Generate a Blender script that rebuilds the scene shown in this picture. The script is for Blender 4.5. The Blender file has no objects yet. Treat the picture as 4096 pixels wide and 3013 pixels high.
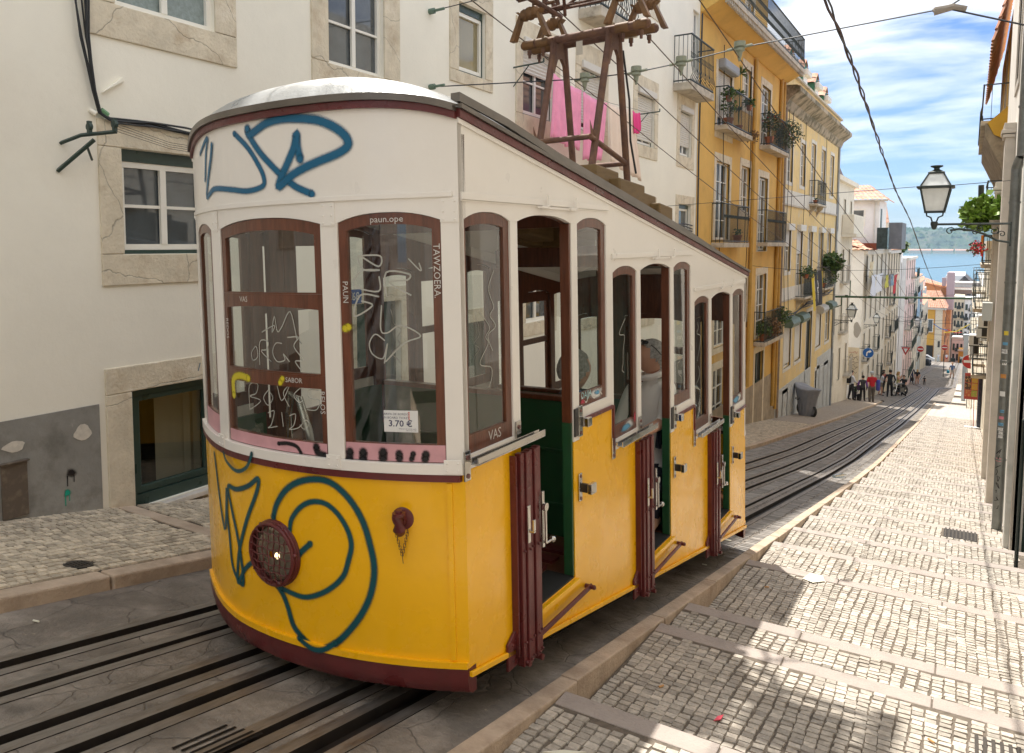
import bpy, bmesh, math, random
import numpy as np
from mathutils import Vector, Matrix, noise
random.seed(7)
sc = bpy.context.scene
C = sc.collection
R = math.radians

# ------------------------------------------------------------- camera
cam_d = bpy.data.cameras.new('camera'); cam = bpy.data.objects.new('camera', cam_d); C.objects.link(cam)
cam_d.sensor_width = 36; cam_d.lens = 27.216; cam_d.shift_x = .04586; cam_d.shift_y = -.06857
cam_d.clip_start = .03; cam_d.clip_end = 12000
_right = Vector((0.83780988, 0.54596209, 0)); _down = Vector((0.04327034, -0.06640079, -0.99685436)); _fwd = Vector((-0.54424468, 0.83517443, -0.07925521))
cam.matrix_world = Matrix(((_right.x, -_down.x, -_fwd.x, 0), (_right.y, -_down.y, -_fwd.y, 0), (_right.z, -_down.z, -_fwd.z, 0), (0, 0, 0, 1)))
sc.camera = cam

# ------------------------------------------------------------- light
SUN = Vector((.28, -.33, -1.0)).normalized()       # direction the light travels
sun_d = bpy.data.lights.new('sun', 'SUN'); sun_d.energy = 2.05; sun_d.angle = R(.6); sun_d.color = (1, .95, .87)
sun = bpy.data.objects.new('sun', sun_d); C.objects.link(sun); sun.location = (-20, 20, 60)
sun.rotation_euler = SUN.to_track_quat('-Z', 'Y').to_euler()
W = bpy.data.worlds.new('World'); sc.world = W; W.use_nodes = True
nt = W.node_tree; nt.nodes.clear()
def N(t, **k):
    n = nt.nodes.new(t)
    for a, b in k.items(): setattr(n, a, b)
    return n
def L(a, b): nt.links.new(a, b)
out = N('ShaderNodeOutputWorld'); bg = N('ShaderNodeBackground'); bg.inputs[1].default_value = .07
sky = N('ShaderNodeTexSky', sky_type='NISHITA', sun_disc=False)
sky.sun_elevation = math.asin(-SUN.z); sky.sun_rotation = math.atan2(-SUN.x, -SUN.y)
sky.air_density = 1.0; sky.dust_density = .5; sky.ozone_density = 1.5
tc = N('ShaderNodeTexCoord'); sep = N('ShaderNodeSeparateXYZ'); L(tc.outputs['Generated'], sep.inputs[0])
zz = N('ShaderNodeMath', operation='MAXIMUM'); L(sep.outputs[2], zz.inputs[0]); zz.inputs[1].default_value = .0
za = N('ShaderNodeMath', operation='ADD'); L(zz.outputs[0], za.inputs[0]); za.inputs[1].default_value = .16
dx = N('ShaderNodeMath', operation='DIVIDE'); L(sep.outputs[0], dx.inputs[0]); L(za.outputs[0], dx.inputs[1])
dy = N('ShaderNodeMath', operation='DIVIDE'); L(sep.outputs[1], dy.inputs[0]); L(za.outputs[0], dy.inputs[1])
cmb = N('ShaderNodeCombineXYZ'); L(dx.outputs[0], cmb.inputs[0]); L(dy.outputs[0], cmb.inputs[1])
n1 = N('ShaderNodeTexNoise'); n1.inputs['Scale'].default_value = 1.7; n1.inputs['Detail'].default_value = 9; n1.inputs['Roughness'].default_value = .56; n1.inputs['Distortion'].default_value = .35
mp = N('ShaderNodeMapping'); mp.inputs['Location'].default_value = (3.1, .4, 0); mp.inputs['Scale'].default_value = (.75, 1.25, 1)
L(cmb.outputs[0], mp.inputs[0]); L(mp.outputs[0], n1.inputs['Vector'])
el = N('ShaderNodeMath', operation='MULTIPLY_ADD'); L(sep.outputs[2], el.inputs[0]); el.inputs[1].default_value = .22; L(n1.outputs[0], el.inputs[2])
rmp = N('ShaderNodeValToRGB'); rmp.color_ramp.elements[0].position = .45; rmp.color_ramp.elements[1].position = .62
L(el.outputs[0], rmp.inputs[0])
fade = N('ShaderNodeMapRange'); fade.inputs['From Min'].default_value = .03; fade.inputs['From Max'].default_value = .25; fade.inputs['To Min'].default_value = .25; fade.inputs['To Max'].default_value = .95
L(sep.outputs[2], fade.inputs[0])
mm = N('ShaderNodeMath', operation='MULTIPLY'); L(rmp.outputs[0], mm.inputs[0]); L(fade.outputs[0], mm.inputs[1])
mix = N('ShaderNodeMixRGB'); L(mm.outputs[0], mix.inputs[0]); tint = N('ShaderNodeVectorMath', operation='MULTIPLY'); L(sky.outputs[0], tint.inputs[0]); tint.inputs[1].default_value = (.37, .45, .62); L(tint.outputs[0], mix.inputs[1]); mix.inputs[2].default_value = (5.3, 5.5, 5.85, 1)
L(mix.outputs[0], bg.inputs[0]); L(bg.outputs[0], out.inputs[0])
vs = sc.view_settings; vs.view_transform = 'Standard'; vs.look = 'None'; vs.exposure = 1.9; vs.gamma = 1; vs.use_curve_mapping = False

sc.cycles.diffuse_bounces = 8; sc.cycles.max_bounces = 14; sc.cycles.transparent_max_bounces = 16
# ------------------------------------------------------------- helpers
def tag(o, label=None, cat=None, group=None, kind=None):
    if label: o['label'] = label
    if cat: o['category'] = cat
    if group: o['group'] = group
    if kind: o['kind'] = kind
    return o
def thing(name, label=None, cat=None, loc=(0, 0, 0), rz=0, group=None, kind=None, mat=None):
    o = bpy.data.objects.new(name, None); C.objects.link(o)
    o.empty_display_size = .2
    if mat is not None: o.matrix_world = mat
    else: o.location = loc; o.rotation_euler = (0, 0, rz)
    return tag(o, label, cat, group, kind)
def wmat(o):
    return (wmat(o.parent) @ o.matrix_basis) if o.parent else o.matrix_basis.copy()
class MB:
    def __init__(s): s.v = []; s.f = []; s.m = []; s.uv = {}
    def face(s, pts, m=0, uv=None):
        n = len(s.v); s.v += [tuple(p) for p in pts]
        if uv: s.uv[len(s.f)] = uv
        s.f.append(tuple(range(n, n + len(pts)))); s.m.append(m); return s
    def box(s, x0, x1, y0, y1, z0, z1, m=0, T=None):
        p = [(x0, y0, z0), (x1, y0, z0), (x1, y1, z0), (x0, y1, z0), (x0, y0, z1), (x1, y0, z1), (x1, y1, z1), (x0, y1, z1)]
        if T is not None: p = [T @ Vector(q) for q in p]
        n = len(s.v); s.v += [tuple(q) for q in p]
        for f in ((0, 3, 2, 1), (4, 5, 6, 7), (0, 1, 5, 4), (1, 2, 6, 5), (2, 3, 7, 6), (3, 0, 4, 7)):
            s.f.append(tuple(n + i for i in f)); s.m.append(m)
        return s
    def hexa(s, p, m=0):
        n = len(s.v); s.v += [tuple(q) for q in p]
        for f in ((0, 3, 2, 1), (4, 5, 6, 7), (0, 1, 5, 4), (1, 2, 6, 5), (2, 3, 7, 6), (3, 0, 4, 7)):
            s.f.append(tuple(n + i for i in f)); s.m.append(m)
        return s
    def grid(s, P, m=0, close=False):
        r = len(P); c = len(P[0]); n = len(s.v)
        for row in P: s.v += [tuple(q) for q in row]
        for i in range(r - 1):
            for j in range(c - (0 if close else 1)):
                j2 = (j + 1) % c
                s.f.append((n + i * c + j, n + i * c + j2, n + (i + 1) * c + j2, n + (i + 1) * c + j)); s.m.append(m)
        return s
    def tube(s, path, r, n=6, m=0, cap=True):
        P = [Vector(p) for p in path]; rows = []
        rr = r if isinstance(r, (list, tuple)) else [r] * len(P)
        up = None
        for i, p in enumerate(P):
            d = (P[min(i + 1, len(P) - 1)] - P[max(i - 1, 0)])
            if d.length < 1e-9: d = Vector((0, 0, 1))
            d.normalize()
            if up is None: up = Vector((0, 0, 1)) if abs(d.z) < .9 else Vector((1, 0, 0))
            a = d.cross(up)
            if a.length < 1e-4: a = d.cross(Vector((1, .3, 0)))
            a.normalize(); b = d.cross(a); up = -b if False else up
            rows.append([p + a * math.cos(t * 2 * math.pi / n) * rr[i] + b * math.sin(t * 2 * math.pi / n) * rr[i] for t in range(n)])
        s.grid(rows, m, True)
        if cap: s.face(rows[0][::-1], m); s.face(rows[-1], m)
        return s
    def lathe(s, prof, c=(0, 0, 0), n=16, m=0, T=None, sq=None):
        rows = []
        for r, z in prof:
            row = []
            for t in range(n):
                a = 2 * math.pi * t / n + (math.pi / 4 if n == 4 else 0)
                q = Vector((c[0] + r * math.cos(a), c[1] + r * math.sin(a), c[2] + z))
                row.append(T @ q if T is not None else q)
            rows.append(row)
        s.grid(rows, m, True); s.face(rows[0][::-1], m); s.face(rows[-1], m); return s
    def sphere(s, c, r, n=8, m=0, sx=1, sy=1, sz=1):
        pr = []
        k = max(4, n // 2 + 1)
        rows = []
        for i in range(k + 1):
            a = math.pi * i / k - math.pi / 2
            rr = max(math.cos(a), .02) * r
            rows.append([(c[0] + rr * math.cos(2 * math.pi * t / n) * sx, c[1] + rr * math.sin(2 * math.pi * t / n) * sy, c[2] + math.sin(a) * r * sz) for t in range(n)])
        s.grid(rows, m, True); return s
    def poly(s, pts2, fn, t0, t1, m=0):
        """extrude polygon: fn(u,v,t)->xyz"""
        a = [fn(u, v, t0) for u, v in pts2]; b = [fn(u, v, t1) for u, v in pts2]
        s.face(a[::-1], m); s.face(b, m)
        for i in range(len(a)):
            j = (i + 1) % len(a); s.face([a[i], a[j], b[j], b[i]], m)
        return s
    def build(s, name, mats, parent=None, smooth=False, world=True, label=None, cat=None, group=None, kind=None, origin=None, bevel=0, auto=None):
        me = bpy.data.meshes.new(name)
        v = np.array(s.v, dtype=float).reshape(-1, 3)
        if parent is not None and world:
            mi = np.array(wmat(parent).inverted())
            v = v @ mi[:3, :3].T + mi[:3, 3]
        o_loc = None
        if parent is None:
            o_loc = np.array(origin) if origin is not None else np.array([(v[:, 0].min() + v[:, 0].max()) / 2, (v[:, 1].min() + v[:, 1].max()) / 2, v[:, 2].min()])
            v = v - o_loc
        me.from_pydata(v.tolist(), [], s.f)
        mats = mats if isinstance(mats, (list, tuple)) else [mats]
        for m in mats: me.materials.append(m)
        if len(mats) > 1: me.polygons.foreach_set('material_index', s.m)
        if smooth: me.polygons.foreach_set('use_smooth', [True] * len(s.f))
        if s.uv:
            ul = me.uv_layers.new(name='uv')
            for pi, uvs in s.uv.items():
                p = me.polygons[pi]
                for k, li in enumerate(p.loop_indices): ul.data[li].uv = uvs[k]
        me.update()
        o = bpy.data.objects.new(name, me); C.objects.link(o)
        if parent is not None: o.parent = parent
        if o_loc is not None: o.location = o_loc.tolist()
        if smooth or bevel:
            if bevel:
                b = o.modifiers.new('bevel', 'BEVEL'); b.width = bevel; b.segments = 2; b.limit_method = 'ANGLE'; b.angle_limit = R(40)
        if smooth:
            try: me.set_sharp_from_angle(angle=R(auto or 40))
            except Exception: pass
        return tag(o, label, cat, group, kind)
# matrix_world of freshly made empties is stale until update; keep it explicit
_thing = thing
def thing(name, label=None, cat=None, loc=(0, 0, 0), rz=0, group=None, kind=None, mat=None):
    o = _thing(name, label, cat, loc, rz, group, kind, mat)
    if mat is None: o.matrix_world = Matrix.Translation(Vector(loc)) @ Matrix.Rotation(rz, 4, 'Z')
    return o
def copy_tree(o, parent=None):
    c = o.copy(); C.objects.link(c)
    if parent is not None: c.parent = parent
    for ch in o.children: copy_tree(ch, c)
    return c
def text_mb(mb, s, size, fn, m=0, align='CENTER', bold=0, sx=1.0):
    """flat lettering as mesh; fn(x,y)->xyz"""
    cu = bpy.data.curves.new('txt', 'FONT'); cu.body = s; cu.size = size; cu.align_x = align; cu.align_y = 'CENTER'; cu.offset = bold; cu.resolution_u = 2
    ob = bpy.data.objects.new('txt', cu)
    me = ob.to_mesh()
    n = len(mb.v); mb.v += [tuple(fn(v.co.x * sx, v.co.y)) for v in me.vertices]
    for p in me.polygons: mb.f.append(tuple(n + i for i in p.vertices)); mb.m.append(m)
    ob.to_mesh_clear(); bpy.data.objects.remove(ob); bpy.data.curves.remove(cu)

# ------------------------------------------------------------- materials
MATS = {}
def mat(name, col, rough=.6, metal=0, var=0, vscale=3, bump=0, bscale=40, spec=.5, dirt=None, dscale=1.5, damt=.5, dlo=.5, dhi=.7, island=0, coat=0, trans=0, emit=None, stretch=None, rvar=0, dirt2=None, d2scale=8, d2lo=.6, d2hi=.72, bdist=.01, detail=6, crack=0, cscale=1.4, cdark=.35, cw=.012):
    if name in MATS: return MATS[name]
    m = bpy.data.materials.new(name); m.use_nodes = True; t = m.node_tree; b = t.nodes['Principled BSDF']
    def n(ty, **k):
        x = t.nodes.new(ty)
        for a, c in k.items(): setattr(x, a, c)
        return x
    b.inputs['Base Color'].default_value = (*col, 1); b.inputs['Roughness'].default_value = rough; b.inputs['Metallic'].default_value = metal
    b.inputs['Specular IOR Level'].default_value = spec
    if coat: b.inputs['Coat Weight'].default_value = coat; b.inputs['Coat Roughness'].default_value = .08
    if trans: b.inputs['Transmission Weight'].default_value = trans
    if emit: b.inputs['Emission Color'].default_value = (*emit[0], 1); b.inputs['Emission Strength'].default_value = emit[1]
    co = n('ShaderNodeTexCoord'); g = n('ShaderNodeNewGeometry')
    pos = g.outputs['Position']
    if stretch:
        mpn = n('ShaderNodeMapping'); mpn.inputs['Scale'].default_value = stretch; t.links.new(pos, mpn.inputs[0]); pos = mpn.outputs[0]
    cur = None
    def rgb(c):
        x = n('ShaderNodeRGB'); x.outputs[0].default_value = (*c, 1); return x.outputs[0]
    if var or dirt or island or dirt2: cur = rgb(col)
    if var:
        nz = n('ShaderNodeTexNoise'); nz.inputs['Scale'].default_value = vscale; nz.inputs['Detail'].default_value = detail; nz.inputs['Roughness'].default_value = .6
        t.links.new(pos, nz.inputs['Vector'])
        mr = n('ShaderNodeMapRange'); mr.inputs[1].default_value = .3; mr.inputs[2].default_value = .7; mr.inputs[3].default_value = 1 - var; mr.inputs[4].default_value = 1 + var
        t.links.new(nz.outputs[0], mr.inputs[0])
        mx = n('ShaderNodeVectorMath', operation='SCALE'); t.links.new(cur, mx.inputs[0]); t.links.new(mr.outputs[0], mx.inputs['Scale']); cur = mx.outputs[0]
    if island:
        mr = n('ShaderNodeMapRange'); mr.inputs[3].default_value = 1 - island; mr.inputs[4].default_value = 1 + island
        src = n('ShaderNodeObjectInfo').outputs['Random']; ad = n('ShaderNodeMath', operation='ADD'); t.links.new(src, ad.inputs[0]); t.links.new(g.outputs['Random Per Island'], ad.inputs[1])
        fr = n('ShaderNodeMath', operation='FRACT'); t.links.new(ad.outputs[0], fr.inputs[0]); t.links.new(fr.outputs[0], mr.inputs[0])
        mx = n('ShaderNodeVectorMath', operation='SCALE'); t.links.new(cur, mx.inputs[0]); t.links.new(mr.outputs[0], mx.inputs['Scale']); cur = mx.outputs[0]
    for (dc, ds, da, lo, hi) in ((dirt, dscale, damt, dlo, dhi), (dirt2, d2scale, 1, d2lo, d2hi)):
        if not dc: continue
        nz = n('ShaderNodeTexNoise'); nz.inputs['Scale'].default_value = ds; nz.inputs['Detail'].default_value = 8; nz.inputs['Roughness'].default_value = .65
        t.links.new(pos, nz.inputs['Vector'])
        mr = n('ShaderNodeMapRange'); mr.inputs[1].default_value = lo; mr.inputs[2].default_value = hi; mr.inputs[4].default_value = da; t.links.new(nz.outputs[0], mr.inputs[0])
        mx = n('ShaderNodeMixRGB'); t.links.new(mr.outputs[0], mx.inputs[0]); t.links.new(cur, mx.inputs[1]); mx.inputs[2].default_value = (*dc, 1); cur = mx.outputs[0]
    crk = None
    if crack:
        nd = n('ShaderNodeTexNoise'); nd.inputs['Scale'].default_value = 3; nd.inputs['Detail'].default_value = 5; t.links.new(pos, nd.inputs['Vector'])
        ma = n('ShaderNodeVectorMath', operation='MULTIPLY_ADD'); ma.inputs[1].default_value = (.22, .22, .22); t.links.new(nd.outputs['Color'], ma.inputs[0]); t.links.new(pos, ma.inputs[2])
        vo = n('ShaderNodeTexVoronoi', feature='DISTANCE_TO_EDGE'); vo.inputs['Scale'].default_value = cscale; t.links.new(ma.outputs[0], vo.inputs['Vector'])
        mr = n('ShaderNodeMapRange'); mr.inputs[1].default_value = 0; mr.inputs[2].default_value = cw; mr.inputs[3].default_value = cdark; mr.inputs[4].default_value = 1; t.links.new(vo.outputs['Distance'], mr.inputs[0]); crk = mr.outputs[0]
        if cur is None: cur = rgb(col)
        mx = n('ShaderNodeVectorMath', operation='SCALE'); t.links.new(cur, mx.inputs[0]); t.links.new(crk, mx.inputs['Scale']); cur = mx.outputs[0]
    if cur is not None: t.links.new(cur, b.inputs['Base Color'])
    if rvar:
        nz = n('ShaderNodeTexNoise'); nz.inputs['Scale'].default_value = 6; nz.inputs['Detail'].default_value = 5; t.links.new(pos, nz.inputs['Vector'])
        mr = n('ShaderNodeMapRange'); mr.inputs[1].default_value = .3; mr.inputs[2].default_value = .7; mr.inputs[3].default_value = max(.02, rough - rvar); mr.inputs[4].default_value = rough + rvar
        t.links.new(nz.outputs[0], mr.inputs[0]); t.links.new(mr.outputs[0], b.inputs['Roughness'])
    if bump:
        nz = n('ShaderNodeTexNoise'); nz.inputs['Scale'].default_value = bscale; nz.inputs['Detail'].default_value = 6; nz.inputs['Roughness'].default_value = .6
        t.links.new(pos, nz.inputs['Vector'])
        bp = n('ShaderNodeBump'); bp.inputs['Strength'].default_value = bump; bp.inputs['Distance'].default_value = bdist
        if crk is not None: ad_ = n('ShaderNodeMath', operation='ADD'); t.links.new(nz.outputs[0], ad_.inputs[0]); t.links.new(crk, ad_.inputs[1]); t.links.new(ad_.outputs[0], bp.inputs['Height'])
        else: t.links.new(nz.outputs[0], bp.inputs['Height'])
        t.links.new(bp.outputs[0], b.inputs['Normal'])
    MATS[name] = m; return m
def glass_mat(name, tint=(.9, .95, .93), refl=.12, rough=.02):
    if name in MATS: return MATS[name]
    m = bpy.data.materials.new(name); m.use_nodes = True; t = m.node_tree; t.nodes.clear()
    o = t.nodes.new('ShaderNodeOutputMaterial'); tr = t.nodes.new('ShaderNodeBsdfTransparent'); gl = t.nodes.new('ShaderNodeBsdfGlossy'); mx = t.nodes.new('ShaderNodeMixShader')
    g = t.nodes.new('ShaderNodeNewGeometry'); dt = t.nodes.new('ShaderNodeVectorMath'); dt.operation = 'DOT_PRODUCT'; t.links.new(g.outputs['Normal'], dt.inputs[0]); t.links.new(g.outputs['Incoming'], dt.inputs[1])
    def mth(op, a, b=None, c=None):
        n = t.nodes.new('ShaderNodeMath'); n.operation = op
        for i, v in enumerate((a, b, c)):
            if v is None: continue
            if isinstance(v, (int, float)): n.inputs[i].default_value = v
            else: t.links.new(v, n.inputs[i])
        return n.outputs[0]
    om = mth('SUBTRACT', 1.0, mth('ABSOLUTE', dt.outputs['Value'])); sch = mth('MULTIPLY_ADD', mth('POWER', om, 5.0), 1.2, .07 + refl)      # both faces of a thin pane
    t.links.new(mth('MINIMUM', sch, .95), mx.inputs[0])
    tr.inputs[0].default_value = (*tint, 1); gl.inputs['Roughness'].default_value = rough; gl.inputs[0].default_value = (.95, .95, .95, 1)
    t.links.new(tr.outputs[0], mx.inputs[1]); t.links.new(gl.outputs[0], mx.inputs[2]); t.links.new(mx.outputs[0], o.inputs[0])
    MATS[name] = m; return m
def spray_mat(name, col, rough=.45):
    if name in MATS: return MATS[name]
    m = bpy.data.materials.new(name); m.use_nodes = True; t = m.node_tree; b = t.nodes['Principled BSDF']
    b.inputs['Base Color'].default_value = (*col, 1); b.inputs['Roughness'].default_value = rough
    uv = t.nodes.new('ShaderNodeUVMap'); uv.uv_map = 'uv'; sp = t.nodes.new('ShaderNodeSeparateXYZ'); t.links.new(uv.outputs[0], sp.inputs[0])
    a = t.nodes.new('ShaderNodeMath'); a.operation = 'ABSOLUTE'; t.links.new(sp.outputs[0], a.inputs[0])
    g = t.nodes.new('ShaderNodeNewGeometry'); nz = t.nodes.new('ShaderNodeTexNoise'); nz.inputs['Scale'].default_value = 420; nz.inputs['Detail'].default_value = 2; t.links.new(g.outputs['Position'], nz.inputs['Vector'])
    s1 = t.nodes.new('ShaderNodeMath'); s1.operation = 'MULTIPLY_ADD'; s1.inputs[1].default_value = .5; s1.inputs[2].default_value = -.25; t.links.new(nz.outputs[0], s1.inputs[0])
    s2 = t.nodes.new('ShaderNodeMath'); s2.operation = 'ADD'; t.links.new(a.outputs[0], s2.inputs[0]); t.links.new(s1.outputs[0], s2.inputs[1])
    mr = t.nodes.new('ShaderNodeMapRange'); mr.interpolation_type = 'SMOOTHSTEP'; mr.inputs[1].default_value = .30; mr.inputs[2].default_value = .96; mr.inputs[3].default_value = 1; mr.inputs[4].default_value = 0
    t.links.new(s2.outputs[0], mr.inputs[0]); t.links.new(mr.outputs[0], b.inputs['Alpha'])
    MATS[name] = m; return m

M_wallwhite = mat('limewashed_wall', (.86, .82, .71), .85, var=.05, vscale=.9, bump=.25, bscale=14, dirt=(.66, .58, .47), dscale=.7, damt=.35, dlo=.52, dhi=.8)
M_dado = mat('grey_render', (.27, .26, .235), .85, var=.2, vscale=3, bump=.6, bscale=16, dirt=(.15, .14, .12), dscale=4, damt=.8, dirt2=(.36, .34, .30), d2scale=7, d2lo=.64, d2hi=.72)
M_stone = mat('limestone_surround', (.68, .60, .46), .8, crack=1, cscale=1.1, cw=.006, cdark=.6, var=.12, vscale=6, bump=.9, bscale=40, dirt=(.46, .34, .21), dscale=5, damt=.6, dlo=.52, dhi=.7, dirt2=(.74, .67, .55), d2scale=3)
M_pvc = mat('white_window_paint', (.82, .79, .71), .35, var=.03)
M_green = mat('dark_green_paint', (.028, .055, .045), .35, var=.1, rvar=.1)
M_pane = mat('reflecting_pane', (.06, .07, .075), .04, spec=1.0, var=.5, vscale=1.5)
M_cloud_pane = mat('frosted_pane', (.22, .27, .26), .2, spec=.8, var=.2, vscale=30, bump=.3, bscale=60)
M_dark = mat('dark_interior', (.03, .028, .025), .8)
M_curtain = mat('curtain', (.55, .53, .48), .9, var=.25, vscale=25, stretch=(1, 1, .05))
M_iron = mat('wrought_iron', (.025, .035, .032), .5, var=.2)
M_steel = mat('worn_rail_steel', (.26, .235, .21), .42, metal=.6, var=.25, vscale=4, stretch=(6, .6, 6), dirt=(.14, .10, .07), dscale=5, damt=.7, rvar=.12, bump=.2, bscale=30)
M_groove = mat('greasy_groove', (.018, .013, .010), .7, var=.4, vscale=9)
M_road = mat('worn_road_stone', (.26, .225, .19), .75, crack=1, cscale=2.1, cw=.009, cdark=.72, var=.5, vscale=4.5, bump=1, bscale=20, bdist=.02, dirt=(.125, .105, .085), dscale=1.7, damt=.8, dlo=.42, dhi=.62, dirt2=(.34, .30, .23), d2scale=24, d2lo=.66, d2hi=.70, rvar=.15)
M_sett = mat('road_sett', (.24, .22, .20), .7, island=.3, bump=.5, bscale=60, var=.15, vscale=12, rvar=.1)
M_grout = mat('pavement_grout', (.135, .11, .085), .95, var=.3, vscale=30, bump=.5, bscale=120)
M_cobble = mat('limestone_cobble', (.44, .395, .335), .62, island=.26, var=.25, vscale=45, bump=.9, bscale=140, bdist=.004, dirt=(.24, .20, .155), dscale=1.6, damt=.6, dlo=.5, dhi=.75, rvar=.12)
M_cobble2 = mat('dusty_cobble', (.52, .44, .33), .7, island=.3, var=.2, vscale=45, bump=.6, bscale=140, bdist=.004, dirt=(.13, .10, .075), dscale=9, damt=.7, dlo=.57, dhi=.72)
M_kerb = mat('pinkish_kerbstone', (.50, .39, .29), .75, var=.18, vscale=5, bump=.8, bscale=50, dirt=(.27, .19, .13), dscale=3.5, damt=.7, dlo=.48, dhi=.7, dirt2=(.12, .10, .08), d2scale=9, d2lo=.68, d2hi=.74)
M_nose = mat('step_nosing_stone', (.36, .31, .275), .75, var=.15, vscale=8, bump=.6, bscale=60, dirt=(.30, .25, .22), dscale=4, damt=.5)
# ------------------------------------------------------------- street profile
PR = [(-30, 3.75), (-15, 1.127), (15, -4.126), (18.9, -4.76), (25.5, -5.70), (33.75, -6.9), (45, -8.44), (61.5, -10.63), (75, -12.36), (93, -14.6), (105, -15.3), (120, -17.0), (190, -24.5), (200, -26.2), (260, -37)]
_py = [a for a, b in PR]; _pz = [b for a, b in PR]
def gz(y): return float(np.interp(y, _py, _pz))
KL, KR = -3.95, -1.52                     # kerb faces
WX = -5.45                                # left building line
RAILX = [-3.35, -3.09, -2.75, -2.52, -2.15, -1.935]
SW = [.035, .022, .03, .03, .022, .045]   # groove half gaps
def yrange(a, b, st): 
    n = max(1, int(round((b - a) / st))); return [a + (b - a) * i / n for i in range(n + 1)]
def shift(i, y):
    """track spreads at the passing place far down the street"""
    t = min(1, max(0, (y - 84) / 12)); t = t * t * (3 - 2 * t)
    return t * (-1.35 if i < 3 else 1.25)
YS = yrange(-12, 15, 1.5) + [18.9, 25.5, 33.75, 45, 61.5, 75] + yrange(78, 100, 2) + [105, 120, 190, 200, 260]
# stone strips between the rails
def strip(mb, xa, xb, ys, off=0, m=0):
    rows = [[(xa(y), y, gz(y) + off), (xb(y), y, gz(y) + off)] for y in ys]; mb.grid(rows, m)
road = MB()
edges = [lambda y: (KL if y < 52 else -6.5) - .0]
for i, x in enumerate(RAILX):
    w = SW[i] + .055
    edges.append(lambda y, x=x, w=w, i=i: x - w + shift(i, y)); edges.append(lambda y, x=x, w=w, i=i: x + w + shift(i, y))
edges.append(lambda y: KR)
for k in range(0, len(edges), 2):
    strip(road, edges[k], edges[k + 1], [y for y in YS if y <= 200])
strip(road, lambda y: -14, lambda y: -6.5, [52, 61.5, 75, 93]); 
strip(road, lambda y: KR, lambda y: 1.2, [57.0, 61.5, 66])
# crossing lane beyond the crest, hidden floor of the far street
strip(road, lambda y: KR, lambda y: 2.5, [66, 75, 93, 105, 120, 190], off=-.02)
strip(road, lambda y: -12, lambda y: 6, [200, 260])
ROAD = road.build('road', M_road, kind='structure', origin=(-2.7, 0, gz(0)))
for i, x in enumerate(RAILX):
    mb = MB(); g = SW[i]; w = .055; dpt = .045
    ys = [y for y in YS if y <= 200]
    for a, b, za, zb_, m in ((-w - g, -g, .004, .004, 0), (-g, -g, .004, -dpt, 1), (-g, g, -dpt, -dpt, 1), (g, g, -dpt, .004, 1), (g, g + w, .004, .004, 0)):
        rows = [[(x + a + shift(i, y), y, gz(y) + za), (x + b + shift(i, y), y, gz(y) + zb_)] for y in ys]; mb.grid(rows, m)
    mb.build('rail', [M_steel, M_groove], ROAD)
# slot-shaped drain in the stone between the rails
mb = MB()
for k in range(5):
    x = -2.30 + k * .035; y0 = 1.62 + k * .012
    mb.box(x, x + .014, y0, y0 + .24, gz(y0) - .02, gz(y0 + .24) + .0035 + .0, 0)
# follow slope
T = []
for (x, y, z) in mb.v: T.append((x, y, gz(y) + (.0045 if z > gz(1.6) - .012 or True else 0)))
mb.v = T; 
mb.build('drain_slot', M_groove, ROAD)

# worn setts between the rails further down
def pebble(mb, cx, cy, w, l, zf, h, jit, m=0):
    """one cut stone: top face inset over four sloping sides"""
    c = [(-w / 2, -l / 2), (w / 2, -l / 2), (w / 2, l / 2), (-w / 2, l / 2)]
    top = []; bot = []
    dz = random.uniform(-.5, .5) * h * .35; tx = random.uniform(-1, 1) * h * .12; ty = random.uniform(-1, 1) * h * .12
    for sx, sy in c:
        jx = random.uniform(-jit, jit); jy = random.uniform(-jit, jit)
        x = cx + sx + jx; y = cy + sy + jy
        bot.append((x, y, zf(x, y) - .004))
        x2 = cx + (sx + jx) * .88; y2 = cy + (sy + jy) * .86
        top.append((x2, y2, zf(x2, y2) + h + dz + tx * (1 if sx > 0 else -1) + ty * (1 if sy > 0 else -1)))
    n = len(mb.v); mb.v += bot + top
    mb.f += [(n + 4, n + 5, n + 6, n + 7)] + [(n + i, n + (i + 1) % 4, n + 4 + (i + 1) % 4, n + 4 + i) for i in range(4)]
    mb.m += [m] * 5
mb = MB()
gaps = [(KL + .02, RAILX[0] - .10)] + [(RAILX[i] + SW[i] + .065, RAILX[i + 1] - SW[i + 1] - .065) for i in range(5)] + [(RAILX[5] + .11, KR - .01)]
for gi, (a, b) in enumerate(gaps):
    y = 6.6
    while y < 30:
        l = .075 if y < 18 else .1
        n = max(1, int((b - a) / .13)); w = (b - a) / n
        for k in range(n):
            ww = w * random.uniform(.86, .94)
            pebble(mb, a + (k + .5) * w + random.uniform(-.01, .01), y, ww, l * .86, lambda x, yy: gz(yy), .007, .004)
        y += l
mb.build('road_setts', M_sett, ROAD, kind='stuff')

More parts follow.
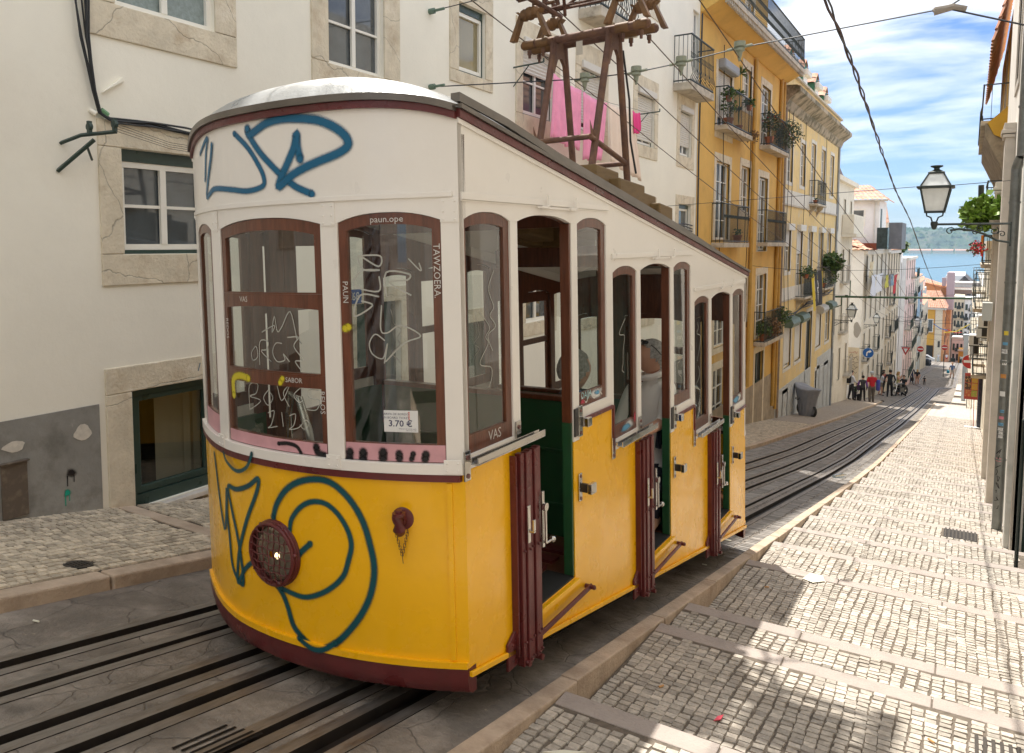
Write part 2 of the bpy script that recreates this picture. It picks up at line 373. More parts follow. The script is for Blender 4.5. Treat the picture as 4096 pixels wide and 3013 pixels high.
# ------------------------------------------------------------- right stepped pavement
NOS = [-2.2, -1.2, -.3, .6, 1.75, 3.0, 4.28, 4.83, 6.47, 7.49, 8.49, 9.51, 10.52, 11.6, 12.69, 13.79, 15.0, 16.26, 17.5]
while NOS[-1] < 55.5: NOS.append(NOS[-1] + 1.24)
KH = .035
def rstep(y):
    """height of the tread at y: reaches the kerb top at its nosing"""
    for i, n in enumerate(NOS):
        if y <= n + 1e-6:
            a = NOS[i - 1] if i else n - 1
            return gz(n) + KH + (n - y) * .055
    return gz(y) + KH
def wallx(y): return .48 if y < 19 else .56
PAV = thing('stepped_pavement', None, None, (-.5, 3, rstep(3)), kind='structure')
mb = MB()
for i in range(1, len(NOS)):
    a, b = NOS[i - 1], NOS[i]; xb = .75
    za, zb_ = rstep(a + 1e-4), rstep(b)
    mb.face([(KR + .09, a, za), (xb, a, za), (xb, b, zb_), (KR + .09, b, zb_)])
    nz = rstep(b + 1e-4)
    mb.face([(KR + .09, b, zb_), (xb, b, zb_), (xb, b, nz), (KR + .09, b, nz)])
mb.build('bedding', M_grout, PAV)
for i, n in enumerate(NOS):
    if n < 1: continue
    mb = MB(); z = gz(n) + KH; xa = KR + .092; xb = .62; k = 1 if n > 22 else 3
    for q in range(k):
        u0 = xa + (xb - xa) * q / k + (.003 if q else 0); u1 = xa + (xb - xa) * (q + 1) / k - (.003 if q < k - 1 else 0)
        dz = random.uniform(-.002, .002)
        mb.box(u0, u1, n - .10, n + .012, z - .11, z + .008 + dz)
    mb.build('nosing_stone', M_nose, PAV, bevel=.006 if n < 18 else 0)
    if n > 58: break
# kerb stones
y = -1.4
while y < 56.5:
    l = random.uniform(.95, 1.25) if y < 30 else 3; y1 = min(y + l, 56.8)
    mb = MB(); g = .004; jx = random.uniform(-.004, .004)
    mb.hexa([(KR + jx, y + g, gz(y) - .2), (KR + .088 + jx, y + g, gz(y) - .2), (KR + .088 + jx, y1 - g, gz(y1) - .2), (KR + jx, y1 - g, gz(y1) - .2),
             (KR + jx, y + g, gz(y) + KH + .012), (KR + .088 + jx, y + g, gz(y) + KH + .012), (KR + .088 + jx, y1 - g, gz(y1) + KH + .012), (KR + jx, y1 - g, gz(y1) + KH + .012)])
    mb.build('kerbstone', M_kerb, PAV, bevel=.008 if y < 14 else 0)
    y = y1
# cobbles
def drop_shapes(k, w, l, h, mt):
    ms = []
    for i in range(k):
        mb = MB(); pebble(mb, 0, 0, w * random.uniform(.90, .98), l * random.uniform(.88, .97), lambda x, y: 0, h, w * .08)
        me = bpy.data.meshes.new('cobblestone'); me.from_pydata(mb.v, [], mb.f); me.materials.append(mt); me.update(); ms.append(me)
    return ms
def cobbles(parent, xa, xb, ya, yb, zf, w, l, h, mt, nearest, skip=None, slope=0, xend=None, rowdir=0):
    """rows of stones; the `nearest` ones to the camera are parts, the others one joined stuff part"""
    cells = []
    x = xa; r = 0
    while x < xb + .2:
        y = ya + random.uniform(0, l)
        while y < yb:
            xe = xend(y) if xend else xb
            cx = x + w / 2 + .007 * math.sin(y * 2.1 + r * .4) + .004 * math.sin(y * 9 + r); cy = y + l / 2
            if cx < xe - w * .3 and not (skip and skip(cx, cy)): cells.append((cx, cy))
            y += l * random.uniform(.93, 1.07)
        x += w; r += 1
    vis = [c for c in cells if c[1] > 1.0 or False]
    def seen(c):
        d = Vector((c[0], c[1], zf(c[0], c[1]))); w_ = d.dot(_fwd)
        if w_ < .3: return False
        px = .5 + cam_d.lens / 36 * d.dot(_right) / w_ - cam_d.shift_x; py = d.dot(_down) / w_ * cam_d.lens / 36
        return -.01 < px < 1.01 and py < (.3677 - cam_d.shift_y * -1 * -1) + .1 or False
    cand = sorted([c for c in cells if seen(c)], key=lambda c: c[0] ** 2 + c[1] ** 2)[:nearest]
    cs = set(cand)
    shapes = drop_shapes(14, w, l, h, mt)
    pi = wmat(parent).inverted()
    for c in cand:
        o = bpy.data.objects.new('cobblestone', random.choice(shapes)); C.objects.link(o); o.parent = parent
        z = zf(*c); s = (zf(c[0], c[1] + .01) - zf(c[0], c[1] - .01)) / .02
        if abs(s) > 1: s = 0
        o.location = pi @ Vector((c[0], c[1], z)); o.rotation_euler = (math.atan(s), 0, random.uniform(-.07, .07))
    mb = MB()
    for c in cells:
        if c not in cs: pebble(mb, c[0], c[1], w * random.uniform(.90, .98), l * random.uniform(.86, .97), zf, h, w * .08)
    mb.build('cobblestones', mt, parent, kind='stuff')
def nearnose(x, y): 
    return any((n - .125) < y < (n + .045) for n in NOS) or (abs(x - .03) < .16 and 10.05 < y < 10.45)
cobbles(PAV, KR + .095, .4, .9, 42, lambda x, y: rstep(y), .056, .043, .007, M_cobble, 298, skip=nearnose, xend=lambda y: wallx(y) + .05)
# further down: texture takes over, treads as plain stone
mtf = mat('far_cobble_paving', (.52, .46, .39), .7, var=.25, vscale=14, bump=.5, bscale=30, dirt=(.34, .29, .23), dscale=9, damt=.5)
mb = MB()
for i in range(1, len(NOS)):
    a, b = NOS[i - 1], NOS[i]
    if b < 42: continue
    mb.face([(KR + .092, max(a + .012, 42), rstep(max(a + .012, 42)) + .006), (.7, max(a + .012, 42), rstep(max(a + .012, 42)) + .006), (.7, b - .1, rstep(b - .1) + .006), (KR + .092, b - .1, rstep(b - .1) + .006)])
mb.build('tread_paving', mtf, PAV)
mb = MB()
for a, b in ((57.9, 66), (71, 80), (84, 96)):
    mb.box(-.62, .9, a, b, 0, 1)
    mb.v = mb.v[:-8] + [(x + (0 if x > 0 else (y - a) * .0), y, (gz(y) + .10 if z > .5 else gz(y) - .3)) for x, y, z in mb.v[-8:]]
mb.build('raised_paving', mtf, kind='structure')

# ------------------------------------------------------------- left pavement
LH = .075
LPAV = thing('left_pavement', None, None, (-4.7, 3, gz(3) + LH), kind='structure')
mb = MB(); ys = yrange(-12, 15, 3) + [18.9, 25.5, 33.75, 45, 52]
strip(mb, lambda y: WX - .7, lambda y: KL - .13, ys, LH - .006)
mb.face([(WX - .7, 52, gz(52) + LH), (KL, 52, gz(52) + LH), (KL, 52, gz(52) - .3), (WX - .7, 52, gz(52) - .3)])
mb.build('bedding', mat('dark_grout', (.085, .065, .045), .95, var=.3, vscale=30), LPAV)
y = -3.1
while y < 50.5:
    l = random.uniform(1.1, 1.5) if y < 30 else 4; y1 = min(y + l, 52)
    mb = MB(); g = .005; jx = random.uniform(-.006, .006)
    mb.hexa([(KL - .13 + jx, y + g, gz(y) - .2), (KL + jx, y + g, gz(y) - .2), (KL + jx, y1 - g, gz(y1) - .2), (KL - .13 + jx, y1 - g, gz(y1) - .2),
             (KL - .13 + jx, y + g, gz(y) + LH + .004), (KL + jx, y + g, gz(y) + LH + .004), (KL + jx, y1 - g, gz(y1) + LH + .004), (KL - .13 + jx, y1 - g, gz(y1) + LH + .004)])
    mb.build('kerbstone', M_kerb, LPAV, bevel=.012 if y < 8 else 0); y = y1
mb = MB(); zt = lambda y: gz(y) + LH + .004
mb.hexa([(WX, 3.42, zt(3.42) - .1), (KL - .14, 3.42, zt(3.42) - .1), (KL - .14, 3.56, zt(3.56) - .1), (WX, 3.56, zt(3.56) - .1), (WX, 3.42, zt(3.42)), (KL - .14, 3.42, zt(3.42)), (KL - .14, 3.56, zt(3.56)), (WX, 3.56, zt(3.56))])
mb.build('stone_band', M_kerb, LPAV, bevel=.006)
def lskip(x, y): return 3.40 < y < 3.58 or ((x + 4.25) ** 2 + (y - 2.42) ** 2) < .085 ** 2 or 5.2 < y < 11
cobbles(LPAV, WX + .004, KL - .14, max(.6, 0), 27, lambda x, y: gz(y) + LH - .004, .064, .056, .009, M_cobble2, 290, skip=lskip)
mb = MB()
for a, b in ((27, 33.75), (33.75, 45), (45, 52)):
    mb.face([(WX - .6, a, gz(a) + LH + .006), (KL - .131, a, gz(a) + LH + .006), (KL - .131, b, gz(b) + LH + .006), (WX - .6, b, gz(b) + LH + .006)])
mb.build('far_paving', mat('far_left_paving', (.33, .27, .21), .8, var=.3, vscale=13, bump=.4, bscale=30, dirt=(.2, .16, .12), dscale=6, damt=.5), LPAV)
def disc(mb, x, y, r, off, m=0, n=18):
    mb.face([(x + r * math.cos(2 * math.pi * k / n), y + r * math.sin(2 * math.pi * k / n), gz(y + r * math.sin(2 * math.pi * k / n)) + LH + off) for k in range(n)], m)
mb = MB(); disc(mb, -4.25, 2.42, .08, .006); 
for k in range(-2, 3): mb.box(-4.25 - .045, -4.25 + .045, 2.42 + k * .022 - .004, 2.42 + k * .022 + .004, gz(2.42) + LH - .01 - k * .022 * .175, gz(2.42) + LH + .011 - k * .022 * .175)
mb.build('manhole_cover', mat('cast_iron_cover', (.07, .06, .05), .6, metal=.5, bump=.4, bscale=90), LPAV)
# open ground far around, river and the far shore
mb = MB()
mb.face([(-60, -40, -42), (400, -40, -42), (900, 700, -42), (-700, 700, -42)])
gd = mat('far_ground', (.22, .19, .15), .9, var=.2)
mb = MB(); mb.face([(-9000, -3000, -42.5), (9000, -3000, -42.5), (9000, 9800, -42.5), (-9000, 9800, -42.5)])
mb.build('ground', gd, kind='structure', origin=(0, 0, -42.5))
# sloping land under the houses either side of the street
mb = MB()
for xa, xb in ((-60, -14.2), (1.6, 60)):
    mb.grid([[(xa, y, gz(y) - .5), (xb, y, gz(y) - .5)] for y in [-12, 15, 45, 75, 105, 190, 260]] + [[(xa, 330, -42.4), (xb, 330, -42.4)]])
mb.build('hillside_ground', gd, kind='structure')
# ------------------------------------------------------------- the funicular car, in its own frame (x right, y downhill, z up)
TM = Matrix(((0.9996686, 0.0077998, -0.0245342, -1.6500), (-0.0079152, 0.9999581, -0.0046073, 2.5311), (0.0244973, 0.0048000, 0.9996884, -0.9000), (0, 0, 0, 1)))
TRAM = thing('funicular_car', 'yellow and white funicular tram car with blue graffiti standing on the rails', 'tram', mat=TM)
TW = 1.6835; SAG = .2215
paint = dict(rvar=.08, bump=.12, bscale=18, coat=.25)
M_yel = mat('yellow_enamel', (.95, .50, .003), .28, var=.05, vscale=2.5, dirt=(.78, .40, .015), dscale=7, damt=.3, dlo=.6, dhi=.8, **paint)
M_wht = mat('cream_white_enamel', (.86, .82, .76), .35, var=.03, dirt=(.68, .62, .54), dscale=3, damt=.3, dlo=.55, dhi=.8, **paint)
M_mar = mat('maroon_paint', (.125, .022, .022), .35, var=.15, vscale=5, bump=.3, bscale=30, rvar=.12, dirt=(.06, .02, .018), dscale=8, damt=.5)
M_wood = mat('varnished_wood', (.13, .042, .02), .3, var=.35, vscale=9, stretch=(5, 5, .6), coat=.3, bump=.2, bscale=30)
M_chrome = mat('chromed_metal', (.62, .61, .58), .22, metal=1, rvar=.12, var=.15, vscale=12)
M_roof = mat('silver_roof_paint', (.50, .51, .51), .34, metal=.5, var=.12, vscale=4, bump=.35, bscale=22, dirt=(.28, .26, .24), dscale=2.5, damt=.6, dlo=.5, dhi=.7, rvar=.1)
M_gut = mat('roof_gutter', (.17, .15, .13), .35, metal=.6, var=.25)
M_dgreen = mat('inside_green_paint', (.018, .085, .032), .4, var=.15, dirt=(.04, .07, .045), dscale=18, damt=.4)
M_ceil = mat('ceiling_paint', (.78, .75, .70), .6)
M_glass = glass_mat('window_glass', (.86, .90, .88), .06)
M_rust = mat('rusty_frame', (.13, .065, .045), .65, metal=.2, var=.35, vscale=9, dirt=(.23, .12, .05), dscale=6, damt=.6, bump=.4, bscale=60)
M_rusty = mat('ochre_insulator', (.17, .085, .03), .6, var=.3, vscale=8, dirt=(.10, .06, .04), dscale=9, damt=.6)
M_rubber = mat('rubber', (.02, .02, .02), .7)
def SF(u, v, d=0):                      # front end, u = 0 .. -TW, d inwards
    uu = u; push = 0
    if u < -1.1: q = (-1.1 - u) / (TW - 1.1); uu = -1.1 - .5835 * q + .2135 * q * q; push = .29 * q * q
    a = -uu / TW
    return (uu - .79 * push, -SAG * (1 - (2 * a - 1) ** 2) + d + .61 * push, v)
def ginv(u):
    if u >= -1.1: return u
    w_ = -1.1 - u; disc_ = max(.5835 ** 2 - 4 * .2135 * w_, 0); return max(-TW, -1.1 - (TW - 1.1) * (.5835 - math.sqrt(disc_)) / (2 * .2135))
def SR_(u, v, d=0): return (-d, u, v)   # right flank, u along
def SL_(u, v, d=0): return (-1.70 + d, max(u, .08), v)
LEN = 4.44
def SB(u, v, d=0):
    a = -u / TW
    return (u, LEN + SAG * (1 - (2 * a - 1) ** 2) - d, v)
def tp(name, mb, m, parent=None, **k): return mb.build(name, m, parent or TRAM, world=False, **k)
def slab(mb, S, u0, u1, lo, hi, d0, d1, n=1, m=0):
    """plate on surface S between curves lo(u) and hi(u), from depth d0 (outside) to d1"""
    lo_ = lo if callable(lo) else (lambda u: lo); hi_ = hi if callable(hi) else (lambda u: hi)
    us = [u0 + (u1 - u0) * i / n for i in range(n + 1)]
    a = [[S(u, lo_(u), d0) for u in us], [S(u, hi_(u), d0) for u in us], [S(u, hi_(u), d1) for u in us], [S(u, lo_(u), d1) for u in us]]
    a.append(a[0]); mb.grid(a, m)
    mb.face([S(u0, lo_(u0), d0), S(u0, hi_(u0), d0), S(u0, hi_(u0), d1), S(u0, lo_(u0), d1)], m)
    mb.face([S(u1, lo_(u1), d0), S(u1, lo_(u1), d1), S(u1, hi_(u1), d1), S(u1, hi_(u1), d0)], m)
def arch(a, b, z, h=.032):
    return lambda u: z + h * (1 - abs((u - (a + b) / 2) / ((b - a) / 2)) ** 2.2) if a < b else z
def ribbon(mb, S, pts, w, d=-.0015, sm=True, m=0, vy=1.0):
    if S is SF: pts = [(ginv(a), b) for a, b in pts]
    """sprayed stroke lying on surface S"""
    P = [Vector((a, b)) for a, b in pts]
    if sm:
        Q = []
        for i in range(len(P) - 1):
            p0 = P[max(i - 1, 0)]; p1 = P[i]; p2 = P[i + 1]; p3 = P[min(i + 2, len(P) - 1)]
            for t in (0, .2, .4, .6, .8):
                Q.append(.5 * ((2 * p1) + (p2 - p0) * t + (2 * p0 - 5 * p1 + 4 * p2 - p3) * t * t + (3 * p1 - p0 - 3 * p2 + p3) * t ** 3))
        Q.append(P[-1]); P = Q
    # caps
    def nrm(i):
        a = P[min(i + 1, len(P) - 1)] - P[max(i - 1, 0)]
        if a.length < 1e-6: a = Vector((1, 0))
        a.normalize(); return Vector((-a.y, a.x))
    rows = []
    for i, p in enumerate(P):
        n = nrm(i) * w; rows.append((S(p.x - n.x, p.y - n.y, d), S(p.x, p.y, d), S(p.x + n.x, p.y + n.y, d)))
    for i in range(len(P) - 1):
        a, b = rows[i], rows[i + 1]
        mb.face([a[0], b[0], b[1], a[1]], m, uv=[(-1, 0), (-1, 0), (0, 0), (0, 0)]); mb.face([a[1], b[1], b[2], a[2]], m, uv=[(0, 0), (0, 0), (1, 0), (1, 0)])
    for i in (0, len(P) - 1):
        c = P[i]; k = 10
        for j in range(k):
            a0 = 2 * math.pi * j / k; a1 = 2 * math.pi * (j + 1) / k
            mb.face([S(c.x, c.y, d - .0004), S(c.x + w * math.cos(a0), c.y + w * math.sin(a0), d - .0004), S(c.x + w * math.cos(a1), c.y + w * math.sin(a1), d - .0004)], m, uv=[(0, 0), (1, 0), (1, 0)])
def blob(mb, S, u, v, ru, rv, d=-.001, m=0, n=14, rot=0):
    for j in range(n):
        a0 = 2 * math.pi * j / n; a1 = 2 * math.pi * (j + 1) / n
        f = lambda a: (u + ru * math.cos(a) * (1 + .18 * math.sin(3 * a + u * 9)), v + rv * math.sin(a) * (1 + .15 * math.cos(2 * a + v * 7)))
        mb.face([S(u, v, d), S(*f(a0), d), S(*f(a1), d)], m, uv=[(0, 0), (1, 0), (1, 0)])

def edge(u):  # roof edge height along the flanks
    return 1.39 - .175 * u
def fedge(u):
    c = min(1, abs(2 * (-u / TW) - 1)); return 1.39 + .066 * (1 - c ** 5)
DY, DZ = 1.478, -.262
AW, DO, BW = (.032, .392), (.455, .992), (1.06, 1.42)     # window A, doorway, window B (within a compartment)
bot = lambda u: -.843 - .176 * u
def flank(S, right):
    w = MB(); y = MB(); inn = MB(); beads = []
    for i in range(3):
        mr = MB(); beads.append(mr)
        u0 = DY * i; z0 = DZ * i; e = .003 if i < 2 else 0
        def hd(u, u0=u0, z0=z0):
            r = u - u0
            for a, b in (AW, DO, BW):
                if a <= r <= b: return z0 + 1.0 + .034 * (1 - abs((r - (a + b) / 2) / ((b - a) / 2)) ** 2.4)
            return z0 + 1.0
        us = sorted([0, DY, .44] + [a + (b - a) * k / 10 for a, b in (AW, DO, BW) for k in range(11)])
        for a, b in zip(us, us[1:]):
            if b - a > 1e-6: slab(w, S, u0 + a, u0 + b, hd, edge, 0, .028); slab(inn, S, u0 + a, u0 + b, hd, lambda u: edge(u) - .1, .029, .055)
        for a, b, lo in ((0, AW[0], 0.), (AW[1], DO[0], .0), (DO[1], BW[0], -.10), (BW[1], DY, 0)):
            slab(w, S, u0 + a, u0 + b, z0 + lo, z0 + 1.0, 0, .028)
            slab(inn, S, u0 + a - .006, u0 + b + .006, z0 + .0, z0 + 1.0, .029, .055)
        slab(w, S, u0 + AW[0], u0 + AW[1], z0, z0 + .058, 0, .028); slab(w, S, u0 + BW[0], u0 + BW[1], z0, z0 + .058, 0, .028)
        # moulding under the letter board
        slab(w, S, u0 + .012, u0 + DY - .03, z0 + 1.078, z0 + 1.106, -.010, -.0005)
        slab(w, S, u0 + .012, u0 + DY - .03, z0 + 1.070, z0 + 1.077, -.004, -.0005)
        # yellow panels
        slab(y, S, u0, u0 + DO[0], bot, z0 - .002, .001, .028)
        slab(y, S, u0 + DO[0], u0 + DO[1], bot, z0 - .802, .001, .028)
        slab(y, S, u0 + DO[1], u0 + BW[0], bot, z0 - .102, .001, .028)
        slab(y, S, u0 + BW[0], u0 + DY, bot, z0 - .002, .001, .028)
        slab(y, S, u0 + DO[0], u0 + DO[1] + .01, z0 - .83, z0 - .806, -.022, 0)
        slab(inn, S, u0 + .0, u0 + DO[0], z0 - .80, z0, .03, .05, m=1); slab(inn, S, u0 + DO[1], u0 + DY, z0 - .80, z0, .03, .05, m=1)
        # maroon beads
        slab(mr, S, u0 + BW[0] + .02, u0 + DY - .004, z0 - .014, z0 + .006, -.012, -.0005)
        if i < 2: slab(mr, S, u0 + DY + .002, u0 + DY + .018, z0 + DZ - .0, z0 - .0, -.012, -.0005)
    slab(y, S, 0, LEN, lambda u: bot(u) - .004, lambda u: bot(u) + .018, -.014, .0)     # bottom bead
    slab(w, S, 0, LEN, lambda u: edge(u) - .02, edge, -.008, -.0005)
    tp('side_wall', w, M_wht, bevel=.003); tp('side_panel', y, M_yel, bevel=.003)
    for b_ in beads: tp('side_bead', b_, M_mar, bevel=.003)
    tp('inner_lining', inn, [M_wood, M_dgreen])
    # roof-edge strips
    e1 = MB(); slab(e1, S, .0, LEN + .06, lambda u: edge(u) + .001, lambda u: edge(u) + .034, -.016, .012); tp('roof_edge_band', e1, M_mar, bevel=.004)
    # windows
    for i in range(3):
        u0 = DY * i; z0 = DZ * i
        for j, (a, b) in enumerate((AW, BW)):
            f = MB(); a2, b2 = u0 + a + .002, u0 + b - .002; ga, gb = a2 + (.016 if j else .018), b2 - (.045 if j == 0 else .05)
            if j == 1: ga, gb = a2 + .014, b2 - .05
            top = lambda u, a=u0 + a, b=u0 + b: z0 + .998 + .034 * (1 - abs((u - (a + b) / 2) / ((b - a) / 2)) ** 2.4)
            tg = lambda u, a=u0 + a, b=u0 + b: z0 + .962 + .024 * (1 - abs((u - (a + b) / 2) / ((b - a) / 2)) ** 2.0)
            slab(f, S, a2, ga, z0 + .059, top, .008, .026); slab(f, S, gb, b2, z0 + .059, top, .008, .026)
            slab(f, S, ga, gb, tg, top, .008, .026, n=8); slab(f, S, ga, gb, z0 + .059, z0 + .132, .008, .026)
            fo = tp('window', f, M_wood)
            g = MB(); us = [ga + (gb - ga) * k / 6 for k in range(7)]
            g.grid([[S(u, z0 + .132, .017) for u in us], [S(u, tg(u), .017) for u in us]]); tp('pane', g, M_glass, fo)
    return
flank(SR_, True); flank(SL_, False)
# ends of the car
def end_wall(S, front=True):
    zoff = 0 if front else 3 * DZ
    hi = fedge if front else (lambda u: fedge(u) - .175 * LEN + 0.0)
    w = MB(); y = MB(); mr = MB(); inn = MB()
    wins = [(-.065, -.475), (-.552, -1.19), (-1.295, -1.57)] if front else [(-.065, -.475), (-.552, -1.185), (-1.272, -1.62)]
    posts = [(0, -.065), (-.475, -.552), (wins[1][1], wins[2][0]), (wins[2][1], -TW)]
    def hd(u):
        for a, b in wins:
            if b <= u <= a: return zoff + 1.0 + .036 * (1 - abs((u - (a + b) / 2) / ((b - a) / 2)) ** 2.4)
        return zoff + 1.0
    us = sorted(set([0, -TW] + [a + (b - a) * k / 12 for a, b in wins for k in range(13)] + [p for q in posts for p in q]), reverse=True)
    for a, b in zip(us, us[1:]): slab(w, S, a, b, hd, hi, 0, .028)
    for a, b in zip(us, us[1:]): slab(inn, S, a, b, hd, lambda u: hi(u) - .06, .029, .05)
    for a, b in posts:
        slab(w, S, a, b, zoff + .03, zoff + 1.0, 0, .028, n=2)
        slab(inn, S, min(a + .006, -.03), max(b - .006, -TW + .06), zoff + .0, zoff + 1.0, .029, .05, n=2)
    slab(w, S, 0, -TW, zoff - .012, zoff + .03, -.016, .028, n=24)          # sill
    slab(w, S, -.02, -TW + .02, zoff + 1.088, zoff + 1.108, -.008, -.0005, n=24)
    if front:
        for a, b in posts[:3]:                                              # riveted straps
            c = (a + b) / 2; slab(w, S, c + .032, c - .032, .99, 1.085, -.004, -.0005, n=2); slab(w, S, c + .032, c - .032, -.006, .05, -.020, -.0165, n=2)
            for du in (-.02, .02):
                for dv in (1.0, 1.03, 1.07, .006, .036):
                    p = S(c + du, dv, -.005 if dv > .5 else -.021); w.sphere(p, .004, 6)
    slab(mr, S, -.012, -TW + .012, zoff - .042, zoff - .014, -.014, .02, n=24)
    slab(y, S, -.0, -TW, zoff - .80, zoff - .042, .001, .028, n=24)
    slab(y, S, -.0, -TW, zoff - .812, zoff - .785, -.016, .002, n=24)
    if front:
        slab(y, S, -.045, -.064, zoff - .78, zoff - .05, -.006, 0)
    tp('end_wall', w, M_wht, bevel=.003, smooth=True); tp('end_panel', y, M_yel, smooth=True); tp('belt_bead', mr, M_mar, smooth=True); tp('end_lining', inn, M_wood)
    # bumper
    bmp = MB(); n = 26
    us = [-.0 - TW * i / n for i in range(n + 1)]
    prof = [(-.814, -.004), (-.86, -.012), (-.905, -.004), (-.925, .02), (-.925, .05), (-.814, .05)]
    def SX(u, v, d):
        x, yy, z = S(u, v, d); return (x * 1.0 - (.0), yy, z)
    bmp.grid([[SX(u, zoff + v, d) for v, d in prof] for u in us])
    bmp.face([SX(us[0], zoff + v, d) for v, d in prof]); bmp.face([SX(us[-1], zoff + v, d) for v, d in prof][::-1])
    if front:
        bmp.box(-.002, .03, -.03, .10, zoff - .93, zoff - .85) if False else None
    tp('bumper', bmp, M_mar, smooth=True)
    # glazed sashes
    def sash(a, b, z0, z1, mside=.04, mtop=.036, mbot=.07, top=None, m=M_wood, arched=True):
        f = MB()
        if top is None: top = lambda u: zoff + z1
        tg = (lambda u: top(u) - mtop - (0 if not arched else .0))
        if arched == 2: tg = lambda u: zoff + z1 - mtop + (-.012 + .014 * (1 - abs((u - (a + b) / 2) / ((b - a) / 2)) ** 2))
        ga, gb = a - mside, b + mside
        slab(f, S, a, ga, zoff + z0, top, .006, .026, n=2); slab(f, S, gb, b, zoff + z0, top, .006, .026, n=2)
        slab(f, S, ga, gb, tg, top, .006, .026, n=10); slab(f, S, ga, gb, zoff + z0, zoff + z0 + mbot, .006, .026, n=10)
        fo = tp('window', f, m)
        g = MB(); us = [ga + (gb - ga) * k / 10 for k in range(11)]
        g.grid([[S(u, zoff + z0 + mbot, .016) for u in us], [S(u, tg(u), .016) for u in us]]); tp('pane', g, M_glass, fo)
    def atop(a, b): return lambda u: zoff + .998 + .036 * (1 - abs((u - (a + b) / 2) / ((b - a) / 2)) ** 2.4)
    a, b = wins[0]; sash(a - .002, b + .002, .031, .998, .034, .045, .075, atop(a, b))
    a, b = wins[2]; sash(a - .002, b + .002, .031, .998, .03, .04, .1, atop(a, b))
    a, b = wins[1]
    sash(a - .002, b + .002, .712, .998, .035, .05, .006, atop(a, b))
    sash(a - .002, b + .002, .372, .711, .026, .055, .006, None, arched=2)
    sash(a - .002, b + .002, .031, .371, .026, .055, .058, None, arched=0)
end_wall(SF, True); end_wall(SB, False)
# roof
nx, ny = 24, 40
def roofz(c, yy):
    e = edge(max(yy, 0)) + (.066 * (1 - abs(c) ** 5) if yy < .3 else .066 * (1 - abs(c) ** 5) * max(0, 1 - (yy - .3) / .6)) + .036
    if yy < 0: e += 0
    yf = -SAG * (1 - c * c); yb = LEN + SAG * (1 - c * c)
    t = min(1, max(0, (yy - yf) / .75)); tb = min(1, max(0, (yb - yy) / .5))
    cr = 1 - abs(c) ** 2.3
    return e + .20 * (cr ** .8) * math.sqrt(1 - (1 - t) ** 2.2) * math.sqrt(1 - (1 - tb) ** 2.2)
rf = MB(); rows = []
for i in range(ny + 1):
    s = i / ny; s = s ** 1.5
    row = []
    for j in range(nx + 1):
        c = -1 + 2 * j / nx; yf = -SAG * (1 - c * c) - .016; yb = LEN + .05 + SAG * (1 - c * c)
        yy = yf + (yb - yf) * s; fx, fy, _ = SF(-TW / 2 + c * TW / 2, 0, -.016); k_s = max(0, 1 - s * 3); row.append(((-TW / 2 + c * (TW / 2 + .018)) * (1 - k_s) + (fx + .018 * c) * k_s, yy + (fy - yf) * k_s, roofz(c, max(yy, yf + .016))))
    rows.append(row)
rf.grid(rows); tp('roof', rf, M_roof, smooth=True, auto=80)
g1 = MB()
slab(g1, SF, 0, -TW, lambda u: fedge(min(0, max(-TW, u))) + .024, lambda u: fedge(min(0, max(-TW, u))) + .052, -.030, .01, n=40)
slab(g1, SR_, -.0, LEN + .06, lambda u: edge(u) + .034, lambda u: edge(u) + .052, -.026, .012)
slab(g1, SL_, -.0, LEN + .06, lambda u: edge(u) + .034, lambda u: edge(u) + .052, -.026, .012)
tp('gutter', g1, M_gut, smooth=True)
b1 = MB(); slab(b1, SF, 0, -TW, lambda u: fedge(min(0, max(-TW, u))) - .006, lambda u: fedge(min(0, max(-TW, u))) + .023, -.016, .01, n=40)
tp('roof_edge_band', b1, M_mar, smooth=True)
zr = lambda u, c=.12: roofz(1 - 2 * c / TW * 1.0, u) + .03
for cx in (-.085, -TW + .085):
    rl = MB()
    c = 2 * (cx + TW / 2) / TW
    P = [(cx, u, roofz(c, u) + .028) for u in (.12, .5, 1, 2, 3, 4.45)]
    for k in range(len(P) - 1):
        a, b = P[k], P[k + 1]; rl.hexa([(a[0] - .022, a[1], a[2] - .02), (a[0] + .022, a[1], a[2] - .02), (b[0] + .022, b[1], b[2] - .02), (b[0] - .022, b[1], b[2] - .02), (a[0] - .022, a[1], a[2] + .016), (a[0] + .022, a[1], a[2] + .016), (b[0] + .022, b[1], b[2] + .016), (b[0] - .022, b[1], b[2] + .016)])
    tp('roof_rail', rl, M_gut)
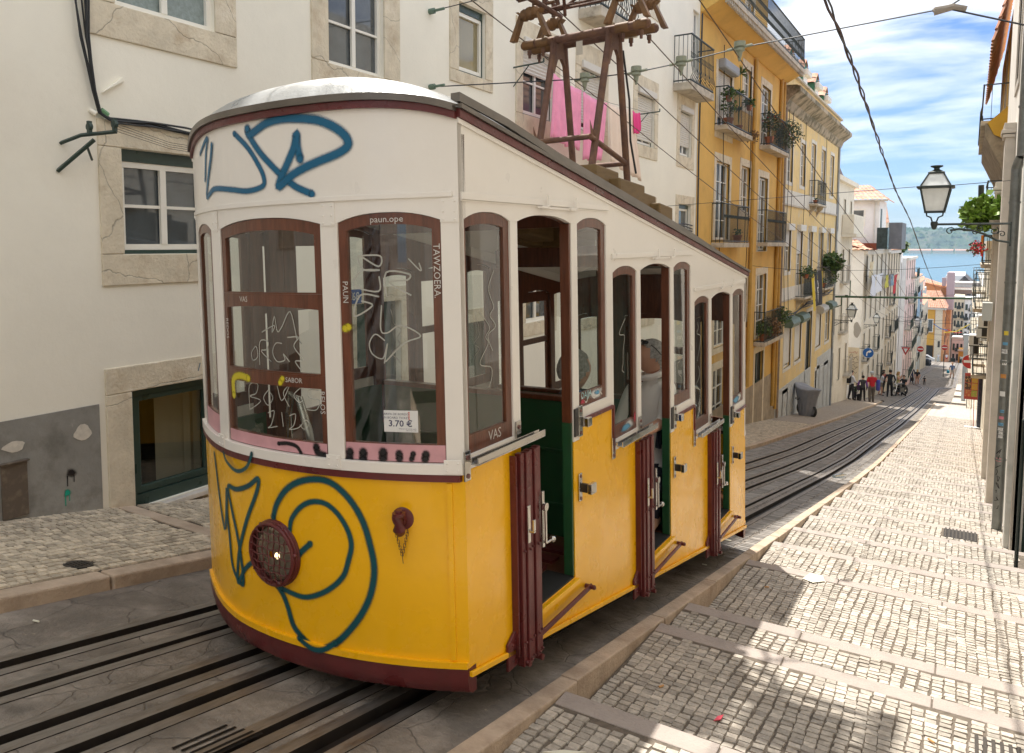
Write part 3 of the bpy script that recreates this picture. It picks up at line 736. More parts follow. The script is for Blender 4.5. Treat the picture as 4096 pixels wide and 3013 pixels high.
# floor, ceiling, cross walls, seats
fl = MB(); cl = MB(); pw = MB(); ub = MB()
for i in range(3):
    u0 = DY * i; z0 = DZ * i; e = .0; e2 = 0
    fl.box((-1.42 if i == 0 else -TW + .03), -.03, u0 + e, u0 + DY + e2, z0 - .83, z0 - .802, 0)
    fl.box(-.16, -.004, u0 + DO[0] + .01, u0 + DO[1] - .01, z0 - .802, z0 - .793, 1); 
    for k in range(9): fl.box(-TW + .2 + 0, -.18, u0 + .1 + k * .14, u0 + .18 + k * .14, z0 - .802, z0 - .786, 2)
    pw = MB()
    pw.box(-TW + .06, -.06, u0 + DY - .012, u0 + DY + .012, z0 - .80 + (DZ if i < 2 else 0), z0 + .0, 0) if i < 2 else None
    if i < 2:
        pw.box(-TW + .06, -.06, u0 + DY - .03, u0 + DY + .035, z0 + .001, z0 + .03, 1)
        for zz_ in (-.30, -.62): pw.box(-TW + .06, -.06, u0 + DY - .024, u0 + DY - .0125, z0 + zz_, z0 + zz_ + .018, 0)
    # curved ceiling
    cl.grid([[(-TW + .03 + (TW - .06) * k / 10, yy, min(edge(yy + .0) , edge(max(yy, 0))) - .02 + .22 * (1 - abs(2 * k / 10 - 1) ** 2.3)) for k in range(11)] for yy in (u0 + (.1 if i == 0 else 0), u0 + DY * .5, u0 + DY)])
    # inner beam between compartments
    pw.box(-TW + .06, -.06, u0 + DY - .02, u0 + DY + .02, z0 + 1.0, z0 + 1.16, 1) if i < 2 else None
    if i: 
        se = MB(); se.box(-TW + .08, -.5, u0 + .04, u0 + .42, z0 - .42, z0 - .39); tp('bench_seat', se, M_wood, bevel=.008)
    if i < 2: tp('cross_wall', pw, [M_dgreen, M_wood], bevel=.004)
fl.poly([SF(-TW * k / 12, 0, .05)[:2] for k in range(1, 10)] + [(-1.4, .1)], lambda u, v, t: (u, v, t), -.83, -.802, 0)
tp('floor', fl, [M_wood, M_rubber, M_mar]); tp('ceiling', cl, M_ceil, smooth=True)
st_l = MB(); st_l.box(-1.665, -1.62, .50, .605, -.8, 1.04); st_l.box(-1.66, -1.63, .612, .715, -.8, 1.04); tp('door_stile', st_l, M_wood, bevel=.006)
ub.box(-TW + .25, -.25, .2, LEN - .1, -1.0, -.83, 0); 
ub2 = MB()
for yy in (.9, 3.6):
    z_ = -1.16 - .176 * yy + .16
    ub2.hexa([(-TW + .3, yy - .3, z_), (-.3, yy - .3, z_), (-.3, yy + .3, z_ - .1), (-TW + .3, yy + .3, z_ - .1), (-TW + .3, yy - .3, z_ + .3), (-.3, yy - .3, z_ + .3), (-.3, yy + .3, z_ + .3), (-TW + .3, yy + .3, z_ + .3)])
for yy in (.9, 3.6):
    for x_ in (-.55, -TW + .55): ub2.tube([(x_ - .03, yy, -1.005 - .176 * yy), (x_ + .03, yy, -1.005 - .176 * yy)], .13, 20)
tp('underframe', ub2, mat('underframe_grime', (.02, .017, .015), .8))
# ------------------------------------------------------------- fittings of the car
ST = {
'A1':(0.03,[(-0.933,1.419),(-0.915,1.394),(-0.817,1.428),(-0.73,1.438),(-0.635,1.431),(-0.54,1.414),(-0.466,1.38),(-0.421,1.341),(-0.413,1.305),(-0.456,1.278),(-0.547,1.251),(-0.622,1.228),(-0.685,1.202),(-0.753,1.161),(-0.743,1.193),(-0.707,1.247),(-0.664,1.318),(-0.649,1.372),(-0.647,1.316),(-0.635,1.266)]),
'A2':(0.024,[(-0.933,1.419),(-0.925,1.392),(-0.861,1.316),(-0.8,1.26),(-0.742,1.212),(-0.664,1.157),(-0.582,1.122)]),
'A3':(0.02,[(-1.026,1.41),(-0.938,1.342),(-0.874,1.266),(-0.84,1.206),(-0.851,1.169),(-0.951,1.156),(-1.074,1.171),(-1.221,1.185),(-1.296,1.156),(-1.268,1.255),(-1.236,1.334),(-1.223,1.387)]),
'A4':(0.018,[(-1.351,1.368),(-1.266,1.423),(-1.287,1.353),(-1.307,1.237)]),
'B1':(0.022,[(-0.869,-0.272),(-0.844,-0.208),(-0.79,-0.14),(-0.72,-0.094),(-0.639,-0.07),(-0.563,-0.069),(-0.501,-0.098),(-0.442,-0.156),(-0.4,-0.23),(-0.374,-0.319),(-0.359,-0.416),(-0.374,-0.517),(-0.413,-0.607),(-0.469,-0.687),(-0.534,-0.756),(-0.602,-0.8),(-0.663,-0.804),(-0.726,-0.774),(-0.772,-0.732),(-0.798,-0.663),(-0.826,-0.609),(-0.866,-0.572)]),
'B2':(0.018,[(-0.987,-0.5),(-1.025,-0.507),(-1.095,-0.56),(-1.16,-0.642),(-1.141,-0.501),(-1.064,-0.326),(-0.977,-0.178),(-0.961,-0.111),(-1.038,-0.158),(-1.137,-0.193),(-1.215,-0.201),(-1.191,-0.292),(-1.154,-0.394),(-1.126,-0.497),(-1.115,-0.637),(-1.202,-0.582),(-1.221,-0.443),(-1.236,-0.334),(-1.23,-0.212),(-1.271,-0.424),(-1.349,-0.084)]),
'B3':(0.018,[(-0.77,-0.314),(-0.757,-0.26),(-0.707,-0.201),(-0.643,-0.167),(-0.575,-0.166),(-0.52,-0.199),(-0.476,-0.258),(-0.456,-0.327),(-0.473,-0.4),(-0.499,-0.468),(-0.558,-0.527),(-0.626,-0.568),(-0.699,-0.593),(-0.774,-0.59),(-0.834,-0.58)]),
'B4':(0.02,[(-0.656,-0.35),(-0.698,-0.386),(-0.722,-0.409)]),
'B5':(0.014,[(-1.213,-0.034),(-1.187,-0.069),(-1.101,-0.096),(-1.018,-0.063),(-0.977,0.004)]),
'P1':(0.016,[(-0.823,0.063),(-0.768,0.07),(-0.717,0.062),(-0.694,0.035)]),
'P2':(0.03,[(-0.613,0.072),(-0.606,0.047),(-0.569,0.034)]),
'P3':(0.03,[(-0.456,0.027),(-0.453,0.065)]),
'P4':(0.032,[(-0.396,0.031),(-0.394,0.066)]),
'P5':(0.032,[(-0.312,0.039),(-0.31,0.071)]),
'P6':(0.026,[(-0.245,0.043),(-0.246,0.067)]),
'P7':(0.018,[(-0.198,0.043),(-0.19,0.069)]),
'P8':(0.026,[(-0.146,0.044),(-0.142,0.068)]),
'Y1':(0.03,[(-1.131,0.245),(-1.132,0.315),(-1.079,0.34),(-1.009,0.333)]),
'Y2':(0.024,[(-0.799,0.33),(-0.784,0.35)]),
'Y3':(0.028,[(-0.456,0.572),(-0.442,0.578)]),
'W1':(0.006,[(-0.909,0.544),(-0.83,0.576),(-0.846,0.546),(-0.828,0.615),(-0.813,0.551),(-0.785,0.571),(-0.734,0.637),(-0.703,0.522)]),
'W2':(0.006,[(-0.96,0.478),(-0.989,0.449),(-0.981,0.416),(-0.947,0.432),(-0.95,0.472),(-0.96,0.478)]),
'W3':(0.006,[(-0.934,0.399),(-0.927,0.5),(-0.873,0.503),(-0.884,0.469),(-0.92,0.46),(-0.858,0.418)]),
'W4':(0.006,[(-0.789,0.5),(-0.826,0.498),(-0.847,0.458),(-0.821,0.42),(-0.775,0.429),(-0.783,0.455),(-0.75,0.424)]),
'W5':(0.006,[(-0.753,0.527),(-0.694,0.529),(-0.721,0.49),(-0.675,0.434),(-0.716,0.426),(-0.685,0.389)]),
'W6':(0.005,[(-1.019,0.189),(-1.017,0.298),(-0.956,0.311),(-0.969,0.269),(-1.015,0.251),(-0.939,0.238),(-1.019,0.189)]),
'W7':(0.005,[(-0.885,0.29),(-0.918,0.254),(-0.89,0.223),(-0.858,0.259),(-0.885,0.29)]),
'W8':(0.005,[(-0.827,0.314),(-0.803,0.251),(-0.755,0.32),(-0.792,0.284),(-0.76,0.228)]),
'W9':(0.005,[(-0.688,0.318),(-0.731,0.282),(-0.708,0.252),(-0.683,0.26)]),
'W10':(0.005,[(-0.602,0.31),(-0.649,0.307),(-0.65,0.275),(-0.597,0.266),(-0.614,0.226),(-0.661,0.223)]),
'W11':(0.005,[(-0.892,0.189),(-0.852,0.2),(-0.875,0.138),(-0.896,0.122),(-0.837,0.135)]),
'W12':(0.005,[(-0.806,0.198),(-0.8,0.139)]),
'W13':(0.005,[(-0.762,0.188),(-0.727,0.198),(-0.738,0.151),(-0.765,0.129),(-0.713,0.141),(-0.671,0.177),(-0.656,0.159),(-0.681,0.137),(-0.704,0.154)]),
'G1':(0.008,[(-0.393,0.866),(-0.305,0.864),(-0.313,0.822),(-0.393,0.866),(-0.376,0.811),(-0.307,0.807),(-0.382,0.805),(-0.417,0.747),(-0.316,0.722),(-0.311,0.78)]),
'G2':(0.008,[(-0.283,0.701),(-0.283,0.797),(-0.195,0.79),(-0.201,0.766),(-0.272,0.758),(-0.189,0.706)]),
'G3':(0.008,[(-0.316,0.701),(-0.392,0.707),(-0.421,0.622),(-0.342,0.665),(-0.386,0.683)]),
'G4':(0.007,[(-0.305,0.664),(-0.311,0.567),(-0.284,0.555),(-0.23,0.585),(-0.156,0.543),(-0.22,0.513),(-0.294,0.439)]),
'G5':(0.006,[(-0.193,0.849),(-0.149,0.801),(-0.154,0.831)]),
'G6':(0.006,[(-0.297,0.524),(-0.334,0.549),(-0.36,0.512),(-0.349,0.469),(-0.306,0.451),(-0.286,0.512),(-0.3,0.433)]),
'T1':(0.007,[(-0.404,1.005),(-0.375,1.01),(-0.382,0.998),(-0.357,0.997)]),
}
def C_(n, w): return None
M_blue = spray_mat('blue_spray', (.0, .115, .235)); M_teal = spray_mat('teal_spray', (.0, .075, .095)); M_blk = spray_mat('black_spray', (.01, .008, .01)); M_pink = mat('pink_paint', (.62, .33, .36), .4, var=.12, vscale=9)
M_ysp = spray_mat('yellow_spray', (.62, .52, .02)); M_scr = mat('chalk_marker', (.62, .60, .56), .6); M_gscr = mat('grey_marker', (.42, .41, .36), .6)
M_wsp = spray_mat('white_spray', (.7, .7, .68)); M_lbl = spray_mat('light_blue_spray', (.10, .33, .52)); M_red = spray_mat('red_spray', (.45, .03, .06))
for keys, m, d in ((('A1', 'A2', 'A3', 'A4'), M_blue, -.002), (('B1', 'B2', 'B3', 'B4', 'B5'), M_teal, -.0185)):
    for k in keys:
        mb = MB(); w, pts = ST[k]
        dd = -.0035 if k[0] == 'A' or k != 'B5' else -.02
        if k in ('B1', 'B2'):      # where the stroke crosses the beads it lies on them
            ribbon(mb, SF, pts, w * 1.0, d=-.003)
        else: ribbon(mb, SF, pts, w * (1.0 if k[0] == 'B' else .95), d=dd)
        tp('graffiti', mb, m)
mb = MB(); ribbon(mb, SF, [q for q in ST['B1'][1] if q[1] < -.735], .0185, d=-.0185); tp('graffiti', mb, M_teal)
mb = MB()
slab(mb, SF, -.07, -.47, .034, .103, .0042, .0058, n=10); tp('painted_sash_rail', mb, M_pink)
mb = MB(); slab(mb, SF, -.56, -1.18, .034, .086, .0042, .0058, n=12); tp('painted_sash_rail', mb, M_pink)
mb = MB(); slab(mb, SF, -1.305, -1.56, .034, .125, .0042, .0058, n=8); tp('painted_sash_rail', mb, M_pink)
for k in ('P1', 'P2', 'P3', 'P4', 'P5', 'P6', 'P7', 'P8'): mb = MB(); ribbon(mb, SF, ST[k][1], ST[k][0] * .8, d=.0032); tp('graffiti', mb, M_blk)
for k in ('Y1', 'Y2', 'Y3'): mb = MB(); ribbon(mb, SF, ST[k][1], ST[k][0] * .8, d=.0045); tp('graffiti', mb, M_ysp)
for k in ST:
    if k[0] in 'WG': mb = MB(); ribbon(mb, SF, ST[k][1], ST[k][0] * .42, d=.0135); tp('scribble', mb, M_gscr)
mb = MB()
def ft(x0, z0, d=.0035, rot=0):
    c, s = math.cos(rot), math.sin(rot)
    return lambda x, y: SF(x0 + x * c - y * s, z0 + x * s + y * c, d)
text_mb(mb, 'VAS', .034, ft(-1.02, .685)); text_mb(mb, 'SABOR', .03, ft(-.72, .345)); text_mb(mb, 'paun.ope', .036, ft(-.27, 1.008, rot=.0)); text_mb(mb, 'TAWZOERA.', .034, ft(-.085, .80, rot=-1.57), sx=1.1); text_mb(mb, 'PAUN', .034, ft(-.45, .72, rot=-1.57)); text_mb(mb, 'REDOS', .03, ft(-1.165, .55, rot=-1.57)); text_mb(mb, 'RELOS', .034, ft(-.575, .26, rot=-1.57))
tp('scribble', mb, M_scr)
mb = MB()
text_mb(mb, 'VAS', .06, lambda x, y: (-.0065, .245 + x, .098 + y))
tp('scribble', mb, M_scr)
# fare notice
nt_ = MB(); slab(nt_, SF, -.175, -.309, .152, .240, .0125, .0145, n=6); NT = tp('fare_notice', nt_, mat('notice_paper', (.74, .74, .73), .4))
mb = MB(); text_mb(mb, 'TARIFA DE BORDO', .0125, ft(-.262, .225, .0118)); text_mb(mb, 'ON BOARD TICKET', .0125, ft(-.262, .210, .0118)); text_mb(mb, '3.70 €', .036, ft(-.243, .186, .0118), bold=.0006)
text_mb(mb, 'Disposto da quantia exata', .0065, ft(-.215, .166, .0118)); text_mb(mb, 'Exact fare only', .0065, ft(-.200, .159, .0118))
tp('lettering', mb, mat('notice_ink', (.06, .06, .12), .5), NT)
mb = MB()
for k, zc in enumerate((.232, .2235, .215, .2065)): blob(mb, SF, -.208, zc, .0032, .0028, .0118)
tp('flag_dots', mb, mat('red_ink', (.6, .05, .03), .5), NT)

# headlamp with its guard
def on_front(u, v, d=0):
    a = -u / TW; dydu = -SAG * (-(2 * (2 * a - 1)) * (-2 / TW)) if False else 0
    p0 = Vector(SF(u - .01, v, 0)); p1 = Vector(SF(u + .01, v, 0)); t = (p1 - p0).normalized(); up = Vector((0, 0, 1)); n = up.cross(t) * -1
    if n.y > 0: n = -n
    o = Vector(SF(u, v, 0)); return o, t, up, n
o, t, up, n = on_front(-.862, -.427)
def HT(x, y, z): return o + t * x + up * y + n * z
def ring(mb, r, zc, rr, m=0, k=28, sq=1.0, nn=8):
    rows = []
    for i in range(k):
        a = 2 * math.pi * i / k
        rows.append([HT((r + rr * math.cos(b)) * math.cos(a), (r + rr * math.cos(b)) * math.sin(a), zc + rr * sq * math.sin(b)) for b in [2 * math.pi * j / nn for j in range(nn)]])
    rows.append(rows[0]); mb.grid(rows, m, True)
hl = MB(); 
for zc, r in ((.0, .140), (.012, .138), (.028, .134)): ring(hl, r, zc, .009)
hl.grid([[HT(.131 * math.cos(2 * math.pi * i / 28), .131 * math.sin(2 * math.pi * i / 28), z) for i in range(28)] for z in (0, .03)], 0, True)
HL = tp('headlight', hl, M_mar, smooth=True)
for a in (0, 180): 
    pass
kn = MB()
for a in (8, 60, 120, 188, 245, 300):
    c = HT(.142 * math.cos(R(a)), .142 * math.sin(R(a)), .02); kn.sphere(c, .012 if a in (8, 188) else .007, 8)
tp('clamp_screw', kn, M_mar, HL, smooth=True, kind='stuff')
ls = MB(); rows = []
for k in range(7):
    rr = .130 * math.cos(R(k * 14)); rows.append([HT(rr * math.cos(2 * math.pi * i / 24), rr * math.sin(2 * math.pi * i / 24), .002 + .024 * math.sin(R(k * 14))) for i in range(24)])
ls.grid(rows, 0, True)
tp('lens', ls, mat('headlight_lens', (.32, .28, .20), .12, metal=.6, coat=1, var=.3, vscale=40), HL, smooth=True)
lb = MB(); c = HT(.035, -.0, .02); lb.sphere(c, .015, 12); tp('bulb', lb, mat('lit_bulb', (1, .8, .5), .4, emit=((1, .72, .42), 1.1)), HL, smooth=True)
gr = MB()
for k in range(-3, 4):
    q = k * .034; h = math.sqrt(.130 ** 2 - q * q)
    P = [(-h + 2 * h * i / 12) for i in range(13)]
    gr.tube([HT(q + .004 * math.sin(i * 1.6), p, .034 + .012 * (1 - (p / .13) ** 2) + .002 * math.cos(i * 1.6)) for i, p in enumerate(P)], .0027, 5); gr.tube([HT(p, q + .004 * math.sin(i * 1.6), .036 + .012 * (1 - (p / .13) ** 2) - .002 * math.cos(i * 1.6)) for i, p in enumerate(P)], .0027, 5)
tp('guard_grille', gr, M_mar, HL)
# jumper socket with chain
o, t, up, n = on_front(-.237, -.2)
sk = MB(); ring(sk, .001, .0, .046, sq=.2, nn=10); sk.tube([HT(0, -.045, .035), HT(0, -.03, .05), HT(0, .03, .05)], [.02, .026, .024], 12); sk.tube([HT(0, .028, .05), HT(0, .04, .05)], .027, 12); sk.tube([HT(0, .04, .05), HT(0, .052, .05)], .014, 8); sk.tube([HT(0, 0, 0), HT(0, 0, .04)], .022, 10)
SK = tp('jumper_socket', sk, M_mar, smooth=True)
ch = MB()
def link(c, ax, l=.0085, r=.0045, w=.0014):
    P = []
    for i in range(9):
        a = 2 * math.pi * i / 8; x = math.cos(a) * r; y = math.sin(a) * l
        P.append(HT(c[0] + (x if ax == 0 else 0) + c[3] * y, c[1] + y, c[2] + (x if ax else 0)))
    ch.tube(P, w, 4, cap=False)
for k in range(9):
    f = k / 8; link((-.028 + .026 * f, -.04 - .10 * f, .02, .26), k % 2); link((.026 - .024 * f, -.045 - .095 * f, .02, -.25), (k + 1) % 2)
ch.tube([HT(0, -.145, .02), HT(.002, -.18, .018)], .002, 4)
tp('chain', ch, mat('rusty_chain', (.11, .045, .03), .6, metal=.4, var=.3), SK)

# per-compartment door fittings on the right flank (x outwards)
def fittings(i):
    u0 = DY * i; z0 = DZ * i
    B = lambda x0, x1, y0, y1, z0_, z1_: (x0, x1, u0 + y0, u0 + y1, z0 + z0_, z0 + z1_)
    # folding gate: stacked slats
    G = None; g = MB()
    g.box(*B(-.005, .032, .350, .362, -.925, -.02)); g.box(*B(-.01, .05, .345, .60, -.028, -.012)) if False else None
    G = tp('folding_gate', g, M_mar, bevel=.003)
    for k in range(5):
        s = MB(); ya = .372 + k * .037; s.box(*B(.012 + (k % 2) * .008, .044 + (k % 2) * .008, ya, ya + .031, -.975 - .0 * k, -.012))
        for zz_ in (-.45, -.865, -.955):
            s.sphere((.046 + (k % 2) * .008 + .004, u0 + ya + .0155, z0 + zz_), .007, 6)
        tp('slat', s, M_mar, G, bevel=.003)
    hd = MB(); hd.box(*B(.052, .058, .405, .428, -.42, -.25)); hd.box(*B(.058, .085, .408, .425, -.37, -.36)); hd.box(*B(.075, .085, .408, .425, -.36, -.31)); tp('latch_plate', hd, M_chrome, G, bevel=.002)
    hd = MB(); hd.box(*B(.052, .062, .532, .552, -.48, -.22)); hd.tube([(.062, u0 + .542, z0 - .29), (.078, u0 + .542, z0 - .29)], .019, 12); hd.box(*B(.066, .076, .536, .548, -.46, -.29)); hd.tube([(.07, u0 + .542, z0 - .46), (.07, u0 + .60, z0 - .462)], .006, 8); hd.sphere((.07, u0 + .61, z0 - .462), .016, 10)
    tp('gate_handle', hd, M_chrome, G, bevel=.002)
    pl = MB(); pl.hexa([(.001, u0 + .285, z0 - .965), (.014, u0 + .285, z0 - .965), (.014, u0 + .375, z0 - .965), (.001, u0 + .375, z0 - .965), (.001, u0 + .285, z0 - .845), (.014, u0 + .285, z0 - .845), (.014, u0 + .375, z0 - .79), (.001, u0 + .375, z0 - .79)])
    pl.tube([(.02, u0 + .40, z0 - .965), (.06, u0 + .40, z0 - .965)], .014, 10); pl.tube([(.02, u0 + .52, z0 - .99), (.06, u0 + .52, z0 - .99)], .014, 10)
    for q in (-.86, -.93): pl.sphere((.014, u0 + .325, z0 + q), .007, 6)
    tp('gate_bracket', pl, M_mar, bevel=.003)
    # drop bar across the threshold
    db = MB(); db.hexa([(.024, u0 + .56, z0 - .915), (.036, u0 + .56, z0 - .915), (.036, u0 + 1.12, z0 - .90), (.024, u0 + 1.12, z0 - .90), (.024, u0 + .56, z0 - .89), (.036, u0 + .56, z0 - .89), (.036, u0 + 1.12, z0 - .875), (.024, u0 + 1.12, z0 - .875)]); db.tube([(.002, u0 + 1.105, z0 - .888), (.045, u0 + 1.105, z0 - .888)], .012, 10); db.sphere((.05, u0 + 1.105, z0 - .888), .013, 8)
    tp('threshold_bar', db, M_mar, bevel=.003)
    # polished guide channel under window A with its brackets
    ch_ = MB(); ch_.box(*B(.028, .066, .0, .565, .030, .036)); ch_.box(*B(.060, .066, .0, .565, .036, .062)); ch_.box(*B(.028, .034, .0, .565, .036, .058)); ch_.box(*B(.003, .028, .015, .045, .034, .05)); 
    for ya, zz_ in ((-.012, .02), (.40, .06)):
        ch_.box(*B(.002, .010, ya, ya + .042, zz_ - (.06 if ya < 0 else .02), zz_ + .062))
    ch_.box(*B(.010, .03, .40, .442, .036, .044))
    CH = tp('guide_channel', ch_, M_chrome, bevel=.002)
    sc_ = MB()
    for ya, zz_ in ((.009, .055), (.009, -.02), (.421, .095)): sc_.tube([(.010, u0 + ya, z0 + zz_), (.014, u0 + ya, z0 + zz_)], .010, 10)
    tp('screw', sc_, mat('dark_screw', (.2, .1, .09), .4, metal=.6), CH, kind='stuff')
    # door-post catches
    for (zc, ya, big) in ((.01, 1.005, 1), (-.345, 1.04, 0)):
        c = MB()
        if big: c.box(*B(.002, .009, 1.038, 1.085, -.085, .075)); c.box(*B(-.028, .009, .995, 1.037, -.075, .068), 1); c.box(*B(.009, .032, 1.048, 1.07, -.03, .02)); c.box(*B(.032, .055, 1.05, 1.10, -.03, .015))
        else: c.box(*B(.002, .009, 1.035, 1.07, -.42, -.275)); c.box(*B(.009, .05, 1.042, 1.065, -.37, -.325), 1); c.box(*B(.05, .075, 1.04, 1.10, -.375, -.322))
        k = tp('door_catch', c, [M_chrome, mat('black_buffer', (.03, .028, .027), .35)], bevel=.003)
        s_ = MB()
        for q in ((.05, -.065) if big else (-.29, -.405)): s_.tube([(.009, u0 + (1.062 if big else 1.052), z0 + q), (.012, u0 + (1.062 if big else 1.052), z0 + q)], .009, 8)
        tp('screw', s_, MATS['dark_screw'], k, kind='stuff')
    # hooks for the route board
    hk = MB(); hk.box(*B(.011, .014, .625, 1.04, 1.062, 1.072)); 
    for ya in (.70, 1.0):
        hk.box(*B(.011, .028, ya - .055, ya + .01, 1.062, 1.075)); hk.box(*B(.022, .030, ya, ya + .014, 1.065, 1.125))
    tp('board_hook', hk, M_wht, bevel=.002)
    # varnished door edge
    de = MB(); de.box(*B(-.055, -.006, .974, .990, .0, 1.0)); de.box(*B(-.055, -.006, .974, .990, -.79, -.001), 1); tp('door_edge', de, [M_wood, M_dgreen])
    # right-hand stop screws
for i in range(3): fittings(i)
# colourful patches sprayed low on the flank sashes
mb = MB()
for i in range(3):
    u0 = DY * i; z0 = DZ * i
    for a, b in ((.05, .37),) if i == 1 else ((1.08, 1.40),):
        S2 = lambda u, v, d: (-.0065 + 0 * d, u, v)
        blob(mb, S2, u0 + (a + b) / 2 + .05, z0 + .10, .10, .04, n=16)
tp('graffiti', mb, M_wsp)
mb = MB(); S2 = lambda u, v, d: (-.0055, u, v)
blob(mb, S2, DY + .22, DZ + .095, .10, .03); blob(mb, S2, 1.30, .105, .05, .02); blob(mb, S2, 2 * DY + 1.2, 2 * DZ + .095, .14, .035)
tp('graffiti', mb, M_lbl)
mb = MB(); ribbon(mb, S2, [(1.10, .115), (1.16, .075), (1.2, .12), (1.26, .08), (1.3, .12), (1.36, .085)], .004); tp('scribble', mb, M_scr)
mb = MB(); blob(mb, S2, 1.12, .085, .04, .02); blob(mb, S2, DY + .36, DZ + .13, .022, .05); tp('graffiti', mb, M_red)
mb = MB(); text_mb(mb, 'DAJJA', .05, lambda x, y: (-.0045, 1.16 + x, .115 + y)); tp('scribble', mb, mat('pale_blue_marker', (.35, .6, .62), .5))
S3 = lambda u, v, d: (-.0145, u, v)
for k, (uu, vv, s) in enumerate(((.24, .62, .05), (.2, .45, .06), (DY + .2, DZ + .55, .05), (DY + 1.22, DZ + .3, .04), (2 * DY + .18, 2 * DZ + .7, .05), (2 * DY + .16, 2 * DZ + .35, .06), (2 * DY + 1.2, 2 * DZ + .55, .05))):
    mb = MB(); rnd = random.Random(k); ribbon(mb, S3, [(uu + rnd.uniform(-s, s), vv + .16 - .045 * q + rnd.uniform(-.02, .02)) for q in range(8)], .0022, d=0); tp('scribble', mb, M_gscr)
S4 = lambda u, v, d: (-TW + .012, u, v)
mb = MB()
for k, (uu, vv) in enumerate(((.7, .5), (1.22, .5), (DY + .2, DZ + .5), (DY + .8, DZ + .5), (DY + 1.2, DZ + .4))):
    rnd = random.Random(k + 30); ribbon(mb, S4, [(uu + rnd.uniform(-.07, .07), vv + .25 - .05 * q) for q in range(9)], .003, d=0)
tp('scribble', mb, M_gscr)
# glazing in the left-hand doorways (closed side)
for i in range(3):
    f = MB(); u0 = DY * i; z0 = DZ * i
    slab(f, SL_, u0 + DO[0], u0 + DO[0] + .04, z0 - .8, z0 + 1.0, .006, .03); slab(f, SL_, u0 + DO[1] - .04, u0 + DO[1], z0 - .8, z0 + 1.0, .006, .03); slab(f, SL_, u0 + DO[0] + .04, u0 + DO[1] - .04, z0 - .8, z0 - .05, .006, .03); slab(f, SL_, u0 + DO[0] + .04, u0 + DO[1] - .04, z0 + .93, z0 + 1.02, .006, .03); slab(f, SL_, u0 + DO[0] + .04, u0 + DO[1] - .04, z0 + .55, z0 + .6, .006, .03)
    fo = tp('left_door', f, M_wood); fo.name = 'door'
# cab desk, brake handle and dome camera
mb = MB(); mb.box(-1.2, -.62, -.12, .06, -.1, -.06); mb.box(-1.15, -.7, -.1, .05, -.8, -.1); tp('driver_desk', mb, M_mar)
mb = MB(); mb.tube([(-.93, -.05, .02), (-.92, -.06, .16), (-.88, -.08, .25), (-.82, -.09, .24), (-.77, -.09, .10), (-.75, -.09, .03)], [.016, .016, .018, .018, .02, .014], 10); mb.tube([(-.78, -.1, .035), (-.66, -.1, .04)], .012, 8); mb.sphere((-.65, -.1, .04), .018, 8)
tp('brake_handle', mb, M_chrome, smooth=True)
mb = MB(); mb.lathe([(.06, .03), (.075, .0), (.05, -.012), (.048, -.03), (.03, -.05), (.005, -.058)], (-.47, 1.12, 1.235), 18); tp('dome_camera', mb, mat('camera_housing', (.25, .24, .2), .3, coat=1), smooth=True)
mb = MB(); mb.tube([(-.03, 3.98, -.24 + .22 * math.sin(2 * math.pi * k / 20) * 0 + 0, ) if False else (-.35 + .0, 4.12 + .16 * math.cos(2 * math.pi * k / 24), -.50 + .16 * math.sin(2 * math.pi * k / 24)) for k in range(25)], .011, 8, cap=False); mb.tube([(-.35, 4.12, -.66), (-.35, 4.12, -.34)], .008, 6); mb.tube([(-.35, 4.12, -.5), (-.45, 4.2, -.7), (-.45, 4.2, -1.3)], .02, 8); tp('handbrake_wheel', mb, M_chrome, smooth=True)
# toolbox stool
mb = MB(); mb.box(-.36, -.07, 2.52, 2.86, -.80, -.70); mb.box(-.30, -.12, 2.6, 2.8, -1.06, -.80, 1); tp('stool', mb, [M_rubber, M_dgreen], bevel=.01)

# ------------------------------------------------------------- current collector tower on the roof
PX = (-.60, -1.05); YA, YB = 2.50, 3.29; ZT = 2.46; YM = 3.0
def roofline(x, yy): return roofz(2 * (x + TW / 2) / TW, yy)
tw = MB()
for px in PX:
    for ya, zt_, yt in ((YA, roofline(px, YA) + .03, 2.93), (YB, roofline(px, YB) + .03, 3.09)):
        tw.tube([(px, ya, zt_), (px, yt, ZT)], .026, 10)
    tw.tube([(px, YA + .06, 1.66), (px, YB - .04, 1.52)], .02, 8)
    # webbed gusset at the head
    for dx in (-.006, .006): pass
    gp = [(2.885, ZT + .02), (3.13, ZT + .02), (3.15, ZT - .26), (3.115, ZT - .26), (3.09, ZT - .17), (3.03, ZT - .11), (2.96, ZT - .13), (2.92, ZT - .2), (2.90, ZT - .24), (2.86, ZT - .24)]
    tw.poly(gp, lambda u, v, t, px=px: (px + t, u, v), -.012, .012)
    for yb_, s in ((YA + .07, 1), (YB - .04, -1)):
        z_ = 1.66 if s > 0 else 1.53; tw.face([(px, yb_, z_), (px, yb_ + s * .10, z_ - .02), (px, yb_ - s * .01, z_ + .12)])
for ya, z_ in ((YA + .06, 1.66), (YB - .03, 1.53)): tw.tube([(PX[0], ya, z_), (PX[1], ya, z_)], .02, 8)
for yt in (2.93, 3.09): tw.tube([(PX[0] + .28, yt, ZT + .01), (PX[1] - .26, yt, ZT + .01)], .032, 12); 
for yt in (2.93, 3.09):
    for x in (PX[0] + .28, PX[1] - .26): tw.sphere((x, yt, ZT + .01), .035, 10)
TWR = tp('collector_tower', tw, M_rust, smooth=True, auto=50)
cabl = MB(); cabl.tube([(PX[0] + .02, 3.13, ZT - .1), (PX[0] + .04, 3.2, 2.0), (PX[0] + .03, 3.24, 1.7), (PX[0] + .05, 3.3, 1.45)], .008, 6); tp('cable', cabl, M_rubber, TWR)
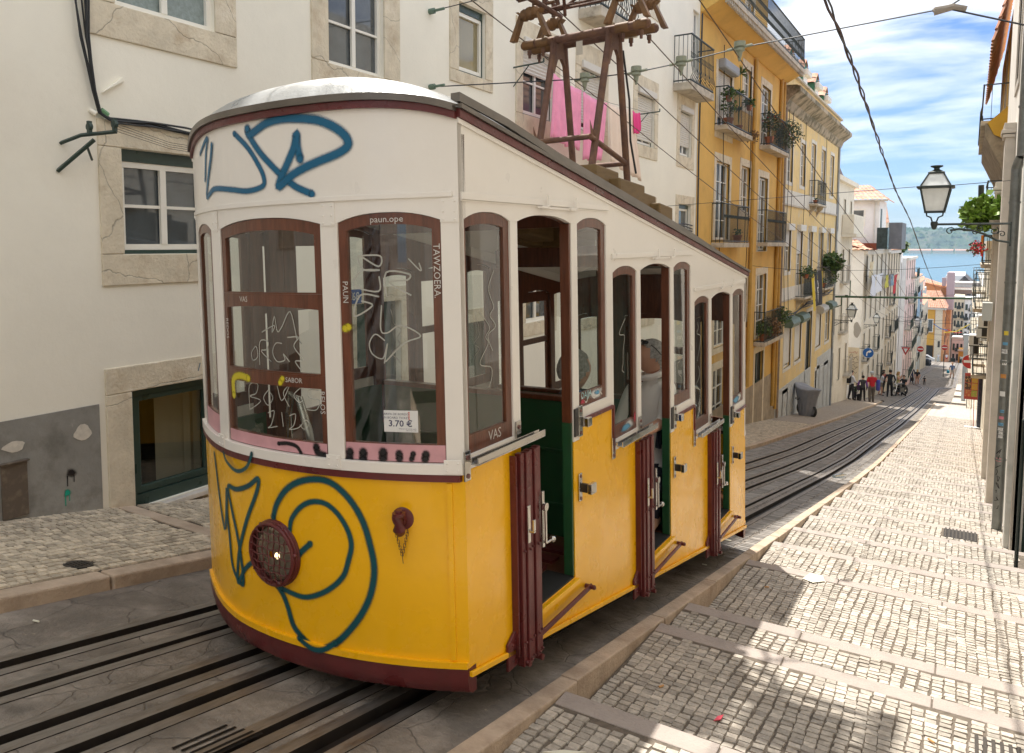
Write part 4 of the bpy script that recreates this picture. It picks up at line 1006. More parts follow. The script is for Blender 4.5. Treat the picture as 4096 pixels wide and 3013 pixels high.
# ochre clamps, insulators and bolts
for x in (PX[0] + .10, PX[0] + .24, PX[1] - .10, PX[1] - .22):
    for yt in (2.93, 3.09):
        c = MB(); c.tube([(x - .05, yt, ZT + .012), (x + .05, yt, ZT + .012)], .036, 12); tp('clamp', c, M_rusty, TWR, smooth=True)
        b_ = MB(); b_.tube([(x, yt, ZT - .03), (x, yt, ZT - .065)], .017, 6); b_.tube([(x, yt, ZT - .065), (x, yt, ZT - .09)], .011, 6); tp('bolt', b_, M_rust, TWR)
for sx, x in ((1, PX[0] + .17), (-1, PX[1] - .16)):
    for yt in (2.84, 3.20):
        i_ = MB(); i_.lathe([(.02, -.075), (.042, -.066), (.048, -.042), (.042, -.026), (.05, -.012), (.05, .012), (.042, .026), (.048, .042), (.04, .066), (.02, .075)], (0, 0, 0), 16, T=Matrix.Translation((x, yt, ZT + .22)) @ Matrix.Rotation(R(82), 4, 'Y'))
        tp('insulator', i_, M_rusty, TWR, smooth=True)
        y_ = MB(); 
        for dx in (-.1, .1):
            y_.hexa([(x + dx * .55 - .012, yt - .03, ZT + .20), (x + dx * .55 + .012, yt - .03, ZT + .20), (x + dx * .55 + .012, yt + .03, ZT + .20), (x + dx * .55 - .012, yt + .03, ZT + .20), (x + dx - .012, yt - .03, ZT + .24), (x + dx + .012, yt - .03, ZT + .24), (x + dx + .012, yt + .03, ZT + .24), (x + dx - .012, yt + .03, ZT + .24)])
            y_.hexa([(x + dx * 1.5 - .02, yt - .03, ZT + .03), (x + dx * 1.5 + .02, yt - .03, ZT + .03), (x + dx * 1.5 + .02, yt + .03, ZT + .03), (x + dx * 1.5 - .02, yt + .03, ZT + .03), (x + dx * .7 - .012, yt - .03, ZT + .22), (x + dx * .7 + .012, yt - .03, ZT + .22), (x + dx * .7 + .012, yt + .03, ZT + .22), (x + dx * .7 - .012, yt + .03, ZT + .22)])
        tp('yoke', y_, M_rusty, TWR)
# linkage and collector bows above
bw = MB()
for x in (PX[0] + .15, PX[1] - .15):
    bw.tube([(x, 2.7, ZT + .33), (x, 3.34, ZT + .31)], .022, 8); bw.tube([(x - .1, 2.82, ZT + .33), (x + .1, 2.82, ZT + .34)], .018, 8)
    bw.tube([(x - .05, 2.72, ZT + .3), (x - .13, 2.9, ZT + .52), (x - .08, 3.05, ZT + .8)], .014, 6); bw.tube([(x + .06, 3.3, ZT + .3), (x + .14, 3.1, ZT + .5), (x + .08, 2.95, ZT + .8)], .014, 6)
    for q in (2.76, 2.95, 3.12, 3.28): bw.tube([(x - .03, q, ZT + .3), (x - .03, q, ZT + .40)], .02, 6); bw.box(x - .06, x + .06, q - .012, q + .012, ZT + .355, ZT + .375)
for yt in (2.74, 2.80, 3.24, 3.31): bw.tube([(PX[0] + .3, yt, ZT + .36), (PX[1] - .3, yt, ZT + .36)], .011, 6)
for yt in (2.86, 3.18): bw.tube([(PX[0] + .2, yt, ZT + .42), (PX[1] - .2, yt, ZT + .45)], .016, 6)
for a in (-1, 1): bw.tube([(-.82 + a * .34, 2.75, ZT + .38), (-.82 + a * .02, 3.1, ZT + .40), (-.82 + a * .34, 3.34, ZT + .38)], .012, 6)
bw.tube([(-.82, 2.6, ZT + .25), (-.82, 2.62, ZT + .48)], .03, 8); bw.tube([(PX[0] + .3, 3.3, ZT + .36), (PX[0] + .62, 3.34, ZT + .44)], .012, 6); bw.tube([(PX[0] + .3, 3.0, ZT + .30), (PX[0] + .60, 3.25, ZT + .42)], .010, 6)
for k in range(7): bw.tube([(-1.05 + .03 * k, 2.70, ZT + .37 + .01 * math.sin(k * 3)), (-1.03 + .03 * k, 2.70, ZT + .40)], .016, 6)
tp('collector_linkage', bw, M_rust, TWR, smooth=True)
bo = MB()                                       # bows reaching up to the contact wires
for x in (PX[0] + .1, PX[1] - .1):
    bo.tube([(x, 2.9, ZT + .36), (x + .08, 3.15, ZT + 1.2), (x, 2.98, ZT + 2.15)], .022, 6); bo.tube([(x, 3.2, ZT + .36), (x - .08, 2.9, ZT + 1.2), (x, 3.12, ZT + 2.15)], .018, 6)
for q in range(7): bo.box(PX[1] - .5, PX[0] + .5, 2.72 + q * .10, 2.775 + q * .10, ZT + 2.15 + .03 * (q % 2), ZT + 2.19 + .03 * (q % 2))
for x in (PX[1] - .45, -.82, PX[0] + .45): bo.box(x - .05, x + .05, 2.68, 3.42, ZT + 2.10, ZT + 2.145)
bo.box(PX[1] - .30, PX[1] + .0, 2.8, 3.2, ZT + 2.22, ZT + 2.30); bo.box(PX[0] - .1, PX[0] + .28, 2.9, 3.3, ZT + 2.22, ZT + 2.30)
tp('collector_bow', bo, M_rust, TWR)
tg_ = MB(); tg_.box(-.85, -.80, 2.885, 2.889, ZT - .14, ZT - .04); tp('tag', tg_, mat('pale_tag', (.5, .45, .38), .6), TWR)
# stepped timber blocks it stands on
for k, (ya, yb, h, x0, x1) in enumerate(((2.34, 2.74, .10, -.46, -.70), (2.56, 3.04, .07, -.38, -.52), (2.9, 3.2, .05, -.46, -.70), (3.12, 3.5, .10, -.46, -.70), (3.36, 3.66, .07, -.38, -.52))):
    for sgn in (0, 1):
        xa, xb = (x0, x1) if sgn == 0 else (-TW - x0, -TW - x1)
        b_ = MB(); z_ = max(roofline(xa, ya), roofline(xb, ya)) + .0
        b_.hexa([(min(xa, xb), ya, z_ - .22), (max(xa, xb), ya, z_ - .22), (max(xa, xb), yb, z_ - .28), (min(xa, xb), yb, z_ - .28), (min(xa, xb), ya, z_ + h + .13), (max(xa, xb), ya, z_ + h + .13), (max(xa, xb), yb, z_ + h + .10), (min(xa, xb), yb, z_ + h + .10)])
        tp('timber_block', b_, mat('ochre_timber', (.16, .095, .03), .6, var=.3, vscale=6, stretch=(3, 1, 8), dirt=(.07, .05, .03), dscale=6, damt=.6), bevel=.012)
# ------------------------------------------------------------- houses
k_ = .9595
def ringmesh(mb, X0, X1, o, i_, m=0, ax='x', S=None):
    """closed rectangular frame, outer o=(y0,y1,z0,z1), inner i_, from X0 to X1"""
    def cs(X, r): return [(X, r[0], r[2]), (X, r[1], r[2]), (X, r[1], r[3]), (X, r[0], r[3])]
    mb.grid([cs(X0, o), cs(X1, o), cs(X1, i_), cs(X0, i_), cs(X0, o)], m, True)
def facade(parent, X, y0, y1, z0, z1, holes, m, depth=.16, name='wall', zb=None):
    """wall at X facing the street with openings; reveals included"""
    mb = MB(); ys = sorted(set([y0, y1] + [h[0] for h in holes] + [h[1] for h in holes])); zs = sorted(set([z0, z1] + [h[2] for h in holes] + [h[3] for h in holes]))
    ys = [y for y in ys if y0 <= y <= y1]; zs = [z for z in zs if z0 <= z <= z1]
    vid = {}
    def V(a, b):
        if (a, b) not in vid: vid[(a, b)] = len(mb.v); mb.v.append((X, ys[a], zs[b]))
        return vid[(a, b)]
    for a in range(len(ys) - 1):
        for b in range(len(zs) - 1):
            cy = (ys[a] + ys[a + 1]) / 2; cz = (zs[b] + zs[b + 1]) / 2
            if any(h[0] < cy < h[1] and h[2] < cz < h[3] for h in holes): continue
            mb.f.append((V(a, b), V(a + 1, b), V(a + 1, b + 1), V(a, b + 1))); mb.m.append(0)
    s = 1 if X < 0 else -1
    for h in holes:
        a, b, c, d = h[:4]
        def cs(x): return [(x, a, c), (x, b, c), (x, b, d), (x, a, d)]
        mb.grid([cs(X), cs(X - s * depth)], 0, True)
    return mb.build(name, m, parent)
def shell(parent, X, y0, y1, z0, z1, back, m, top=True):
    """side walls, back and flat top of a house whose street front is at X"""
    s = 1 if X < 0 else -1; xb = X - s * back; mb = MB(); e = .002 * s
    mb.face([(X - e, y0, z0), (xb, y0, z0), (xb, y0, z1), (X - e, y0, z1)]); mb.face([(X - e, y1, z0), (xb, y1, z0), (xb, y1, z1), (X - e, y1, z1)]); mb.face([(xb, y0, z0), (xb, y1, z0), (xb, y1, z1), (xb, y0, z1)])
    if top: mb.face([(X - e, y0, z1), (X - e, y1, z1), (xb, y1, z1), (xb, y0, z1)])
    return mb.build('side_walls', m, parent)
def surround(parent, X, o, i_, m=None, t=.018, split=False):
    s = 1 if X < 0 else -1; m = m or M_stone
    if not split:
        mb = MB(); ringmesh(mb, X - s * .03, X + s * t, o, i_); return mb.build('stone_surround', m, parent)
    for a, b, c, d in ((o[0], o[1], i_[3], o[3]), (o[0], o[1], o[2], i_[2]), (o[0], i_[0], i_[2], i_[3]), (i_[1], o[1], i_[2], i_[3])):
        mb = MB(); g = .002; mb.box(min(X - s * .03, X + s * t), max(X - s * .03, X + s * t), a + g, b - g, c + g, d - g); mb.build('surround_stone', m, parent, bevel=.006)
def window(parent, X, r, style='casement', fm=None, shut=0, rec=.09, curtain=False, pm=None, open_leaf=False, fine=True, bars=1, outer=None):
    s = 1 if X < 0 else -1; fm = fm or M_pvc; pm = pm or M_pane
    y0, y1, z0, z1 = r; xf = X - s * rec; mb = MB(); w = .045 if fine else .05
    if outer is not None:
        ringmesh(mb, xf - s * .02, xf + s * .03, (y0, y1, z0, z1), (y0 + .012, y1 - .012, z0 + .03, z1 - (.09 if outer == 2 else .02))); f0 = mb.build('window', M_green, parent); y0 += .014; y1 -= .014; z0 += .032; z1 -= (.092 if outer == 2 else .022); mb = MB(); par = f0
        ringmesh(mb, xf - s * .03, xf + s * .02, (y0, y1, z0, z1), (y0 + w, y1 - w, z0 + w, z1 - w)); fo = mb.build('frame', fm, f0)
    else:
        ringmesh(mb, xf - s * .03, xf + s * .02, (y0, y1, z0, z1), (y0 + w, y1 - w, z0 + w, z1 - w)); fo = mb.build('window', fm, parent); par = fo
    ym = (y0 + y1) / 2
    if style in ('casement', 'tall'):
        b = MB(); b.box(min(xf, xf + s * .028), max(xf, xf + s * .028), ym - w * .6, ym + w * .6, z0 + w, z1 - w)
        nb = bars if style == 'casement' else 3
        for q in range(nb):
            zc = z0 + (z1 - z0) * (q + 1) / (nb + 1)
            for a, c in ((y0 + w, ym - w * .6), (ym + w * .6, y1 - w)): b.box(min(xf - s * .01, xf + s * .016), max(xf - s * .01, xf + s * .016), a, c, zc - .012, zc + .012)
        b.build('glazing_bar', fm, par, kind='stuff')
    p = MB(); xp = xf - s * .012
    p.face([(xp, y0 + w, z0 + w), (xp, y1 - w, z0 + w), (xp, y1 - w, z1 - w), (xp, y0 + w, z1 - w)]); p.build('pane', pm, par)
    if shut:
        zb_ = z1 - (z1 - z0) * shut; n = max(3, int((z1 - zb_) / .045)); sm = MB(); xs = X - s * .045; rows = []
        for q in range(n + 1):
            z = z1 - (z1 - zb_) * q / n
            rows.append([(xs, y0 + .02, z), (xs, y1 - .02, z)]); rows.append([(xs + s * .010, y0 + .02, z - (z1 - zb_) / n * .5), (xs + s * .010, y1 - .02, z - (z1 - zb_) / n * .5)]) if q < n else None
        sm.grid(rows); sm.build('roller_shutter', mat('shutter_plastic', (.60, .57, .51), .5, dirt=(.4, .36, .3), dscale=3, damt=.4), par)
    return fo
M_slab = mat('balcony_stone', (.50, .44, .35), .8, var=.2, vscale=5, bump=.5, bscale=30, dirt=(.16, .13, .10), dscale=4, damt=.7)
def balcony(parent, X, y0, y1, z, dep=.34, h=.85, step=.085, slabm=None, style=0, sl=.09, panel=None):
    s = 1 if X < 0 else -1; xo = X + s * dep
    mb = MB(); mb.box(min(X + s * .001, xo), max(X + s * .001, xo), y0, y1, z - sl, z); B = mb.build('balcony', slabm or M_slab, parent, bevel=.01)
    r = MB(); xi = xo - s * .03
    def bar(y, x):
        if style == 1:
            P = [(x, y, z), (x + s * .0, y, z + .1), (x + s * .045, y, z + .18), (x + s * .01, y, z + .34), (x, y, z + h)]; r.tube(P, .008, 4, cap=False)
            r.tube([(x, y - .02, z + .5), (x, y, z + .56), (x, y - .02, z + .62)], .006, 4, cap=False)
        else:
            r.box(x - .005, x + .005, y - .005, y + .005, z, z + h)
            if style == 2: r.tube([(x, y, z + h * .62), (x, y + step * .5, z + h * .72), (x, y + step, z + h * .62)], .006, 4, cap=False)
    n = max(2, int((y1 - y0 - .06) / step))
    for q in range(n + 1): bar(y0 + .03 + (y1 - y0 - .06) * q / n, xi)
    m_ = max(1, int(dep / step))
    for q in range(m_):
        x = X + s * (dep - .03) * q / m_ + s * .01
        for yy in (y0 + .03, y1 - .03): r.box(x - .005, x + .005, yy - .005, yy + .005, z, z + h)
    for zz_ in (z + h, z + .04):
        r.box(xi - .016, xi + .016, y0 + .012, y1 - .012, zz_ - .01, zz_ + .014)
        for yy in (y0 + .03, y1 - .03): r.box(min(X, xi - s * .017), max(X, xi - s * .017), yy - .014, yy + .014, zz_ - .01, zz_ + .014)
    r.build('railing', panel or M_iron, B)
    return B
def corbels(parent, X, y0, y1, z, dep):
    s = 1 if X < 0 else -1
    for yy in (y0 + .3, y1 - .3):
        mb = MB(); pr = [(0, 0), (dep * .9, 0), (dep * .8, -.1), (dep * .35, -.22), (0, -.42)]
        mb.poly(pr, lambda u, v, t: (X + s * u, yy + t, z + v), -.06, .06); mb.build('corbel', M_slab, parent)
def pipe(parent, x, y, z0, z1, r, m, name='downpipe'):
    mb = MB(); mb.tube([(x, y, z0), (x, y, z1)], r, 10); n = max(1, int((z1 - z0) / 1.8))
    for q in range(n + 1): z = z0 + (z1 - z0) * (q + .5) / (n + 1); mb.tube([(x, y, z - .02), (x, y, z + .02)], r * 1.18, 10)
    return mb.build(name, m, parent, smooth=True)
M_tile = mat('terracotta_tile', (.50, .24, .15), .8, var=.3, vscale=5, island=.2, dirt=(.58, .40, .30), dscale=3, damt=.7, dlo=.42, dhi=.65)
def tiles(parent, A, B_, C_, D_, cols, rows, name='roof_tiles', m=None, amp=.05):
    """corrugated clay-tile slope between eave A-B and ridge D-C, each course lapping the one below"""
    A, B_, C_, D_ = map(Vector, (A, B_, C_, D_)); nrm = (B_ - A).cross(D_ - A).normalized()
    if nrm.z < 0: nrm = -nrm
    mb = MB()
    for r in range(rows):
        P = []
        for e, lift in ((r / rows, .028), ((r + 1) / rows + .01, .0)):
            a = A.lerp(D_, min(e, 1)); b = B_.lerp(C_, min(e, 1)); row = []
            for c in range(cols * 4 + 1):
                t = c / (cols * 4); row.append(a.lerp(b, t) + nrm * (lift + amp * abs(math.sin(math.pi * t * cols)) ** .6))
            P.append(row)
        mb.grid(P)
    return mb.build(name, m or M_tile, parent, kind='stuff')

# ---- B1: long white house on the left, beside the tram
H1 = thing('white_house', 'long cream white house beside the tram with stone framed windows', 'house', (WX - 2, 3, gz(3)))
F = lambda *a: tuple(v * k_ for v in a)
op = {'a': F(3.705, 4.66, 1.87, 3.05), 'b': F(3.715, 4.55, -.075, .765), 'c': F(3.735, 4.58, -2.17, -1.19), 'd': F(6.11, 7.02, 1.885, 3.25), 'e': F(8.555, 9.21, 2.255, 3.13), 'f': F(10.27, 11.3, 1.945, 2.96), 'g': F(12.31, 13.28, 1.96, 3.02), 'h': F(14.98, 15.98, 2.02, 3.04), 'i': F(17.68, 18.56, 2.05, 3.07),
      'j': F(17.7, 18.62, -.9, .94), 'k': F(8.45, 9.35, -2.9, -1.06), 'l': F(6.5, 7.3, -2.4, -.66), 'm': F(12.3, 13.3, -1.3, .75), 'n': F(14.98, 15.98, -1.5, .8), 'o': F(10.4, 11.3, -1.2, .6), 'p': F(18.5, 19.0, 4.2, 5.5)}
for q, (y, z) in enumerate(((-2, .2), (-2, 2.2), (-6, 1), (-6, 3), (-9, 2), (-9, 4), (1.2, 2.2), (3.72, 4.3), (6.1, 4.6), (8.5, 4.7), (10.3, 4.7), (12.4, 4.8), (15, 4.9), (-2, 4.4), (1.2, 4.6), (3.72, 6.6), (6.1, 6.9), (8.5, 7), (10.3, 7), (12.4, 7), (15, 7.1))): op['x%d' % q] = (y * k_, (y + .95) * k_, z * k_, (z + 1.3) * k_)
facade(H1, WX, -12, 18.28, -7, 9.6, [o for o in op.values()], M_wallwhite)
shell(H1, WX, -12, 18.28, -7, 9.6, 6, M_wallwhite)
def sur(o, l=.19, r=.19, t=.2, b=.25): return (o[0] - l, o[1] + r, o[2] - b, o[3] + t)
surround(H1, WX, sur(op['a'], .24, .23, .25, .26), op['a'], split=True); surround(H1, WX, sur(op['b'], .19, .19, .2, .24), op['b'], split=True)
surround(H1, WX, sur(op['c'], .22, .22, .205, .05), op['c'], split=True)
for kk, ww in (('d', (.24, .28, .2, .22)), ('e', (.2, .19, .22, .15)), ('f', (.2, .2, .35, .26)), ('g', (.2, .2, .4, .15)), ('h', (.21, .2, .33, .24)), ('i', (.2, .2, .36, .26)), ('j', (.2, .25, .2, .1)), ('k', (.15, .15, .18, .0)), ('l', (.15, .15, .17, .0)), ('m', (.2, .2, .2, .2)), ('n', (.2, .2, .2, .2)), ('o', (.15, .15, .2, .2))): surround(H1, WX, sur(op[kk], *ww), op[kk], split=True)
for kk in op:
    if kk[0] == 'x': surround(H1, WX, sur(op[kk]), op[kk])
window(H1, WX, op['a'], pm=M_cloud_pane, rec=.06, bars=0); window(H1, WX, op['b'], outer=2, rec=.08)
mb = MB(); o = op['c']; ringmesh(mb, WX - .1, WX - .03, o, (o[0] + .045, o[1] - .045, o[2] + .09, o[3] - .05)); wf = mb.build('window', M_green, H1); mb = MB(); ringmesh(mb, WX - .09, WX - .05, (o[0] + .047, o[1] - .047, o[2] + .092, o[3] - .052), (o[0] + .1, o[1] - .1, o[2] + .15, o[3] - .1)); mb.build('sash', M_green, wf, bevel=.006)
mb = MB(); mb.face([(WX - .075, o[0] + .1, o[2] + .15), (WX - .075, o[1] - .1, o[2] + .15), (WX - .075, o[1] - .1, o[3] - .1), (WX - .075, o[0] + .1, o[3] - .1)]); mb.build('pane', glass_mat('basement_glass', (.75, .78, .75), .0), wf)
mb = MB(); mb.box(WX - .55, WX - .5, o[0] - .2, o[1] + .3, o[2] - .1, o[3] + .1); mb.build('inner_room', mat('dim_room', (.05, .045, .035), .8, var=.5, vscale=2.5, stretch=(1, 3, .5)), wf)
mb = MB(); rows = [[(WX - .3 + .02 * math.sin(y * 60), y, z) for y in [o[0] + .4 + .05 * i for i in range(12)]] for z in (o[2], o[3])]; mb.grid(rows); mb.build('curtain', mat('thin_curtain', (.40, .36, .27), .9), wf, smooth=True)
mb = MB(); mb.box(WX + .0, WX + .075, o[0] - .005, o[1] + .02, o[2] - .045, o[2] - .003); mb.build('marble_sill', mat('marble', (.62, .57, .50), .4, var=.15, vscale=14), H1, bevel=.006)
window(H1, WX, op['d'], rec=.07, bars=2, curtain=True); window(H1, WX, op['e'], style='single', outer=2, rec=.07, pm=mat('pane_yellowish', (.24, .20, .10), .05, spec=1)); window(H1, WX, op['f'], rec=.09, shut=.38, outer=1); window(H1, WX, op['g'], rec=.09, shut=.9, outer=1); window(H1, WX, op['h'], rec=.09, shut=.93, outer=1); window(H1, WX, op['i'], rec=.09, shut=.8, outer=1)
window(H1, WX, op['j'], style='single', outer=2); window(H1, WX, op['m']); window(H1, WX, op['n']); window(H1, WX, op['o'])
for kk in ('k', 'l'): window(H1, WX, op[kk], style='single', fm=M_green, pm=mat('green_door_panel', (.03, .065, .05), .45, var=.15))
for kk in op:
    if kk[0] == 'x' or kk == 'p': window(H1, WX, op[kk])
mb = MB()                                       # half-open casement leaf and dark gap
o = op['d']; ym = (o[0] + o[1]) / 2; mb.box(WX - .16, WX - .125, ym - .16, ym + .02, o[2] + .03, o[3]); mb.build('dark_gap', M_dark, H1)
for kk, hgt in (('g', .10), ('h', .10), ('i', .10), ('f', .10)):
    o = op[kk]; mb = MB(); mb.box(WX - .03, WX + .06, o[0] + .0, o[1] - .0, o[3] - .02, o[3] + hgt); mb.build('shutter_box', mat('shutter_box_white', (.66, .63, .57), .5), H1, bevel=.01)
mb = MB(); mb.box(WX + .002, WX + .014, -12, 3.5 * k_ - .001 - .05 + .001, -4, -1.245 * k_); mb.build('grey_dado', M_dado, H1)
mb = MB(); mb.box(WX + .002, WX + .014, 4.9, 18.27, -8, -2.6); mb.build('grey_dado', M_dado, H1)
mb = MB(); mb.box(WX + .015, WX + .03, 2.58, 2.755, -1.87, -1.49); mb.box(WX + .015, WX + .05, 2.57, 2.765, -1.489, -1.477); mb.build('meter_box', mat('brown_meter_box', (.14, .11, .085), .6, metal=.3, dirt=(.3, .24, .17), dscale=14, damt=.6, bump=.2), H1, bevel=.003)
SW_ = lambda u, v, d=0: (WX + .0165 - d, u, v)
mb = MB(); blob(mb, SW_, 2.68, -1.38, .075, .035); blob(mb, SW_, 3.17, -1.38, .068, .055); mb.build('bare_patch', mat('bare_plaster', (.62, .57, .49), .9, var=.15, vscale=20), H1)
mb = MB(); blob(mb, SW_, 3.07, -1.66, .05, .045, n=18); ribbon(mb, SW_, [(3.04, -1.68), (3.04, -1.75)], .006); ribbon(mb, SW_, [(3.09, -1.68), (3.09, -1.73)], .005); mb.build('graffiti', M_blk, H1)
mb = MB(); blob(mb, SW_, 3.035, -1.80, .034, .042, n=18); ribbon(mb, SW_, [(3.02, -1.82), (3.02, -1.89)], .006); ribbon(mb, SW_, [(3.05, -1.82), (3.05, -1.86)], .005); mb.build('graffiti', spray_mat('turquoise_spray', (.0, .33, .22)), H1)
mb = MB(); ribbon(mb, lambda u, v, d=0: (WX + .0205, u, v), [(4.22, -1.0), (4.2, -1.06)], .006, sm=False); mb.build('graffiti', M_blue, H1)
# house numbers
def plate(par, y, z, w, h, s, bg_, fg):
    mb = MB(); mb.box(WX + .019, WX + .026, y - w / 2, y + w / 2, z - h / 2, z + h / 2); P_ = mb.build('number_plate', bg_, par, bevel=.002)
    mb = MB(); text_mb(mb, s, h * .8, lambda x, yy: (WX + .0268, y + x, z + yy), bold=.002); mb.build('digits', fg, P_)
plate(H1, 8.56 * k_, -.975 * k_, .15, .14, '66', mat('dark_plate', (.03, .04, .05), .4), M_scr); plate(H1, 6.47 * k_, -.57 * k_, .19, .15, '68', mat('blue_plate', (.03, .10, .30), .35), M_scr)
# ridge cornice
mb = MB(); mb.box(WX, WX + .25, -12, 18.27, 9.45, 9.65); mb.build('cornice', M_slab, H1)
balcony(H1, WX, 16.45, 18.15, 3.42, dep=.40, h=.98, style=1, step=.1, sl=.16)
balcony(H1, WX, 11.7, 13.3, 3.78, dep=.40, h=.98, style=1, step=.1, sl=.16)
M_copper = mat('wall_bracket_green', (.035, .06, .05), .5, var=.2)
# wall-mounted iron bracket with pulleys and thin wires along the lintel
br = MB(); Xb = WX
br.tube([(Xb, 3.10, .72), (Xb + .16, 3.16, .77), (Xb + .34, 3.32, .80)], .014, 4); br.tube([(Xb, 3.07, .52), (Xb + .22, 3.22, .74)], .016, 4); br.tube([(Xb + .02, 3.32, .62), (Xb + .16, 3.2, .70)], .009, 4)
for c in ((Xb + .2, 3.2, .83), (Xb + .33, 3.31, .85)): br.tube([(c[0], c[1] - .012, c[2]), (c[0], c[1] + .012, c[2])], .028, 12); br.box(c[0] - .012, c[0] + .012, c[1] - .014, c[1] + .014, c[2] - .045, c[2] + .04)
tag(br.build('wall_bracket', M_copper, None), 'dark green iron wire bracket on the cream wall left of the tram', 'bracket')
cb = MB(); rnd = random.Random(4)
base = [(3.27, 2.6), (3.255, 2.0), (3.285, 1.5), (3.34, 1.13), (3.38, .97), (3.47, .93), (3.58, .935), (3.8, .95), (4.1, .935), (4.5, .90)]
for q in range(9):
    a, b = rnd.uniform(-.035, .035), rnd.uniform(-.018, .012); ph = rnd.uniform(0, 6)
    P = []
    for i in range(len(base) - 1):
        for t in (0, .5): 
            y = base[i][0] + (base[i + 1][0] - base[i][0]) * t; z = base[i][1] + (base[i + 1][1] - base[i][1]) * t
            tw_ = math.sin(z * 5 + y * 4 + ph) * .02; side = max(0, min(1, (z - 1.0) / .8))
            P.append((WX + .035 + .006 * (q % 3), y + a * (.3 + side) + tw_ * side, z + b * (1 - side) + tw_ * (1 - side) * .7))
    cb.tube(P, .0065, 5, cap=False)
cb.build('cable_bundle', mat('black_cable', (.02, .02, .02), .55), None, label='thick bundle of black cables running down the cream wall', cat='cable', kind=None)
tw_ = MB()
for q in range(4): tw_.tube([(WX + .33, 3.31, .86 - q * .018), (WX + .14, 3.9, .80 - q * .016), (WX + .05, 5.2, .78 - q * .02)], .0018, 4, cap=False)
tw_.build('thin_wires', MATS['black_cable'], None, label='four thin wires strung from the green bracket across the window lintel', cat='wire', group=None)
mb = MB(); mb.tube([(WX + .03, 3.40, .99), (WX + .03, 3.45, .96)], .022, 8); mb.build('junction_piece', mat('mint_plastic', (.16, .33, .17), .5), None, label='green plastic joint clamping the black cables at the bend', cat='cable joint')
mb = MB(); mb.hexa([(WX, 3.42, 1.12), (WX + .03, 3.42, 1.12), (WX + .03, 3.43, 1.135), (WX, 3.43, 1.135), (WX, 3.60, 1.235), (WX + .03, 3.60, 1.235), (WX + .03, 3.585, 1.26), (WX, 3.585, 1.26)]); mb.build('wall_tie', M_wallwhite, H1, bevel=.004)
mb = MB(); mb.tube([(WX + .0, 3.33, .985), (WX + .035, 3.36, .955)], .018, 8); mb.build('wall_stub', M_wallwhite, H1)

# ---- laundry on the wall
M_p1 = mat('pink_cotton', (.88, .33, .50), .85, var=.1, vscale=6, bump=.1, bscale=300); M_p2 = mat('peach_cotton', (.82, .66, .55), .85, var=.06)
def cloth(name, label, y0, y1, z0, z1, zb0, zb1, m, cat='laundry', X=-5.0, folds=5, dy=(0, 0), amp=.025, grp=None):
    mb = MB(); nu, nv = 28, 12; rows = []
    for j in range(nv + 1):
        v = j / nv; row = []
        for i in range(nu + 1):
            u = i / nu; yt = y0 + (y1 - y0) * u; zt_ = z0 + (z1 - z0) * u - .03 * math.sin(math.pi * u); zb_ = zb0 + (zb1 - zb0) * u
            y = yt + (dy[0] * (1 - u) + dy[1] * u) * v; z = zt_ + (zb_ - zt_) * v + .02 * math.sin(u * 9) * v
            row.append((X + amp * math.sin(u * math.pi * 2 * folds + .6 * math.sin(v * 3)) * (.25 + v), y, z))
        rows.append(row)
    mb.grid(rows); o = mb.build(name, m, None, smooth=True, label=label, cat=cat, group=grp); md = o.modifiers.new('thick', 'SOLIDIFY'); md.thickness = .004; return o
s5 = 1.0
cloth('bath_sheet', 'left pink sheet hanging from the clothesline behind the roof tower', 9.94, 10.87, 2.39, 2.31, 1.50, 1.40, M_p1, dy=(-.1, -.05)); cloth('bath_sheet', 'right pink sheet on the clothesline next to the peach sheet', 10.93, 11.85, 2.30, 2.27, 1.28, 1.33, M_p1, dy=(.0, -.2))
cloth('bed_sheet', 'long pale peach bed sheet hanging beside the pink sheets', 11.9, 12.95, 2.28, 2.33, 1.35, 1.12, M_p2, dy=(.1, .5)); cloth('hand_towel', 'small hot pink towel at the right end of the clothesline', 12.97, 13.33, 2.31, 2.33, 1.92, 2.0, mat('hot_pink', (.78, .06, .25), .85), dy=(.06, .05), folds=2)
cloth('pink_garment', 'small pale pink garment pegged at the window left of the sheets', 9.72, 9.86, 2.36, 2.36, 2.0, 2.02, mat('pale_pink', (.66, .38, .38), .9), folds=1)
mb = MB()
for ya in (9.6, 14.3): mb.tube([(WX, ya, 2.46), (-4.98, ya, 2.48)], .012, 5); mb.tube([(WX, ya, 2.2), (-5.2, ya, 2.47)], .008, 5); mb.tube([(-4.98, ya, 2.48), (-4.98, ya, 2.53)], .012, 5)
mb.tube([(-5.0, 9.6, 2.48), (-5.0, 10.9, 2.31), (-5.0, 12, 2.29), (-5.0, 14.3, 2.42)], .003, 4)
mb.build('clothesline', M_copper, None, label='iron clothesline brackets and line holding the pink sheets on the white wall', cat='clothesline')

